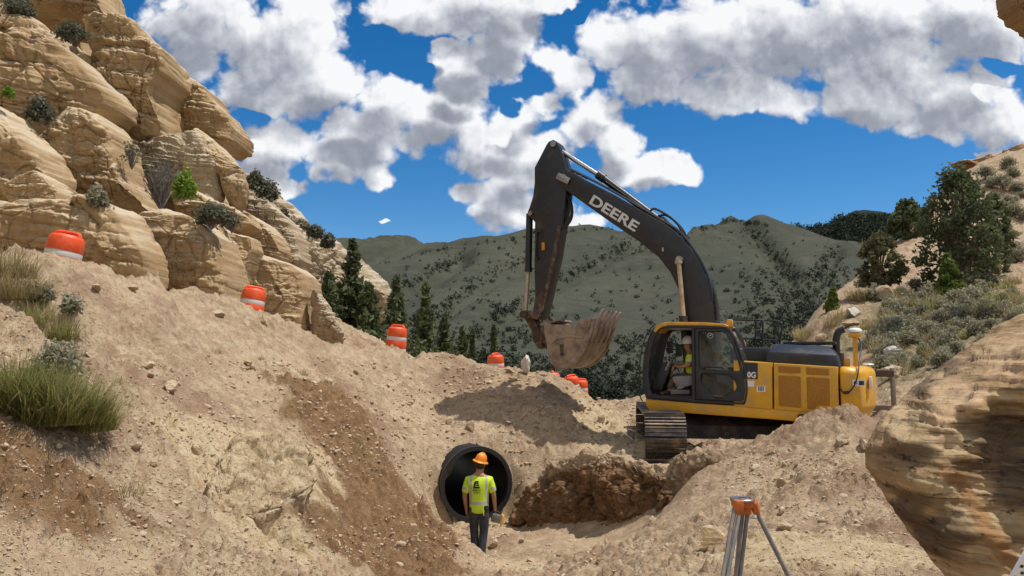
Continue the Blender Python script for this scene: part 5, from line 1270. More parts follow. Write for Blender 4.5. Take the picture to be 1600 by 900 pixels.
# lettering of the maker on the far side of the boom is hidden; nothing built there
# ------------------------------------------------------------------ culvert pipe
def pipe():
    c = P(745, 757, 17.0); ax = Vector((-.34, .925, .0)).normalized(); r = .80; n = 56
    a = ax.cross(Vector((0, 0, 1))).normalized(); b = a.cross(ax).normalized()
    M_PIPE = simple("black_polyethylene", (.008, .008, .009), .55, var=.2, dirt=(.13, .10, .07), dirt_amt=.25)
    e = empty("culvert_pipe", c - Vector((0, 0, r)), "large black corrugated drainage pipe coming out of the dirt in front of the worker", "pipe")
    def ringp(t, rad): return [c + ax * t + (a * math.cos(2 * math.pi * k / n) + b * math.sin(2 * math.pi * k / n)) * rad - e.location for k in range(n)]
    m = MB(); prof = [(0, r - .065), (0, r), (.10, r), (.11, r - .05)]
    t = .14
    while t < 4.2: prof += [(t, r - .05), (t + .025, r + .01), (t + .085, r + .01), (t + .11, r - .05)]; t += .15
    prof += [(t, r - .065)]
    tt = t
    while tt > 0: prof += [(tt, r - .065), (tt - .05, r - .072), (tt - .1, r - .065)]; tt -= .15
    prof = [p if p[0] >= 0 else (0, p[1]) for p in prof]
    m.loft([ringp(t, q) for t, q in prof], cap=False)
    m.build("pipe_wall", M_PIPE, e)
    m = MB(); m.loft([ringp(-.012, r - .075), ringp(-.012, r + .018), ringp(.07, r + .018), ringp(.07, r - .075), ringp(-.012, r - .075)], cap=False); m.build("rim", simple("worn_polyethylene", (.018, .018, .020), .45, var=.2), e)
    return c
pipe()

# ------------------------------------------------------------------ traffic drums
def drum_proto():
    e = empty("traffic_drum", (0, 0, 0), "x", "traffic drum")
    def ringsec(h0, h1, r0, r1, name, mat):
        m = MB(); m.lathe([(r0, h0), (r0 + .004, h0 + .01), (r1 + .004, h1 - .01), (r1, h1)], n=28); return m.build(name, mat, e)
    m = MB(); m.lathe([(.235, .06), (.300, .06), (.300, .0), (.235, .0)], n=28); m.build("rubber_base", M_RUBBER, e)
    H = [(.02, .32, .285, .275, 'o'), (.32, .42, .268, .264, 'w'), (.42, .62, .270, .262, 'o'), (.62, .72, .255, .251, 'w'), (.72, .93, .257, .240, 'o')]
    for h0, h1, r0, r1, kd in H: ringsec(h0, h1, r0, r1, "reflective_band" if kd == 'w' else "body_section", M_REFL if kd == 'w' else M_ORANGE)
    m = MB(); m.lathe([(.232, .93), (.21, .96), (.15, .975), (.01, .978)], n=28); m.build("lid", M_ORANGE, e)
    m = MB(); m.tube(spline([(-.19, 0, .95), (-.17, 0, 1.0), (-.10, 0, 1.015), (.10, 0, 1.015), (.17, 0, 1.0), (.19, 0, .95)], 5), .028, 10); m.map(lambda p: Vector((p.x, p.y * 1.5, p.z))); m.build("handle", M_ORANGE, e)
    return e
def copy_tree(o, parent=None):
    c = o.copy(); COL.objects.link(c)
    if parent: c.parent = parent
    for ch in list(o.children): copy_tree(ch, c)
    return c
DR0 = drum_proto()
# bottom visible point (u, v), distance, visible top v, lean (toward right +), label
DRUMS = [(108, 404, 12.4, 361, 9, "leaning orange drum with one grey band on the bank under the tall cliff face"),
         (399, 488, 18.0, 447, 8, "orange drum with one grey band tilted in front of the square cliff block"),
         (622, 546, 21.7, 507, 5, "orange drum with one grey band standing in front of the pines"),
         (774, 567, 25.5, 551, -4, "small orange drum top showing over the crest left of the white stone"),
         (863, 586, 27.0, 579, 2, "orange drum of which only the top rim shows under the bucket"),
         (892, 604, 27.5, 585, -6, "half hidden orange drum leaning on the dirt edge beside a banded drum"),
         (907, 627, 29.0, 591, 0, "orange drum with two white bands beyond the end of the dirt crest")]
for i, (u, vb, Y, vt, lean, lab) in enumerate(DRUMS):
    d = DR0 if i == 0 else copy_tree(DR0)
    top = P(u, vt, Y); d.scale = (1.08,) * 3; d.rotation_euler = (R(-3 + i), R(lean), R((0, 25, -20, 60, 90, 40, 10)[i])); d.location = top - (d.rotation_euler.to_matrix() @ Vector((0, 0, 1.04 * 1.08))); d['label'] = lab; d['group'] = "orange traffic drums along the road edge"

# ------------------------------------------------------------------ survey tripod
def tripod():
    c = P(1160, 779, 5.5); gzz = min(gz(c.x, c.y), c.z - 1.0)
    e = empty("survey_tripod", (c.x, c.y, gzz), "survey tripod with an orange head and grey legs in front of the track marks", "tripod")
    o = Vector(e.location); L = lambda p: Vector(p) - o
    M_OR = simple("tripod_head_paint", (.55, .135, .02), .5, var=.1, dirt=(.40, .25, .14), dirt_amt=.4, dirt_scale=30, scale=30)
    M_LEG = simple("grey_leg", (.20, .19, .185), .5, var=.12, scale=20, dirt=(.36, .28, .19), dirt_amt=.45, dirt_scale=12)
    M_WOOD = simple("leg_timber", (.36, .26, .13), .6, var=.2, scale=25)
    m = MB(); m.lathe([(.045, -.012), (.085, -.012), (.085, .0), (.08, .004), (.03, .004), (.03, -.01)], L(c), 32); m.build("head_plate", M_STEEL, e)
    m = MB(); m.lathe([(.03, -.05), (.075, -.05), (.08, -.013), (.03, -.013)], L(c), 28); hd = m.build("head", M_OR, e)
    feet = [P(1126, 1100, 5.05), P(1158, 1100, 5.75), P(1297, 1000, 5.4)]
    shoulder = [c + Vector((-.045, -.05, -.03)), c + Vector((.012, -.03, -.03)), c + Vector((.075, .02, -.02))]
    ends = [P(1133, 900, 5.25), P(1153, 900, 5.45), P(1232, 900, 5.45)]
    knee = [P(1151, 800, 5.42), P(1163.5, 801, 5.47), P(1183, 802, 5.5)]
    for i in range(3):
        k = knee[i]; dr = (ends[i] - k).normalized()
        # run the leg down to the soil
        p = k.copy(); t = 0
        while t < 1.7 and p.z > gz(p.x, p.y): t += .02; p = k + dr * t
        p = k + dr * (t + .05)
        side = dr.cross(Vector((0, 1, 0))).normalized()
        m = MB()
        if i < 2:
            ca = c + Vector(((-.038, .028)[i], -.06 + .05 * i, -.012))
            m.box(L((ca + k) / 2), (.062, .06, (ca - k).length + .02), Matrix.Rotation(R(4 - 3 * i), 3, 'Y'), ch=.006)
        else:
            m.tube([L(c + Vector((.04, -.02, -.02))), L(c + Vector((.078, 0, -.035))), L(k)], [.034, .036, .026], 10)
        m.build("hinge", M_OR, hd)
        m = MB(); gap = .020 if i < 2 else .002
        rods = [(-gap, .0145), (gap, .0145)] if i < 2 else [(0, .0165)]
        for off, rad in rods: m.tube([L(k + side * off + dr * -.03), L(p + side * off * .6)], rad, 10)
        lg = m.build("leg", M_LEG, e)
        if i < 2:
            m = MB(); m.tube([L(k + Vector((0, .03, 0))), L(p + Vector((0, .03, 0)))], .010, 8); m.build("timber_rail", M_WOOD, lg)
        m = MB(); m.tube([L(p - dr * .12), L(p)], [.02, .006], 10); m.build("foot_spike", M_STEEL, lg)
    m = MB(); m.cyl(L(P(1180, 807, 5.46)), L(P(1180.3, 807, 5.42)), .011, 12); m.build("clamp_knob", M_WHITE, e)
tripod()
def level_rod():
    a = P(1606, 868, 2.35); b = P(1570, 930, 2.4); d = (b - a)
    g0 = b + d * 1.1; t = a - d * .1
    e = empty("levelling_staff", g0, "white staff with black gradations leaning at the corner beside the big boulder", "measuring staff")
    L = lambda p: Vector(p) - g0
    ax = (t - g0).normalized(); ln = (t - g0).length; sd = Vector((0, 1, .2)).cross(ax).normalized(); nn = ax.cross(sd)
    M_ = Matrix((sd, nn, ax)).transposed()
    m = MB(); m.box(ax * ln / 2, (.030, .014, ln), M_, ch=.003); bd = m.build("staff_body", M_WHITE, e)
    m = MB(); k = 0
    fr = -1 if nn.dot(-g0) < 0 else 1
    while k * .02 < ln - .02:
        m.box(ax * (.01 + k * .02) + nn * fr * .008 + sd * (-.006 if k % 2 else .006), (.010 if k % 5 else .018, .001, .009), M_); k += 1
    m.build("gradations", M_BLK2, bd)
level_rod()
def barrier():
    p0 = P(1386, 612, 18.5)
    e = empty("post_barrier", (p0.x, p0.y, p0.z - .6), "weathered timber post with rails behind the excavator tail", "barrier")
    o = Vector(e.location); L = lambda q: Vector(q) - o
    MW = simple("weathered_timber", (.24, .19, .15), .85, var=.2, scale=20); MR = simple("rusted_rail", (.11, .07, .055), .8, var=.3)
    m = MB(); a = P(1394, 575, 18.5); m.box(L((a.x, a.y, a.z - .7)), (.09, .09, 1.4), ch=.008); m.build("post", MW, e)
    for (v, h, mt) in ((583, .16, MR), (637, .14, MW)):
        a, b = P(1340, v, 18.9), P(1397, v + 1, 18.35); c = (a + b) / 2; m = MB()
        ang = math.atan2(b.y - a.y, b.x - a.x); m.box(L(c), ((b - a).length, .06, h), Matrix.Rotation(ang, 3, 'Z'), ch=.01); m.build("rail", mt, e)
barrier()
# ------------------------------------------------------------------ plants
def leaf_material(name, dark, light, rough=.75, trans=.35):
    m, n, b = mat_new(name)
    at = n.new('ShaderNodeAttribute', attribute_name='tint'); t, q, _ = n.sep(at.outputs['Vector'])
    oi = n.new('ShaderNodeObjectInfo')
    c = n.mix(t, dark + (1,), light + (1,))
    c = n.mix(n.math('MULTIPLY', oi.outputs['Random'], .35), c, tuple(x * .7 for x in dark) + (1,))
    n.put(b.inputs['Base Color'], c); b.inputs['Roughness'].default_value = rough; b.inputs['Specular IOR Level'].default_value = .2
    if trans:
        tr = n.new('ShaderNodeBsdfTranslucent'); n.put(tr.inputs[0], c); mx = n.new('ShaderNodeMixShader'); mx.inputs[0].default_value = trans
        out = m.node_tree.nodes['Material Output']; n.l.new(b.outputs[0], mx.inputs[1]); n.l.new(tr.outputs[0], mx.inputs[2]); n.l.new(mx.outputs[0], out.inputs[0])
    return m
L_JUN = leaf_material("juniper_leaf", (.075, .098, .048), (.20, .225, .105))
L_OLIVE = leaf_material("olive_leaf", (.085, .088, .042), (.21, .20, .105))
L_BRIGHT = leaf_material("young_leaf", (.08, .13, .025), (.24, .29, .07))
L_PINE = leaf_material("pine_needle", (.065, .09, .042), (.18, .205, .095))
L_SAGE = leaf_material("sage_leaf", (.21, .205, .13), (.46, .43, .30))
L_DSAGE = leaf_material("dark_shrub_leaf", (.085, .09, .062), (.21, .21, .145))
L_LIME = leaf_material("lime_leaf", (.14, .24, .03), (.32, .44, .08))
L_GRASS = leaf_material("grass_blade", (.18, .21, .05), (.55, .49, .23), .6, .35)
L_STRAW = leaf_material("dry_grass_blade", (.32, .26, .12), (.58, .49, .28), .7, .3)
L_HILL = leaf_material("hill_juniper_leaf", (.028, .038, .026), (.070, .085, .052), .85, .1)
M_BARK = simple("bark", (.13, .095, .07), .9, var=.35, scale=9, bump=.5)
M_TWIG = simple("grey_twig", (.17, .15, .135), .85, var=.3, scale=9)
def leaves(c, size, rs, elong=1.6, up=0.0):
    """diamond leaf faces round the points c"""
    n = len(c); d = rs.normal(size=(n, 3)); d[:, 2] += up; d /= np.linalg.norm(d, axis=1)[:, None]
    e = np.cross(d, rs.normal(size=(n, 3))); e /= np.maximum(np.linalg.norm(e, axis=1), 1e-6)[:, None]
    s = np.asarray(size)[:, None] if np.ndim(size) else size
    a = c - d * s * elong * .5; b = c + e * s * .5; f = c + d * s * elong * .5; g = c - e * s * .5
    V = np.stack([a, b, f, g], 1).reshape(-1, 3); F = np.arange(4 * n).reshape(-1, 4)
    return V, F
def foliage(name, pts, size, mat, rs, tint=None, elong=1.6, up=0.0):
    V, F = leaves(pts, size, rs, elong, up)
    me = to_mesh(name, V, F, mat, False)
    t = np.clip((rs.rand(len(pts)) if tint is None else tint), 0, 1)
    attr(me, 'tint', np.repeat(np.stack([t, t, t], 1), 4, 0))
    return me
def clump_points(centres, radii, per, rs, flat=.75):
    out, tn = [], []
    for c, r in zip(centres, radii):
        k = max(3, int(per * r)); d = rs.normal(size=(k, 3)); d /= np.linalg.norm(d, axis=1)[:, None]
        q = d * (r * rs.rand(k, 1) ** .45); q[:, 2] *= flat
        out.append(c + q); tn.append(rs.rand() * .5 + .5 * rs.rand(k))
    return np.concatenate(out), np.concatenate(tn)
def juniper_mesh(w, h, seed, leaf=.11, clumps=90, per=260, base=.12, spiky=0.0, cone=.0):
    rs = np.random.RandomState(seed)
    cs, rr, limbs = [], [], MB()
    for i in range(clumps):
        t = rs.rand() ** .8; z = h * (base + (1 - base) * t)
        prof = (math.sin(math.pi * min(1, (t * .82 + .16))) ** .7) * (1 - cone) + cone * (1.02 - t)
        a = rs.rand() * 6.283; rad = w / 2 * prof * (.35 + .65 * rs.rand() ** .5) * (.82 + .3 * math.sin(a * 3 + seed) * rs.rand())
        c = np.array([math.cos(a) * rad, math.sin(a) * rad, z]); cs.append(c); rr.append(w * (.065 + .075 * rs.rand()) * (1 - .45 * cone * t))
        if i % 3 == 0:
            m0 = Vector((0, 0, z * .35)); limbs.tube([m0, m0.lerp(Vector(c), .5) + Vector((0, 0, .05 * h)), Vector(c)], [w * .018, w * .012, w * .004], 5)
    pts, tn = clump_points(np.array(cs), rr, per, rs)
    if spiky:
        k = int(len(pts) * .12); idx = rs.randint(0, len(cs), k); pts = np.concatenate([pts, np.array(cs)[idx] + np.stack([rs.normal(size=k) * .03 * w, rs.normal(size=k) * .03 * w, np.array(rr)[idx] * (.8 + spiky * rs.rand(k))], 1)]); tn = np.concatenate([tn, rs.rand(k)])
    limbs.tube([(0, 0, -.3), (w * .02, 0, h * .2), (-w * .02, w * .02, h * .5), (0, 0, h * .85)], [w * .05, w * .04, w * .025, w * .006], 8)
    return foliage("crown", pts, leaf * (.6 + .8 * rs.rand(len(pts))), L_JUN, rs, tn, 1.8, .3), limbs
def conifer_mesh(w, h, seed, leaf=.16, whorls=22, mat=None):
    rs = np.random.RandomState(seed); pts, tn = [], []; lb = MB()
    for i in range(whorls):
        t = (i + .5) / whorls; z = h * (.10 + .90 * t); L0 = w / 2 * (1 - t) ** .9 * (.42 + .85 * rs.rand()) + .05 * w
        nb = 6 + rs.randint(0, 3)
        for k in range(nb):
            a = 6.283 * (k + rs.rand() * .7) / nb; L1 = L0 * (.55 + .6 * rs.rand()); q = int(8 + 46 * L1 / w)
            s = rs.rand(q) ** .7; x = s * L1; wd = (.28 * L1 * (1 - s) + .10 * L1) * rs.normal(size=q) * .7
            dz = -.32 * x + .12 * x * x / max(L1, .1) + rs.normal(size=q) * .035 * w
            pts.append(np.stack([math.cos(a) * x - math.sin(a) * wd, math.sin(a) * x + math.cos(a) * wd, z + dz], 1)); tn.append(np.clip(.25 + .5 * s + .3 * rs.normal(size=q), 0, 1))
            if k % 2 == 0: lb.tube([(0, 0, z), (math.cos(a) * L1 * .9, math.sin(a) * L1 * .9, z - .22 * L1)], [w * .008, w * .003], 4)
    k = 40; pts.append(np.stack([rs.normal(size=k) * .02 * w, rs.normal(size=k) * .02 * w, h * (.93 + .09 * rs.rand(k))], 1)); tn.append(rs.rand(k))
    lb.tube([(0, 0, -.5), (0, 0, h * .5), (0, 0, h * .97)], [w * .045, w * .03, w * .004], 8)
    P_ = np.concatenate(pts); T_ = np.concatenate(tn)
    return foliage("crown", P_, leaf * (.6 + .8 * rs.rand(len(P_))), mat or L_PINE, rs, T_, 2.2, .1), lb
def shrub_mesh(w, h, seed, mat, leaf=.05, n=1500, twigs=26, bare=0.0):
    rs = np.random.RandomState(seed); tw = MB(); ends = []
    for i in range(twigs):
        a = rs.rand() * 6.283; el = .35 + 1.1 * rs.rand(); L_ = (.6 + .4 * rs.rand())
        e = Vector((math.cos(a) * math.cos(el) * w / 2 * L_, math.sin(a) * math.cos(el) * w / 2 * L_, math.sin(el) * h * L_))
        mid = e * .5 + Vector((rs.normal() * .05 * w, rs.normal() * .05 * w, .06 * h)); tw.tube([(0, 0, -.05), mid, e], [.012 * w, .008 * w, .003 * w], 4); ends += [e, mid.lerp(e, .5), e * 1.0]
        if bare:
            for q in range(3): tw.tube([mid.lerp(e, .2 + .25 * q), mid.lerp(e, .2 + .25 * q) + Vector((rs.normal() * .12 * w, rs.normal() * .12 * w, .10 * h + .1 * h * rs.rand()))], [.004 * w, .0015 * w], 3)
    ends = np.array([tuple(e) for e in ends]); k = int(n * (1 - bare))
    pts = ends[rs.randint(0, len(ends), k)] + rs.normal(size=(k, 3)) * np.array([.10 * w, .10 * w, .12 * h]); pts[:, 2] = np.abs(pts[:, 2])
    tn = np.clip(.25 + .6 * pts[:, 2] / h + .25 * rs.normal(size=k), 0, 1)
    return foliage("foliage", pts, leaf * (.6 + .8 * rs.rand(k)), mat, rs, tn, 2.0, .4), tw
def grass_mesh(rx, ry, h, n, seed, mat, width=.006, droop=.6, lean=(0, 0)):
    rs = np.random.RandomState(seed); r = np.sqrt(rs.rand(n)); a = rs.rand(n) * 6.283
    x0, y0 = np.cos(a) * r * rx, np.sin(a) * r * ry; L_ = h * (.25 + .95 * rs.rand(n) ** 1.4 + .25 * (rs.rand(n) > .93)) * (1.1 - .35 * r)
    az = a + rs.normal(size=n) * 1.1; tl = (.15 + .55 * rs.rand(n)) * (.4 + .8 * r)
    dx, dy = np.cos(az) * tl + lean[0], np.sin(az) * tl + lean[1]
    V = []
    px, py = -np.sin(az), np.cos(az); w = width * (.6 + .8 * rs.rand(n))
    for s, ww in ((0, 1), (.4, .9), (.75, .6), (1, .08)):
        X = x0 + dx * L_ * (s * .6 + droop * .7 * s * s); Y = y0 + dy * L_ * (s * .6 + droop * .7 * s * s); Z = L_ * (s - droop * .42 * s * s * (tl + .3)) - .03
        V += [np.stack([X - px * w * ww, Y - py * w * ww, Z], 1), np.stack([X + px * w * ww, Y + py * w * ww, Z], 1)]
    V = np.stack(V, 1).reshape(-1, 3); b = np.arange(n)[:, None] * 8
    F = np.concatenate([b + np.array([[i, i + 1, i + 3, i + 2]]) for i in (0, 2, 4)])
    me = to_mesh("blades", V, F, mat, True); t = rs.rand(n) ** 1.2; attr(me, 'tint', np.repeat(np.stack([t, t, t], 1), 8, 0)); return me
def plant(name, loc, label, cat, crown, stems=None, group=None, rotz=0.0, cname="crown", sname="trunk", stem_mat=None):
    e = empty(name, loc, label, cat, group, rotz)
    add_obj(cname, crown, e)
    if stems is not None and stems.v: stems.build(sname, stem_mat or M_BARK, e)
    return e
def recolour(me, mat): me.materials.clear(); me.materials.append(mat); return me
def upright(u, vbase, vtop, Y): # height in metres of something standing at depth Y
    return (P(u, vtop, Y) - P(u, vbase, Y)).z
def base_at(u, v, Y=None):
    Y = Y or ghit(u, v); p = P(u, v, Y); return p, Y

# junipers of the right-hand slope: u, base v, top v, width px, kind, label
RT = [(1502, 452, 266, 150, 'j', "large dark green juniper, tallest tree of the right hillside"),
      (1558, 428, 305, 74, 'j', "dark juniper with a slim crown touching the right side of the largest juniper"),
      (1420, 372, 317, 66, 'j', "round dark juniper on the ridge left of the largest juniper"),
      (1376, 462, 368, 78, 'o', "olive green juniper with an open crown and bare lower branches on the slope edge"),
      (1484, 466, 398, 56, 'b', "small bright green pointed juniper below the largest juniper"),
      (1302, 484, 450, 28, 'b', "tiny bright green juniper at the edge of the right slope above the engine hood")]
for i, (u, vb, vt, wpx, kd, lab) in enumerate(RT):
    p = gpoint(u, vb, 15, 75); Y = p.y; h = upright(u, vb, vt, Y) ; w = wpx / FPX * Y
    cr, lb = juniper_mesh(w, h, 31 + i, leaf=max(.08, .0034 * Y), clumps=(170 if i == 0 else 70), per=(130 if i == 0 else 200) / max(w * .2, .35) * .5, base=.03 if kd != 'o' else .22, cone=(.25 if i < 2 else .8 if kd == 'b' else 0), spiky=.5)
    recolour(cr, {'j': L_JUN, 'o': L_OLIVE, 'b': L_BRIGHT}[kd])
    plant("juniper_tree", (p.x, p.y, p.z - .1), lab, "tree", cr, lb)
# conifers beyond the road bench
CT = [(548, 520, 380, 84, 37, "tall slender dark spruce standing against the pale layered rock"),
      (512, 500, 430, 66, 36, "dark green pine half behind the tall slender spruce on its left side"),
      (575, 535, 450, 110, 36, "broad dark pine right of the tall spruce, in front of pale rock"),
      (618, 545, 438, 78, 41, "dark spruce with a ragged top rising behind the banded drum"),
      (664, 560, 448, 84, 43, "green pine right of the drum, tallest of the group before the valley"),
      (694, 568, 496, 76, 45, "small pine at the right end of the pine group"),
      (722, 575, 516, 60, 48, "low bushy pine on the crest between the pine group and the small spruce"),
      (771, 575, 514, 46, 50, "small pointed spruce alone behind the drum top left of the bucket"),
      (738, 572, 520, 40, 52, "small grey green young pine left of the lone pointed spruce")]
for i, (u, vb, vt, wpx, Y, lab) in enumerate(CT):
    p = P(u, vb, Y); h = upright(u, vb, vt, Y); w = wpx / FPX * Y; zz = gz(p.x, p.y)
    extra = max(0, p.z - zz); h2 = h + extra + .2
    cr, lb = conifer_mesh(w, h2, 70 + i, leaf=.15, whorls=int(9 + 5 * h2 / max(w, .5)))
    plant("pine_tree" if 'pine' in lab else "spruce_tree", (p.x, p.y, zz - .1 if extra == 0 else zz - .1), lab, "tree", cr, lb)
# low bushes on the bench behind the crest
for i, (u, v, wpx, hpx, Y) in enumerate([(530, 540, 60, 26, 38), (560, 541, 50, 30, 37), (590, 543, 54, 26, 39), (505, 528, 34, 30, 38), (655, 560, 60, 24, 42), (700, 568, 50, 20, 44)]):
    p = P(u, v, Y); w = wpx / FPX * Y; h = hpx / FPX * Y; zz = min(gz(p.x, p.y), p.z)
    cr, tw = shrub_mesh(w, h + p.z - zz, 200 + i, L_PINE, .11, 2600)
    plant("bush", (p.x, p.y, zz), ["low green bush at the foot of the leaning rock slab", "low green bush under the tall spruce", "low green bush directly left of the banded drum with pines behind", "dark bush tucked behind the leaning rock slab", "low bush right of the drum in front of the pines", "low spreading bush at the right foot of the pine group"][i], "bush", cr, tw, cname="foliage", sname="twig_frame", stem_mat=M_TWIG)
# shrubs growing on the cliff: u, base v, w px, h px, depth, kind, label
CS = [(62, 192, 44, 38, 19.6, 'd', "grey green shrub hanging on the steep cliff face below the round hole"),
      (25, 28, 60, 30, 23.0, 'd', "dark shrub on the highest ledge at the top corner of the cliff"),
      (112, 66, 46, 32, 22.6, 'd', "dark round shrub on the upper ledge beside the vertical crack"),
      (152, 328, 34, 34, 16.6, 's', "small sage shrub on the low ledge above the first drum"),
      (206, 262, 34, 44, 20.4, 't', "bare grey twiggy bush at the left of the bleached layered rock"),
      (252, 326, 84, 92, 20.2, 't', "large leafless grey bush in the hollow of the cliff"),
      (288, 312, 40, 46, 19.9, 'l', "bright lime green bush beside the large leafless bush"),
      (330, 356, 66, 36, 18.9, 'd', "dark shrub lying on the ledge right under the lime green bush"),
      (362, 362, 30, 34, 20.4, 't', "small bare twiggy bush at the right end of the shrub ledge"),
      (14, 152, 16, 14, 18.4, 'l', "small yellow green plant at the left edge of the cliff"),
      (398, 300, 30, 30, 40, 'd', "dark bush high on the back ridge next to the overhanging rock"), (418, 318, 34, 34, 40, 'd', "dark bush in the gully of the back ridge"),
      (408, 340, 26, 26, 39, 's', "grey bush lower in the gully of the back ridge"), (440, 352, 26, 24, 40, 'd', "bush half way down the skyline of the back ridge"),
      (492, 372, 30, 18, 41, 'd', "dark bush on the shoulder of the back ridge"), (512, 388, 22, 20, 41, 'd', "round bush at the step in the back ridge skyline"), (470, 360, 24, 16, 41, 's', "grey bush on the back ridge above the shoulder")]
for i, (u, v, wpx, hpx, Y, kd, lab) in enumerate(CS):
    p = P(u, v, Y); w = wpx / FPX * Y; h = hpx / FPX * Y
    mt = {'d': L_DSAGE, 's': L_SAGE, 't': L_DSAGE, 'l': L_LIME}[kd]
    cr, tw = shrub_mesh(w, h, 300 + i, mt, .055 if Y < 30 else .10, 1500, 64 if kd == 't' else 24, bare=.93 if kd == 't' else 0)
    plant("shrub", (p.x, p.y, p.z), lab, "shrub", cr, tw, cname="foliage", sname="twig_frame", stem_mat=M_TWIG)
# sagebrush and dry grass on the right slope
rs = np.random.RandomState(77)
SAGE = [shrub_mesh(1.0, .7, 500 + i, L_SAGE, .06, 900, 18) for i in range(4)]
SAGE_T = []
for i, (cr, tw) in enumerate(SAGE): SAGE_T.append(tw)
TUFT = [grass_mesh(.28, .28, .55, 260, 520 + i, L_STRAW, .008) for i in range(3)] + [grass_mesh(.28, .28, .5, 260, 530 + i, L_GRASS, .008) for i in range(2)]
sage_first = []
SAGE_AT = []
for k in range(64):
    for _ in range(30):
        u = rs.uniform(1370, 1600); v = rs.uniform(462, 585)
        if v > 620 - (u - 1370) * .55 + 10 or v < 455: continue
        if all((u - a) ** 2 + ((v - b) * 2) ** 2 > 17 ** 2 for a, b in SAGE_AT): SAGE_AT.append((u, v)); break
SAGE_AT += [(1600 - rs.rand() * 70, 270 + rs.rand() * 150) for _ in range(18)] + [(1350, 448), (1365, 470), (1390, 476), (1440, 470), (1462, 474), (1520, 300), (1540, 282), (1575, 265), (1590, 300), (1560, 330), (1430, 455)]
tmpl = None
for k, (u, v) in enumerate(SAGE_AT):
    p = gpoint(u, v, 12, 75); sc = rs.uniform(.55, 1.15) * (.036 * p.y) ** .5 * (.8 if v > 460 else .9)
    if k < 4:
        e = plant("sagebrush", p, "grey green sagebrush on the right hillside", "shrub", SAGE[k][0], SAGE[k][1], "sagebrush of the right hillside", cname="foliage", sname="twig_frame", stem_mat=M_TWIG); sage_first.append(e)
    else:
        e = copy_tree(sage_first[k % 4])
    e.location = (p.x, p.y, p.z - .03); e.scale = (sc, sc, sc * rs.uniform(.8, 1.15)); e.rotation_euler = (0, 0, rs.rand() * 6.28)
for k in range(70):
    if k < 12: u, v = [(1250, 529), (1262, 524), (1256, 531), (1300, 512), (1335, 470), (1312, 500), (1240, 531), (1400, 470), (1422, 480), (1385, 500), (1290, 530), (1350, 470)][k]
    else:
        u = rs.uniform(1360, 1600); v = rs.uniform(440, 590)
        if v > 618 - (u - 1370) * .55: v -= 70
    p = gpoint(u, v, 12, 75); sc = rs.uniform(.7, 1.3) * (.036 * p.y) ** .5
    gi = k % 5 if k >= 12 else k % 3
    o = add_obj("grass_tuft", TUFT[gi]); o.location = (p.x, p.y, p.z - .02); o.scale = (sc,) * 3; o.rotation_euler = (0, 0, rs.rand() * 6.28)
    tag(o, ("dry straw coloured grass tuft on the right hillside" if gi < 3 else "green grass tuft on the right hillside"), "grass tuft", "straw grass tufts on the right hillside" if gi < 3 else "green grass tufts on the right hillside")
# grass on the left bank (u, v at the foot, rx m, ry m, height, blades, kind, label)
LG = [(72, 660, .50, .46, .70, 3600, 'g', "big clump of long green grass on the left bank, largest clump of all"), (128, 664, .32, .32, .58, 1700, 'g', "green grass clump touching the right side of the largest clump"), (22, 632, .34, .30, .60, 1500, 'g', "long grass at the photo's left edge beside the largest clump"),
      (60, 640, .42, .36, .62, 900, 's', "pale dry stalks mixed through the top of the largest grass clump"), (185, 600, .10, .10, .22, 120, 'g', "tiny pale grass tuft right of the largest grass clump"), (192, 630, .10, .10, .18, 110, 'g', "low tiny tuft at the lower right of the largest grass clump"),
      (20, 470, .40, .35, .55, 1100, 's', "straw yellow grass on the bank top at the left edge"), (55, 500, .34, .28, .40, 900, 'g', "green grass strip below the straw grass on the bank"), (98, 532, .20, .18, .46, 500, 'g', "upright green grass tuft at the lower end of the bank strip"), (8, 440, .4, .3, .6, 800, 's', "pale seed grass beside the first drum at the left edge"),
      (470, 585, .16, .14, .26, 160, 's', "dry tuft in the middle of the long dirt slope"), (335, 550, .12, .1, .2, 90, 's', "small dry tuft on the dirt slope below the second drum"), (405, 560, .10, .1, .16, 80, 'g', "small green sprig on the dirt slope"), (560, 702, .12, .12, .25, 100, 'g', "green sprig on the brown dug soil"), (185, 762, .22, .2, .2, 220, 's', "sparse dry grass on the lower left bank")]
for i, (u, v, rx, ry, h, n_, kd, lab) in enumerate(LG):
    p = gpoint(u, v, 3, 30)
    o = add_obj("grass_clump", grass_mesh(rx, ry, h, n_, 600 + i, L_GRASS if kd == 'g' else L_STRAW, .0033, 1.05, (.25, -.35) if n_ > 400 else (0, 0))); o.location = (p.x, p.y, p.z - .03)
    tag(o, lab, "grass clump")
for i, (u, v, w, h, lab) in enumerate([(88, 596, .50, .36, "grey sage bush rising behind the largest grass clump"), (62, 478, .36, .26, "grey twiggy sage bush among the grass strip on the left bank"), (110, 500, .3, .25, "small dead grey bush on the bank above the upright tuft")]):
    p = gpoint(u, v, 3, 30); cr, tw = shrub_mesh(w, h, 640 + i, L_SAGE, .028, 3000, 40, bare=(.35, .6, .7)[i]); plant("sagebrush", p, lab, "shrub", cr, tw, cname="foliage", sname="twig_frame", stem_mat=M_TWIG)

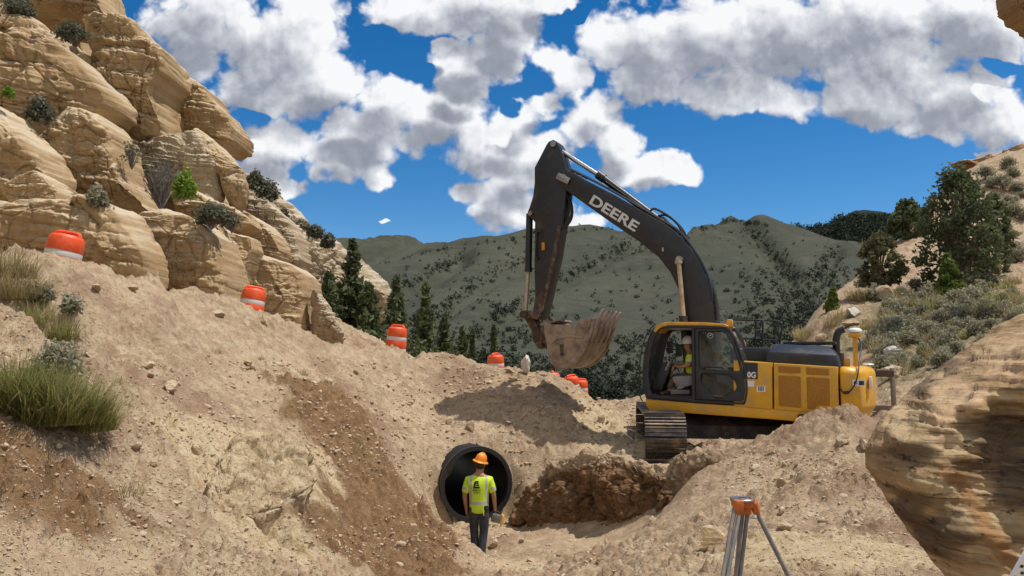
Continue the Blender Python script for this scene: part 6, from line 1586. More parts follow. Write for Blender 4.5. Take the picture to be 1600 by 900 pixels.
# junipers dotted over the far hill: the 300 largest singly, the rest as one mass
def hill_trees():
    rs = np.random.RandomState(9); N = 26000
    u = rs.uniform(570, 1420, N); v = rs.uniform(338, 640, N)
    w = np.full(N, .05)
    w += .55 * sstep(v, 500, 600) * sstep(u, 1150, 900) + .75 * sstep(u, 1120, 1200) * sstep(v, 400, 450) + .12 * sstep(v, 450, 540)
    for g in GUL:
        best = np.full(N, 1e9)
        for (a, b) in zip(g[:-1], g[1:]):
            L2 = (b[0] - a[0]) ** 2 + (b[1] - a[1]) ** 2; t = np.clip(((u - a[0]) * (b[0] - a[0]) + (v - a[1]) * (b[1] - a[1])) / L2, 0, 1)
            best = np.minimum(best, np.hypot(u - a[0] - t * (b[0] - a[0]), (v - a[1] - t * (b[1] - a[1])) * 1.5))
        w += .9 * np.exp(-(best / 11) ** 2)
    w *= (.35 + 1.3 * np.clip(.5 + fbm(u * .018, v * .03, 3.1, 3), 0, 1))
    keep = rs.rand(N) < w * .62; u, v = u[keep], v[keep]
    # ridge line trees
    ru = np.concatenate([rs.uniform(590, 780, 40), rs.uniform(790, 1000, 60), rs.uniform(1030, 1200, 130)]); sky_u = np.array([p[0] for p in HC[:17]]); sky_v = np.array([p[1] for p in HC[:17]])
    u = np.concatenate([u, ru]); v = np.concatenate([v, np.interp(ru, sky_u, sky_v) + 1.5 + 4 * rs.rand(len(ru))])
    Y = hhit(u, v); ok = (Y > 120) & (Y < 760); u, v, Y = u[ok], v[ok], Y[ok]
    X = np.array([ray(a, b)[0] / ray(a, b)[1] for a, b in zip(u, v)]) * Y; Z = hill_h(X, Y)
    size = rs.uniform(.7, 2.7, len(X)) * (.6 + .6 * rs.rand(len(X))); px = size / Y
    order = np.argsort(-px)
    protos = []
    for s in range(4):
        r2 = np.random.RandomState(900 + s); c = r2.normal(size=(9, 3)) * .28; c[:, 2] = np.abs(c[:, 2]) * 1.1 + .28; pts, tn = clump_points(c, [.24] * 9, 70, r2, .9)
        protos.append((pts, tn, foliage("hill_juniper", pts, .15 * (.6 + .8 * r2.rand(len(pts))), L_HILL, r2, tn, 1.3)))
    first = None
    for k in order[:300]:
        o = bpy.data.objects.new("hill_juniper", protos[k % 4][2]); COL.objects.link(o); o.location = (X[k], Y[k], Z[k] - .05 * size[k]); s = size[k]; o.scale = (s, s, s * rs.uniform(.85, 1.3)); o.rotation_euler = (0, 0, rs.rand() * 6.28)
        tag(o, "small dark juniper dotting the grassy far hillside", "tree", "junipers dotted over the far hill")
    rest = order[300:7500]; C, S = [], []
    for k in rest:
        m = 24; r2 = rs.normal(size=(m, 3)) * np.array([.30, .30, .26]); r2[:, 2] += .36; C.append(np.array([X[k], Y[k], Z[k]]) + r2 * size[k]); S.append(np.full(m, .30 * size[k]))
    C = np.concatenate(C); S = np.concatenate(S)
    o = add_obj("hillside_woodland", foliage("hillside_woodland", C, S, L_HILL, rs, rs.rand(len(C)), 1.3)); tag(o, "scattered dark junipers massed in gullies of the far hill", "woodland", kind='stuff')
    # the wooded hill behind
    n2 = 2600; u = rs.uniform(1215, 1440, n2); v = rs.uniform(338, 420, n2); Y = hhit(u, v, 700, 1500); ok = Y > 780; u, v, Y = u[ok], v[ok], Y[ok]
    X = np.array([ray(a, b)[0] / ray(a, b)[1] for a, b in zip(u, v)]) * Y; Z = hill_h(X, Y); C = []
    for k in range(len(X)): C.append(np.array([X[k], Y[k], Z[k]]) + rs.normal(size=(14, 3)) * np.array([2.2, 2.2, 2.0]) + np.array([0, 0, 2.0]))
    if C:
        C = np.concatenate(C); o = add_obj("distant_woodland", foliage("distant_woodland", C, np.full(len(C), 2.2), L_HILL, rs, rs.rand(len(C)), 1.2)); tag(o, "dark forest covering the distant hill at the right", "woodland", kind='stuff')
hill_trees()
# ------------------------------------------------------------------ loose stones
def stone_shape(seed, sub=2):
    rs = np.random.RandomState(seed); bm = bmesh.new(); bmesh.ops.create_icosphere(bm, subdivisions=sub, radius=1)
    V = np.array([v.co[:] for v in bm.verts]); F = np.array([[v.index for v in f.verts] for f in bm.faces]); bm.free()
    for _ in range(9):                                       # split faces of broken rock
        n = rs.normal(size=3); n /= np.linalg.norm(n); d = rs.uniform(.45, .8); s = V @ n; V = V - np.maximum(0, s - d)[:, None] * n
    V = V * np.array([1.0, rs.uniform(.65, .95), rs.uniform(.45, .75)]) + .05 * rs.normal(size=V.shape) * .5
    return V, F
M_STONE = rock_material("loose_stone", [(.30, .20, .12), (.40, .28, .17), (.48, .36, .24), (.56, .45, .33)], .12, 3, (.56, .46, .34), streak=.15)
M_STONEW = rock_material("pale_stone", [(.50, .46, .40), (.58, .54, .47), (.62, .58, .52), (.68, .65, .6)], .1, 3, (.66, .62, .56), streak=.1)
SHAPES = [stone_shape(40 + i) for i in range(7)]; SMESH = [to_mesh("stone", V, F, M_STONE, False) for V, F in SHAPES]
def put_stone(name, u, v, wpx, hpx, label, mat=None, shape=0, rz=0.0, rx=0.0, Y=None, sub=3, group=None, sink=.25, cat="rock"):
    if Y is None: p = gpoint(u, v + hpx * .3, 3.5, 75)
    else: p = P(u, v + hpx * .3, Y)
    w = wpx / FPX * p.y; h = hpx / FPX * p.y
    V, F = stone_shape(140 + shape, sub); V = V * np.array([w / 2, w / 2.4, h / 1.15]) 
    x, y, z = V.T; V = V * (1 + .10 * fbm(x * 3 / w + shape, y * 3 / w, z * 3 / w, 3))[:, None]
    o = add_obj(name, to_mesh(name, V, F, mat or M_STONE, False)); o.location = (p.x, p.y, p.z + h * (.5 - sink)); o.rotation_euler = (rx, 0, rz)
    return tag(o, label, cat, group)
BIG = [(1110, 850, 46, 40, "square sandstone block lying left of the tripod legs", 'o', 1), (820, 576, 30, 40, "upright white stone standing on the crest left of the bucket", 'w', 2),
       (626, 852, 22, 20, "pale stone on the brown soil left of the worker", 's', 3), (830, 874, 20, 12, "flat tan stone beside the worker's feet", 's', 4), (1318, 690, 26, 26, "angular rock stuck in the top of the dirt pile", 's', 5),
       (1352, 700, 28, 26, "large grey brown rock between the dirt pile and the big boulder", 's', 6), (1208, 704, 22, 18, "rounded rock at the left foot of the dirt pile under the machine", 's', 0), (1222, 766, 20, 16, "tan rock on the middle of the dirt pile", 's', 1), (1220, 800, 22, 18, "tan rock right above the tripod's inclined leg", 's', 2), (1228, 826, 24, 16, "flat faced block right of the tripod above the track marks", 's', 3),
       (233, 577, 26, 16, "pale flat stone on the left bank", 's', 4), (205, 450, 24, 14, "dark stone near the top of the left bank", 's', 5), (265, 612, 30, 18, "brown stone in a group on the middle of the left bank", 's', 6), (305, 706, 24, 22, "upright square stone in the pale clay", 's', 0), (240, 736, 18, 16, "stone with a shaded front in the pale clay", 's', 1), (375, 730, 20, 20, "dark stone set in the clay block", 's', 2),
       (150, 384 + 70, 22, 14, "brown stone on the bank near the first drum", 's', 3), (40, 578, 20, 16, "pale stone at the left edge beside the grass strip", 's', 2), (90, 700, 22, 12, "flat pale stone under the largest grass clump", 's', 1), (340, 490, 26, 16, "dark brown stone on the crest right of the second drum's bank", 's', 5), (412, 500, 16, 22, "upright tan stone just below the second drum", 's', 6),
       (1334, 486, 38, 26, "big white boulder on the right hillside", 'w', 4), (1330, 506, 26, 14, "flat tan boulder below the big white boulder", 's', 5), (1352, 503, 20, 14, "small boulder right of the flat tan one on the hillside", 's', 0), (1286, 530, 22, 16, "tan boulder behind the exhaust stack", 's', 1), (1398, 555, 44, 30, "pale layered boulder behind the post barrier", 'w', 2), (1396, 585, 48, 30, "large layered boulder beside the machine's tail", 's', 3),
       (1508, 462, 52, 30, "grey brown boulder below the small bright juniper", 's', 4), (1385, 462, 44, 30, "brown boulder below the olive juniper", 's', 6), (1400, 540, 34, 18, "grey boulder among the sagebrush", 's', 1), (940, 655, 20, 22, "tan boulder on the lit dirt rim left of the track", 's', 2), (908, 640, 22, 16, "stone on the dirt edge below the banded drum", 's', 3), (960, 790, 14, 14, "stone in the shaded cut bank", 's', 5), (772, 852, 22, 14, "stone on the trench floor behind the worker's tool", 's', 6), (700, 660, 18, 14, "tan stone on the slope left of the shadow", 's', 0), (735, 672, 16, 18, "pale angular stone above the pipe", 's', 1)]
for i, (u, v, w, h, lab, kd, sh) in enumerate(BIG):
    put_stone("boulder" if w > 40 else "rock", u, v, w, h, lab, {'o': M_TAN, 'w': M_STONEW, 's': M_STONE}[kd], sh, rz=i * 1.7, rx=R((i * 37) % 25 - 12), Y=(20.35 if i == 1 else None), sink=(.05 if i == 1 else .28))
def scatter():
    rs = np.random.RandomState(21)
    def sample(n, smin, smax, pw):
        u = rs.uniform(-20, 1500, n * 3); v = rs.uniform(395, 905, n * 3)
        crest_u = np.array([c[0] for c in GC[:26]]); crest_v = np.array([c[1] for c in GC[:26]])
        lim = np.where(u < 930, np.interp(u, crest_u, crest_v) + 3, np.where(u < 1000, 630, 700))
        lim = np.where(u > 1350, 740 + (u - 1350) * 1.1, lim)
        patch = .5 + 1.1 * fbm(u * .012, v * .02, 5.5, 3)
        ok = (v > lim) & (rs.rand(n * 3) < np.clip(patch * 1.2, .22, 1)); u, v = u[ok][:n], v[ok][:n]
        px = smin + (smax - smin) * rs.rand(len(u)) ** pw
        pu, pv = (u - 745) / 62, (v - 757) / 62; ok = (np.hypot(pu, pv) > 1) & ~((u > 830) & (u < 1130) & (v > 695) & (v < 850) & (rs.rand(len(u)) < .97))
        return u[ok], v[ok], px[ok]
    def hits(u, v):
        Yg = np.exp(np.linspace(math.log(3.4), math.log(45), 260)); out = np.empty(len(u))
        a = np.array([ray(p, q) for p, q in zip(u, v)])
        for i in range(0, len(u), 400):
            A = a[i:i + 400]; X = (A[:, 0] / A[:, 1])[:, None] * Yg[None]; YY = np.broadcast_to(Yg, X.shape)
            S = (A[:, 2] / A[:, 1])[:, None] * Yg[None] - ground_base(X, YY); neg = S < 0
            out[i:i + 400] = np.where(neg.any(1), Yg[neg.argmax(1)], -1)
        return out, a
    u, v, px = sample(300, 7, 19, 2.0); Y, a = hits(u, v); ok = Y > 0; u, v, px, Y, a = u[ok], v[ok], px[ok], Y[ok], a[ok]
    X = a[:, 0] / a[:, 1] * Y; Z = ground_h(X, Y)
    for k in range(len(X)):
        s = px[k] / 2 / FPX * Y[k]; o = bpy.data.objects.new("stone", SMESH[k % 7]); COL.objects.link(o); o.location = (X[k], Y[k], Z[k] + s * .15); o.scale = (s, s, s); o.rotation_euler = (rs.normal() * .4, rs.normal() * .4, rs.rand() * 6.28)
        tag(o, "loose angular tan stone lying on the dug dirt", "stone", "loose stones on the dirt slopes")
    u, v, px = sample(17000, 1.8, 10.0, 3.0); Y, a = hits(u, v); ok = Y > 0; px, Y, a = px[ok], Y[ok], a[ok]
    X = a[:, 0] / a[:, 1] * Y; Z = ground_h(X, Y); VV, FF = [], []; n0 = 0
    small = [stone_shape(80 + i, 1) for i in range(6)]
    for k in range(len(X)):
        V, F = small[k % 6]; s = px[k] / 2 / FPX * Y[k]; t = rs.rand() * 6.28; c, sn = math.cos(t), math.sin(t)
        W = V * s; W = np.stack([W[:, 0] * c - W[:, 1] * sn, W[:, 0] * sn + W[:, 1] * c, W[:, 2]], 1) + np.array([X[k], Y[k], Z[k] + s * .1]); VV.append(W); FF.append(F + n0); n0 += len(V)
    o = add_obj("gravel", to_mesh("gravel", np.concatenate(VV), np.concatenate(FF), M_STONE, False)); tag(o, "small stones strewn over the dug dirt slopes", "gravel", kind='stuff')
scatter()
# ------------------------------------------------------------------ people
def skinned(name, joints, bones, mat, parent=None, sub=2, root=0, extra=None):
    """joints: {key: (co, radius)}; bones: pairs of keys -> one continuous skinned surface"""
    keys = list(joints); me = bpy.data.meshes.new(name)
    me.from_pydata([tuple(joints[k][0]) for k in keys], [(keys.index(a), keys.index(b)) for a, b in bones], [])
    o = bpy.data.objects.new(name, me); COL.objects.link(o)
    mod = o.modifiers.new("skin", 'SKIN'); mod.use_smooth_shade = True
    sv = me.skin_vertices[0].data
    for i, k in enumerate(keys):
        r = joints[k][1]; sv[i].radius = (r, r) if not isinstance(r, tuple) else r; sv[i].use_root = (i == root)
    ss = o.modifiers.new("sub", 'SUBSURF'); ss.levels = sub; ss.render_levels = sub
    dg = bpy.context.evaluated_depsgraph_get(); m2 = bpy.data.meshes.new_from_object(o.evaluated_get(dg))
    bpy.data.objects.remove(o); bpy.data.meshes.remove(me); m2.name = name
    if extra: extra(m2)
    m2.materials.clear(); m2.materials.append(mat)
    for p in m2.polygons: p.use_smooth = True
    return add_obj(name, m2, parent)
M_SKIN = simple("skin", (.36, .17, .09), .55, var=.08, scale=12)
M_HAIR = simple("dark_hair", (.02, .014, .01), .7, var=.2)
M_JEAN = simple("dark_jeans", (.028, .033, .045), .8, var=.25, scale=18, bump=.4, bscale=40, dirt=(.16, .13, .10), dirt_amt=.35, dirt_scale=7)
M_BOOT = simple("work_boot", (.045, .032, .022), .7, var=.2, dirt=(.3, .2, .12), dirt_amt=.5, dirt_scale=12)
M_HATO = simple("orange_hard_hat", (.85, .25, .012), .35, var=.03)
M_HATW = simple("white_hard_hat", (.70, .68, .64), .4, var=.05)
M_VEST = simple("hi_vis_plain", (.56, .74, .03), .7, var=.06)
def vest_material():
    m, n, b = mat_new("hi_vis_shirt"); tc = n.new('ShaderNodeTexCoord'); x, y, z = n.sep(tc.outputs['Object'])
    f = n.noise(tc.outputs['Object'], 9, 5, .6); c = n.mix(f, (.46, .64, .018, 1), (.62, .80, .04, 1))
    ax = n.math('ABSOLUTE', x)
    def band(v, a, w_): return n.step(n.math('ABSOLUTE', n.math('SUBTRACT', v, a)), w_ + .004, w_ - .004)
    body = n.step(ax, .215, .205)
    hz = n.math('MULTIPLY', band(z, 1.005, .026), body)
    vt = n.math('MULTIPLY', n.math('MULTIPLY', band(ax, .135, .020), body), n.step(z, 1.0, 1.02))
    sl = n.math('MULTIPLY', band(z, 1.255, .026), n.step(ax, .205, .215))
    s = n.math('MAXIMUM', n.math('MAXIMUM', hz, vt), sl)
    c = n.mix(s, c, (.42, .42, .40, 1)); n.put(b.inputs['Base Color'], c); b.inputs['Roughness'].default_value = .75
    bp = n.new('ShaderNodeBump'); bp.inputs['Strength'].default_value = .6; bp.inputs['Distance'].default_value = .02
    n.put(bp.inputs['Height'], n.noise(n.mapping(tc.outputs['Object'], (7, 7, 3)), 1.0, 4, .6, .8)); n.l.new(bp.outputs[0], b.inputs['Normal'])
    return m
def hand(joints, bones, wrist, d, side, palm, pre, s=1.0):
    """adds palm and five finger chains; d: pointing direction, side: towards the thumb, palm: curl direction"""
    d = Vector(d).normalized(); side = Vector(side).normalized(); palm = Vector(palm).normalized()
    pk = pre + "palm"; joints[pk] = (wrist + d * .055 * s, .030 * s); bones.append((pre + "wrist", pk))
    for i, (off, ln) in enumerate(((.030, .075), (.010, .085), (-.010, .078), (-.029, .062))):
        a = wrist + d * .095 * s + side * off * s; b_ = a + (d * .75 + palm * .65).normalized() * ln * .5 * s; c_ = b_ + (d * .15 + palm).normalized() * ln * .5 * s
        for k, (q, r) in enumerate(((a, .0105), (b_, .0095), (c_, .008))): joints[f"{pre}f{i}{k}"] = (q, r * s)
        bones += [(pk, f"{pre}f{i}0"), (f"{pre}f{i}0", f"{pre}f{i}1"), (f"{pre}f{i}1", f"{pre}f{i}2")]
    a = wrist + d * .04 * s + side * .036 * s; b_ = a + (d * .8 + side * .5 + palm * .3).normalized() * .035 * s; c_ = b_ + (d * .8 + palm * .6).normalized() * .03 * s
    for k, (q, r) in enumerate(((a, .013), (b_, .011), (c_, .009))): joints[f"{pre}t{k}"] = (q, r * s)
    bones += [(pk, pre + "t0"), (pre + "t0", pre + "t1"), (pre + "t1", pre + "t2")]
def head_mesh(parent_joints=None):
    pass
def add_face(m2, hc, fwd, r):
    """press a face into the head of a finished body mesh: nose, brow, chin"""
    f = Vector(fwd).normalized(); rt = Vector((f.y, -f.x, 0)).normalized()
    for v in m2.vertices:
        q = v.co - hc; a, b_, c_ = q.dot(f), q.dot(rt), q.z
        if q.length < r * 1.9 and a > 0:
            nose = math.exp(-((b_ / (.16 * r)) ** 2 + ((c_ + .12 * r) / (.28 * r)) ** 2)); eye = math.exp(-(((abs(b_) - .36 * r) / (.2 * r)) ** 2 + ((c_ - .12 * r) / (.16 * r)) ** 2)); chin = math.exp(-((b_ / (.3 * r)) ** 2 + ((c_ + .95 * r) / (.25 * r)) ** 2))
            v.co += f * (nose * .24 * r - eye * .10 * r + chin * .12 * r)
def hard_hat(parent, c, r, mat, tilt=(0, 0, 0), full_brim=True):
    M_ = Matrix.Rotation(tilt[2], 3, 'Z') @ Matrix.Rotation(tilt[1], 3, 'Y') @ Matrix.Rotation(tilt[0], 3, 'X')
    m = MB(); prof = [(r * 1.42, -.012), (r * 1.46, -.004), (r * 1.40, .006), (r * 1.10, .018), (r * 1.06, .05), (r * .98, .085), (r * .80, .122), (r * .52, .146), (r * .22, .155), (.002, .157)]
    if not full_brim: prof = [(r * 1.12, -.01), (r * 1.14, 0), (r * 1.08, .018)] + prof[4:]
    m.lathe(prof, (0, 0, 0), 32)
    m.map(lambda p: Vector((p.x * .90, p.y * 1.08, p.z)))
    if not full_brim: m.box((0, r * 1.25, .0), (r * 1.5, r * .7, .012), ch=.005)
    m.tube([(0, -r * .95, .10), (0, -r * .5, .15), (0, 0, .163), (0, r * .5, .15), (0, r * .95, .10)], .012, 8)
    m.map(lambda p: M_ @ p + Vector(c)); return m.build("hard_hat", mat, parent)
def worker():
    f = P(748, 875, 14.0); g = Vector((f.x, f.y, f.z))
    e = empty("person", g, "worker seen from behind in an orange hard hat and yellow shirt facing the pipe", "person")
    S = 1.0; J = {}; B = []
    V3 = Vector
    J.update(pelvis=(V3((0, .0, .95)), .105), waist=(V3((0, 0, 1.08)), .125), chest=(V3((0, -.005, 1.27)), (.15, .125)), neck0=(V3((.0, .0, 1.45)), .075), neck=(V3((.008, .015, 1.53)), .055), head0=(V3((.015, .03, 1.60)), .080), head=(V3((.022, .035, 1.68)), .092), crown=(V3((.024, .03, 1.75)), .075))
    B += [("pelvis", "waist"), ("waist", "chest"), ("chest", "neck0"), ("neck0", "neck"), ("neck", "head0"), ("head0", "head"), ("head", "crown")]
    arms = {'l': [(-.185, 0, 1.40), (-.255, -.01, 1.13), (-.225, .05, .86)], 'r': [(.185, 0, 1.40), (.262, -.01, 1.14), (.285, .07, .88)]}
    for s, (a, b_, c_) in arms.items():
        J[s + 'sh'] = (V3(a), .068); J[s + 'ua'] = (V3(a).lerp(V3(b_), .5), .056); J[s + 'el'] = (V3(b_), .045); J[s + 'fa'] = (V3(b_).lerp(V3(c_), .4), .042); J[s + 'wrist'] = (V3(c_), .028)
        B += [("neck0", s + 'sh'), (s + 'sh', s + 'ua'), (s + 'ua', s + 'el'), (s + 'el', s + 'fa'), (s + 'fa', s + 'wrist')]
        hand(J, B, V3(c_), V3(c_) - V3(b_), (0, 1, 0), ((.8, .2, 0) if s == 'l' else (-.8, .2, 0)), s, 1.0)
    legs = {'l': [(-.095, 0, .90), (-.085, .06, .50), (-.055, -.02, .09)], 'r': [(.095, 0, .90), (.085, .02, .48), (.045, -.06, .05)]}
    for s, (a, b_, c_) in legs.items():
        J[s + 'hip'] = (V3(a), .088); J[s + 'th'] = (V3(a).lerp(V3(b_), .5), .088); J[s + 'kn'] = (V3(b_), .064); J[s + 'ca'] = (V3(b_).lerp(V3(c_), .35), .060); J[s + 'an'] = (V3(c_), .040); J[s + 'toe'] = (V3(c_) + V3((0, .15, -.045)), .034)
        B += [("pelvis", s + 'hip'), (s + 'hip', s + 'th'), (s + 'th', s + 'kn'), (s + 'kn', s + 'ca'), (s + 'ca', s + 'an'), (s + 'an', s + 'toe')]
    look = Vector((.62, .78, -.05)); hc = V3((.022, .035, 1.66))
    skinned("body", J, B, M_SKIN, e, 2, extra=lambda m: add_face(m, hc, look, .105))
    # shirt
    K = dict(hem=(V3((0, 0, .80)), (.18, .145)), pelvis=(V3((0, 0, .88)), (.19, .15)), waist=(V3((0, 0, 1.05)), (.185, .145)), chest=(V3((0, -.005, 1.25)), (.20, .145)), top=(V3((0, 0, 1.43)), (.12, .095)), coll=(V3((.004, .008, 1.49)), .070))
    L_ = [("hem", "pelvis"), ("pelvis", "waist"), ("waist", "chest"), ("chest", "top"), ("top", "coll")]
    for s, (a, b_, c_) in arms.items():
        K[s + '0'] = (V3(a) + V3((0, 0, -.01)), .090); K[s + '1'] = (V3(a).lerp(V3(b_), .55), .082); K[s + '2'] = (V3(a).lerp(V3(b_), .92), .078)
        L_ += [("top", s + '0'), (s + '0', s + '1'), (s + '1', s + '2')]
    sh = skinned("shirt", K, L_, vest_material(), e, 2)
    T_ = dict(waist=(V3((0, 0, 1.04)), (.155, .125)), pelvis=(V3((0, 0, .88)), (.175, .14)))
    U_ = [("waist", "pelvis")]
    for s, (a, b_, c_) in legs.items():
        T_[s + 'h'] = (V3(a) + V3((0, 0, -.07)), .108); T_[s + 't'] = (V3(a).lerp(V3(b_), .55), .100); T_[s + 'k'] = (V3(b_), .084); T_[s + 'c'] = (V3(b_).lerp(V3(c_), .5), .078); T_[s + 'a'] = (V3(c_) + V3((0, 0, .0)), .078)
        U_ += [("pelvis", s + 'h'), (s + 'h', s + 't'), (s + 't', s + 'k'), (s + 'k', s + 'c'), (s + 'c', s + 'a')]
    skinned("trousers", T_, U_, M_JEAN, e, 2, root=1)
    for s, (a, b_, c_) in legs.items():
        c0 = V3(c_); skinned("boot", {'a': (c0 + V3((0, 0, .06)), .062), 'b': (c0 + V3((0, .0, -.02)), .060), 'c': (c0 + V3((0, .14, -.045)), .048), 'd': (c0 + V3((0, .20, -.05)), .040)}, [('a', 'b'), ('b', 'c'), ('c', 'd')], M_BOOT, e, 2)
    m = MB(); m.ball((.020, .012, 1.67), .099, 10, (1, 1.05, 1.0)); hm = m.build("hair", M_HAIR, e)
    for p in hm.data.vertices:
        q = p.co - Vector((.02, .012, 1.67))
        if q.dot(look) > .03: p.co = Vector((.02, .02, 1.69)) + q * .6
    for sgn in (1, -1):
        m = MB(); rt = Vector((look.y, -look.x, 0)).normalized(); m.ball(hc + rt * .098 * sgn - look * .005, .03, 6, (.5, .9, 1.2)); m.build("ear", M_SKIN, e)
    hard_hat(e, (.024, .030, 1.715), .102, M_HATO, (R(-8), R(14), R(-38)))
    # back print laid on the cloth
    from mathutils.bvhtree import BVHTree
    bvh = BVHTree.FromPolygons([v.co for v in sh.data.vertices], [list(p.vertices) for p in sh.data.polygons])
    def lay(V, F, name):
        out = []
        for (x, z) in V:
            h = bvh.ray_cast(Vector((x, -1, z)), Vector((0, 1, 0))); y = (h[0].y if h[0] else -.14) - .006; out.append((x, y, z))
        return add_obj(name, to_mesh(name, out, F, M_BLK, False), sh)
    def dense(poly, n=6):
        o = []
        for a, b_ in zip(poly, poly[1:] + poly[:1]):
            for k in range(n): o.append((a[0] + (b_[0] - a[0]) * k / n, a[1] + (b_[1] - a[1]) * k / n))
        return o
    cx, cz = -.035, 1.31
    # block emblem: a slanted E joined to an L
    outer = [(-.062, -.045), (-.045, .06), (-.028, .082), (.030, .082), (.030, .045), (.048, -.012), (.062, -.045)]
    hole1 = [(-.012, .058), (.014, .058), (.014, .046), (-.014, .046)]; hole2 = [(-.016, .030), (.014, .030), (.020, .012), (.006, .014), (-.020, .014)]; hole3 = [(-.034, -.016), (-.024, .0), (.042, -.002), (.046, -.014)]
    Vf, Ff = filled([(x, z) for x, z in outer], [hole1, hole2, hole3], .0005, 0)
    lay([(p.x + cx, p.y + cz) for p in Vf], Ff, "emblem")
    for txt, z, w_, h_ in (("BURDICK", 1.222, .145, .030), ("MATERIALS", 1.192, .120, .020), ("- - - -", 1.170, .10, .01)):
        V, F = text_mesh(txt, 1.0, .02, 0.0); xs = [p.x for p in V]; ys = [p.y for p in V]; sx = w_ / (max(xs) - min(xs)); sy = h_ / max(max(ys) - min(ys), .05)
        lay([((p.x - min(xs)) * sx - w_ / 2 + cx, (p.y - min(ys)) * sy + z) for p in V], F, "lettering")
    m = MB(); m.box((.10, -.145, .93), (.03, .02, .06)); m.box((.14, -.12, .90), (.05, .05, .13), ch=.01); m.build("belt_pouch", M_BLK, e)
    m = MB(); m.tube([(.075, -.15, .99), (.078, -.165, .92), (.095, -.168, .80)], [.012, .014, .006], 6); m.build("glove_strap", M_VEST, e)
    # what the right hand carries
    h = g + V3((.30, .07, .76))
    t = empty("hand_tool", h + V3((0, 0, -.14)), "grey and yellow hand tool carried in the worker's lowered hand", "tool")
    m = MB(); m.box((.01, .0, .09), (.17, .10, .15), Matrix.Rotation(R(14), 3, 'Y'), ch=.02); m.build("housing", simple("tool_grey", (.16, .155, .15), .5, var=.2, dirt=(.3, .22, .14), dirt_amt=.4), t)
    m = MB(); m.tube(spline([(.10, 0, .16), (.135, 0, .10), (.115, 0, .0), (.085, 0, -.04)], 4), .018, 8); m.box((.112, 0, .05), (.03, .10, .20), Matrix.Rotation(R(14), 3, 'Y'), ch=.008); m.build("side_frame", simple("tool_yellow", (.70, .40, .02), .45), t)
    m = MB(); m.tube(spline([(-.05, 0, .16), (-.03, 0, .205), (.05, 0, .195), (.08, 0, .15)], 4), .015, 8); m.build("handle", M_BLK2, t)
worker()
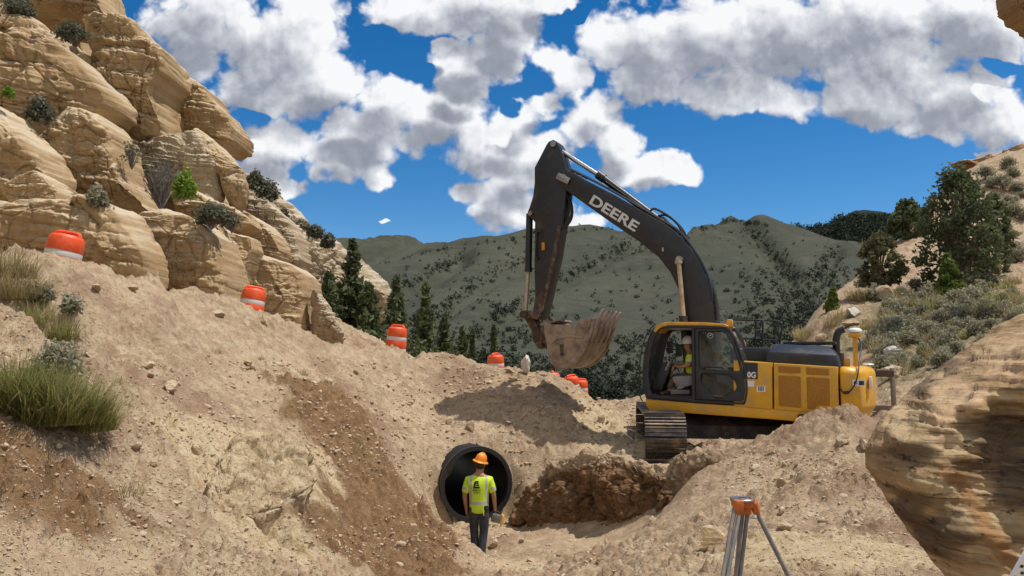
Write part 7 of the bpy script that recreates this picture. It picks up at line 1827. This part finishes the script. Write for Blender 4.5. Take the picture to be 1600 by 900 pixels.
def operator():
    LSo = -.93
    q = lambda u, v, dl=0: EX.matrix_world @ E(u, v, LSo + dl)
    bpy.context.view_layer.update()
    o = EX.matrix_world @ E(1082, 604, LSo); e = empty("person", o, "machine operator in a white hard hat and yellow shirt seated in the cab", "person")
    V3 = lambda u, v, dl=0: (EX.matrix_world @ E(u, v, LSo + dl)) - o
    J = dict(pelvis=(V3(1082, 588), .13), waist=(V3(1081.5, 577), .125), chest=(V3(1080.5, 563), (.15, .12)), neck0=(V3(1078.5, 553), .07), neck=(V3(1077, 548), .05), head0=(V3(1075.6, 544.5), .075), head=(V3(1074.8, 540), .088), crown=(V3(1074.8, 536), .07))
    B = [("pelvis", "waist"), ("waist", "chest"), ("chest", "neck0"), ("neck0", "neck"), ("neck", "head0"), ("head0", "head"), ("head", "crown")]
    ar = {'l': [(1080, 556, -.18), (1078, 571, -.25), (1060, 574, -.22)], 'r': [(1080, 556, .18), (1076, 570, .24), (1058, 570, .22)]}
    lg = {'l': [(1081, 590, -.10), (1054, 590, -.12), (1045, 613, -.12)], 'r': [(1081, 590, .10), (1054, 589, .12), (1043, 612, .12)]}
    fw = (V3(1000, 590) - V3(1080, 590)).normalized(); dn = Vector((0, 0, -1))
    for s, (a, b_, c_) in ar.items():
        a, b_, c_ = V3(*a), V3(*b_), V3(*c_)
        J[s + 'sh'] = (a, .066); J[s + 'el'] = (b_, .046); J[s + 'fa'] = (b_.lerp(c_, .4), .043); J[s + 'wrist'] = (c_, .03); B += [("neck0", s + 'sh'), (s + 'sh', s + 'el'), (s + 'el', s + 'fa'), (s + 'fa', s + 'wrist')]
        hand(J, B, c_, fw, (0, 0, 1), dn + fw * .2, s)
    for s, (a, b_, c_) in lg.items():
        a, b_, c_ = V3(*a), V3(*b_), V3(*c_)
        J[s + 'hip'] = (a, .10); J[s + 'kn'] = (b_, .068); J[s + 'ca'] = (b_.lerp(c_, .4), .058); J[s + 'an'] = (c_, .042); J[s + 'toe'] = (c_ + fw * .16 + dn * .03, .036); B += [("pelvis", s + 'hip'), (s + 'hip', s + 'kn'), (s + 'kn', s + 'ca'), (s + 'ca', s + 'an'), (s + 'an', s + 'toe')]
    hc = J['head'][0] + Vector((0, 0, -.02))
    skinned("body", J, B, M_SKIN, e, 2, extra=lambda m: add_face(m, hc, fw, .10))
    K = dict(p=(V3(1082, 590), (.175, .15)), w=(V3(1081.5, 577), (.175, .15)), c=(V3(1080.5, 564), (.19, .15)), t=(V3(1079, 555), (.12, .10))); Lb = [('p', 'w'), ('w', 'c'), ('c', 't')]
    for s, (a, b_, c_) in ar.items():
        a, b_ = V3(*a), V3(*b_); K[s + '0'] = (a, .086); K[s + '1'] = (a.lerp(b_, .8), .076); Lb += [('t', s + '0'), (s + '0', s + '1')]
    sh = skinned("shirt", K, Lb, M_VEST, e, 2)
    for s, (a, b_, c_) in ar.items():
        a, b_ = V3(*a), V3(*b_); m = MB(); m.tube([a.lerp(b_, .55), a.lerp(b_, .70)], .086, 14); m.build("reflective_band", M_REFL, sh)
    T_ = dict(p=(V3(1082, 592), .16)); U_ = []
    for s, (a, b_, c_) in lg.items():
        a, b_, c_ = V3(*a), V3(*b_), V3(*c_); T_[s + 'h'] = (a, .112); T_[s + 'k'] = (b_, .085); T_[s + 'a'] = (c_ + Vector((0, 0, .06)), .07); U_ += [('p', s + 'h'), (s + 'h', s + 'k'), (s + 'k', s + 'a')]
    skinned("trousers", T_, U_, simple("brown_trousers", (.12, .08, .055), .8, var=.2), e, 2)
    for s, (a, b_, c_) in lg.items():
        c0 = V3(*c_); skinned("boot", {'a': (c0 + Vector((0, 0, .05)), .06), 'b': (c0, .058), 'c': (c0 + fw * .14 + dn * .02, .046)}, [('a', 'b'), ('b', 'c')], M_BOOT, e, 2)
    hard_hat(e, J['crown'][0] + Vector((0, 0, -.01)), .108, M_HATW, (R(0), 0, math.atan2(fw.y, fw.x) - math.pi / 2), False)
operator()
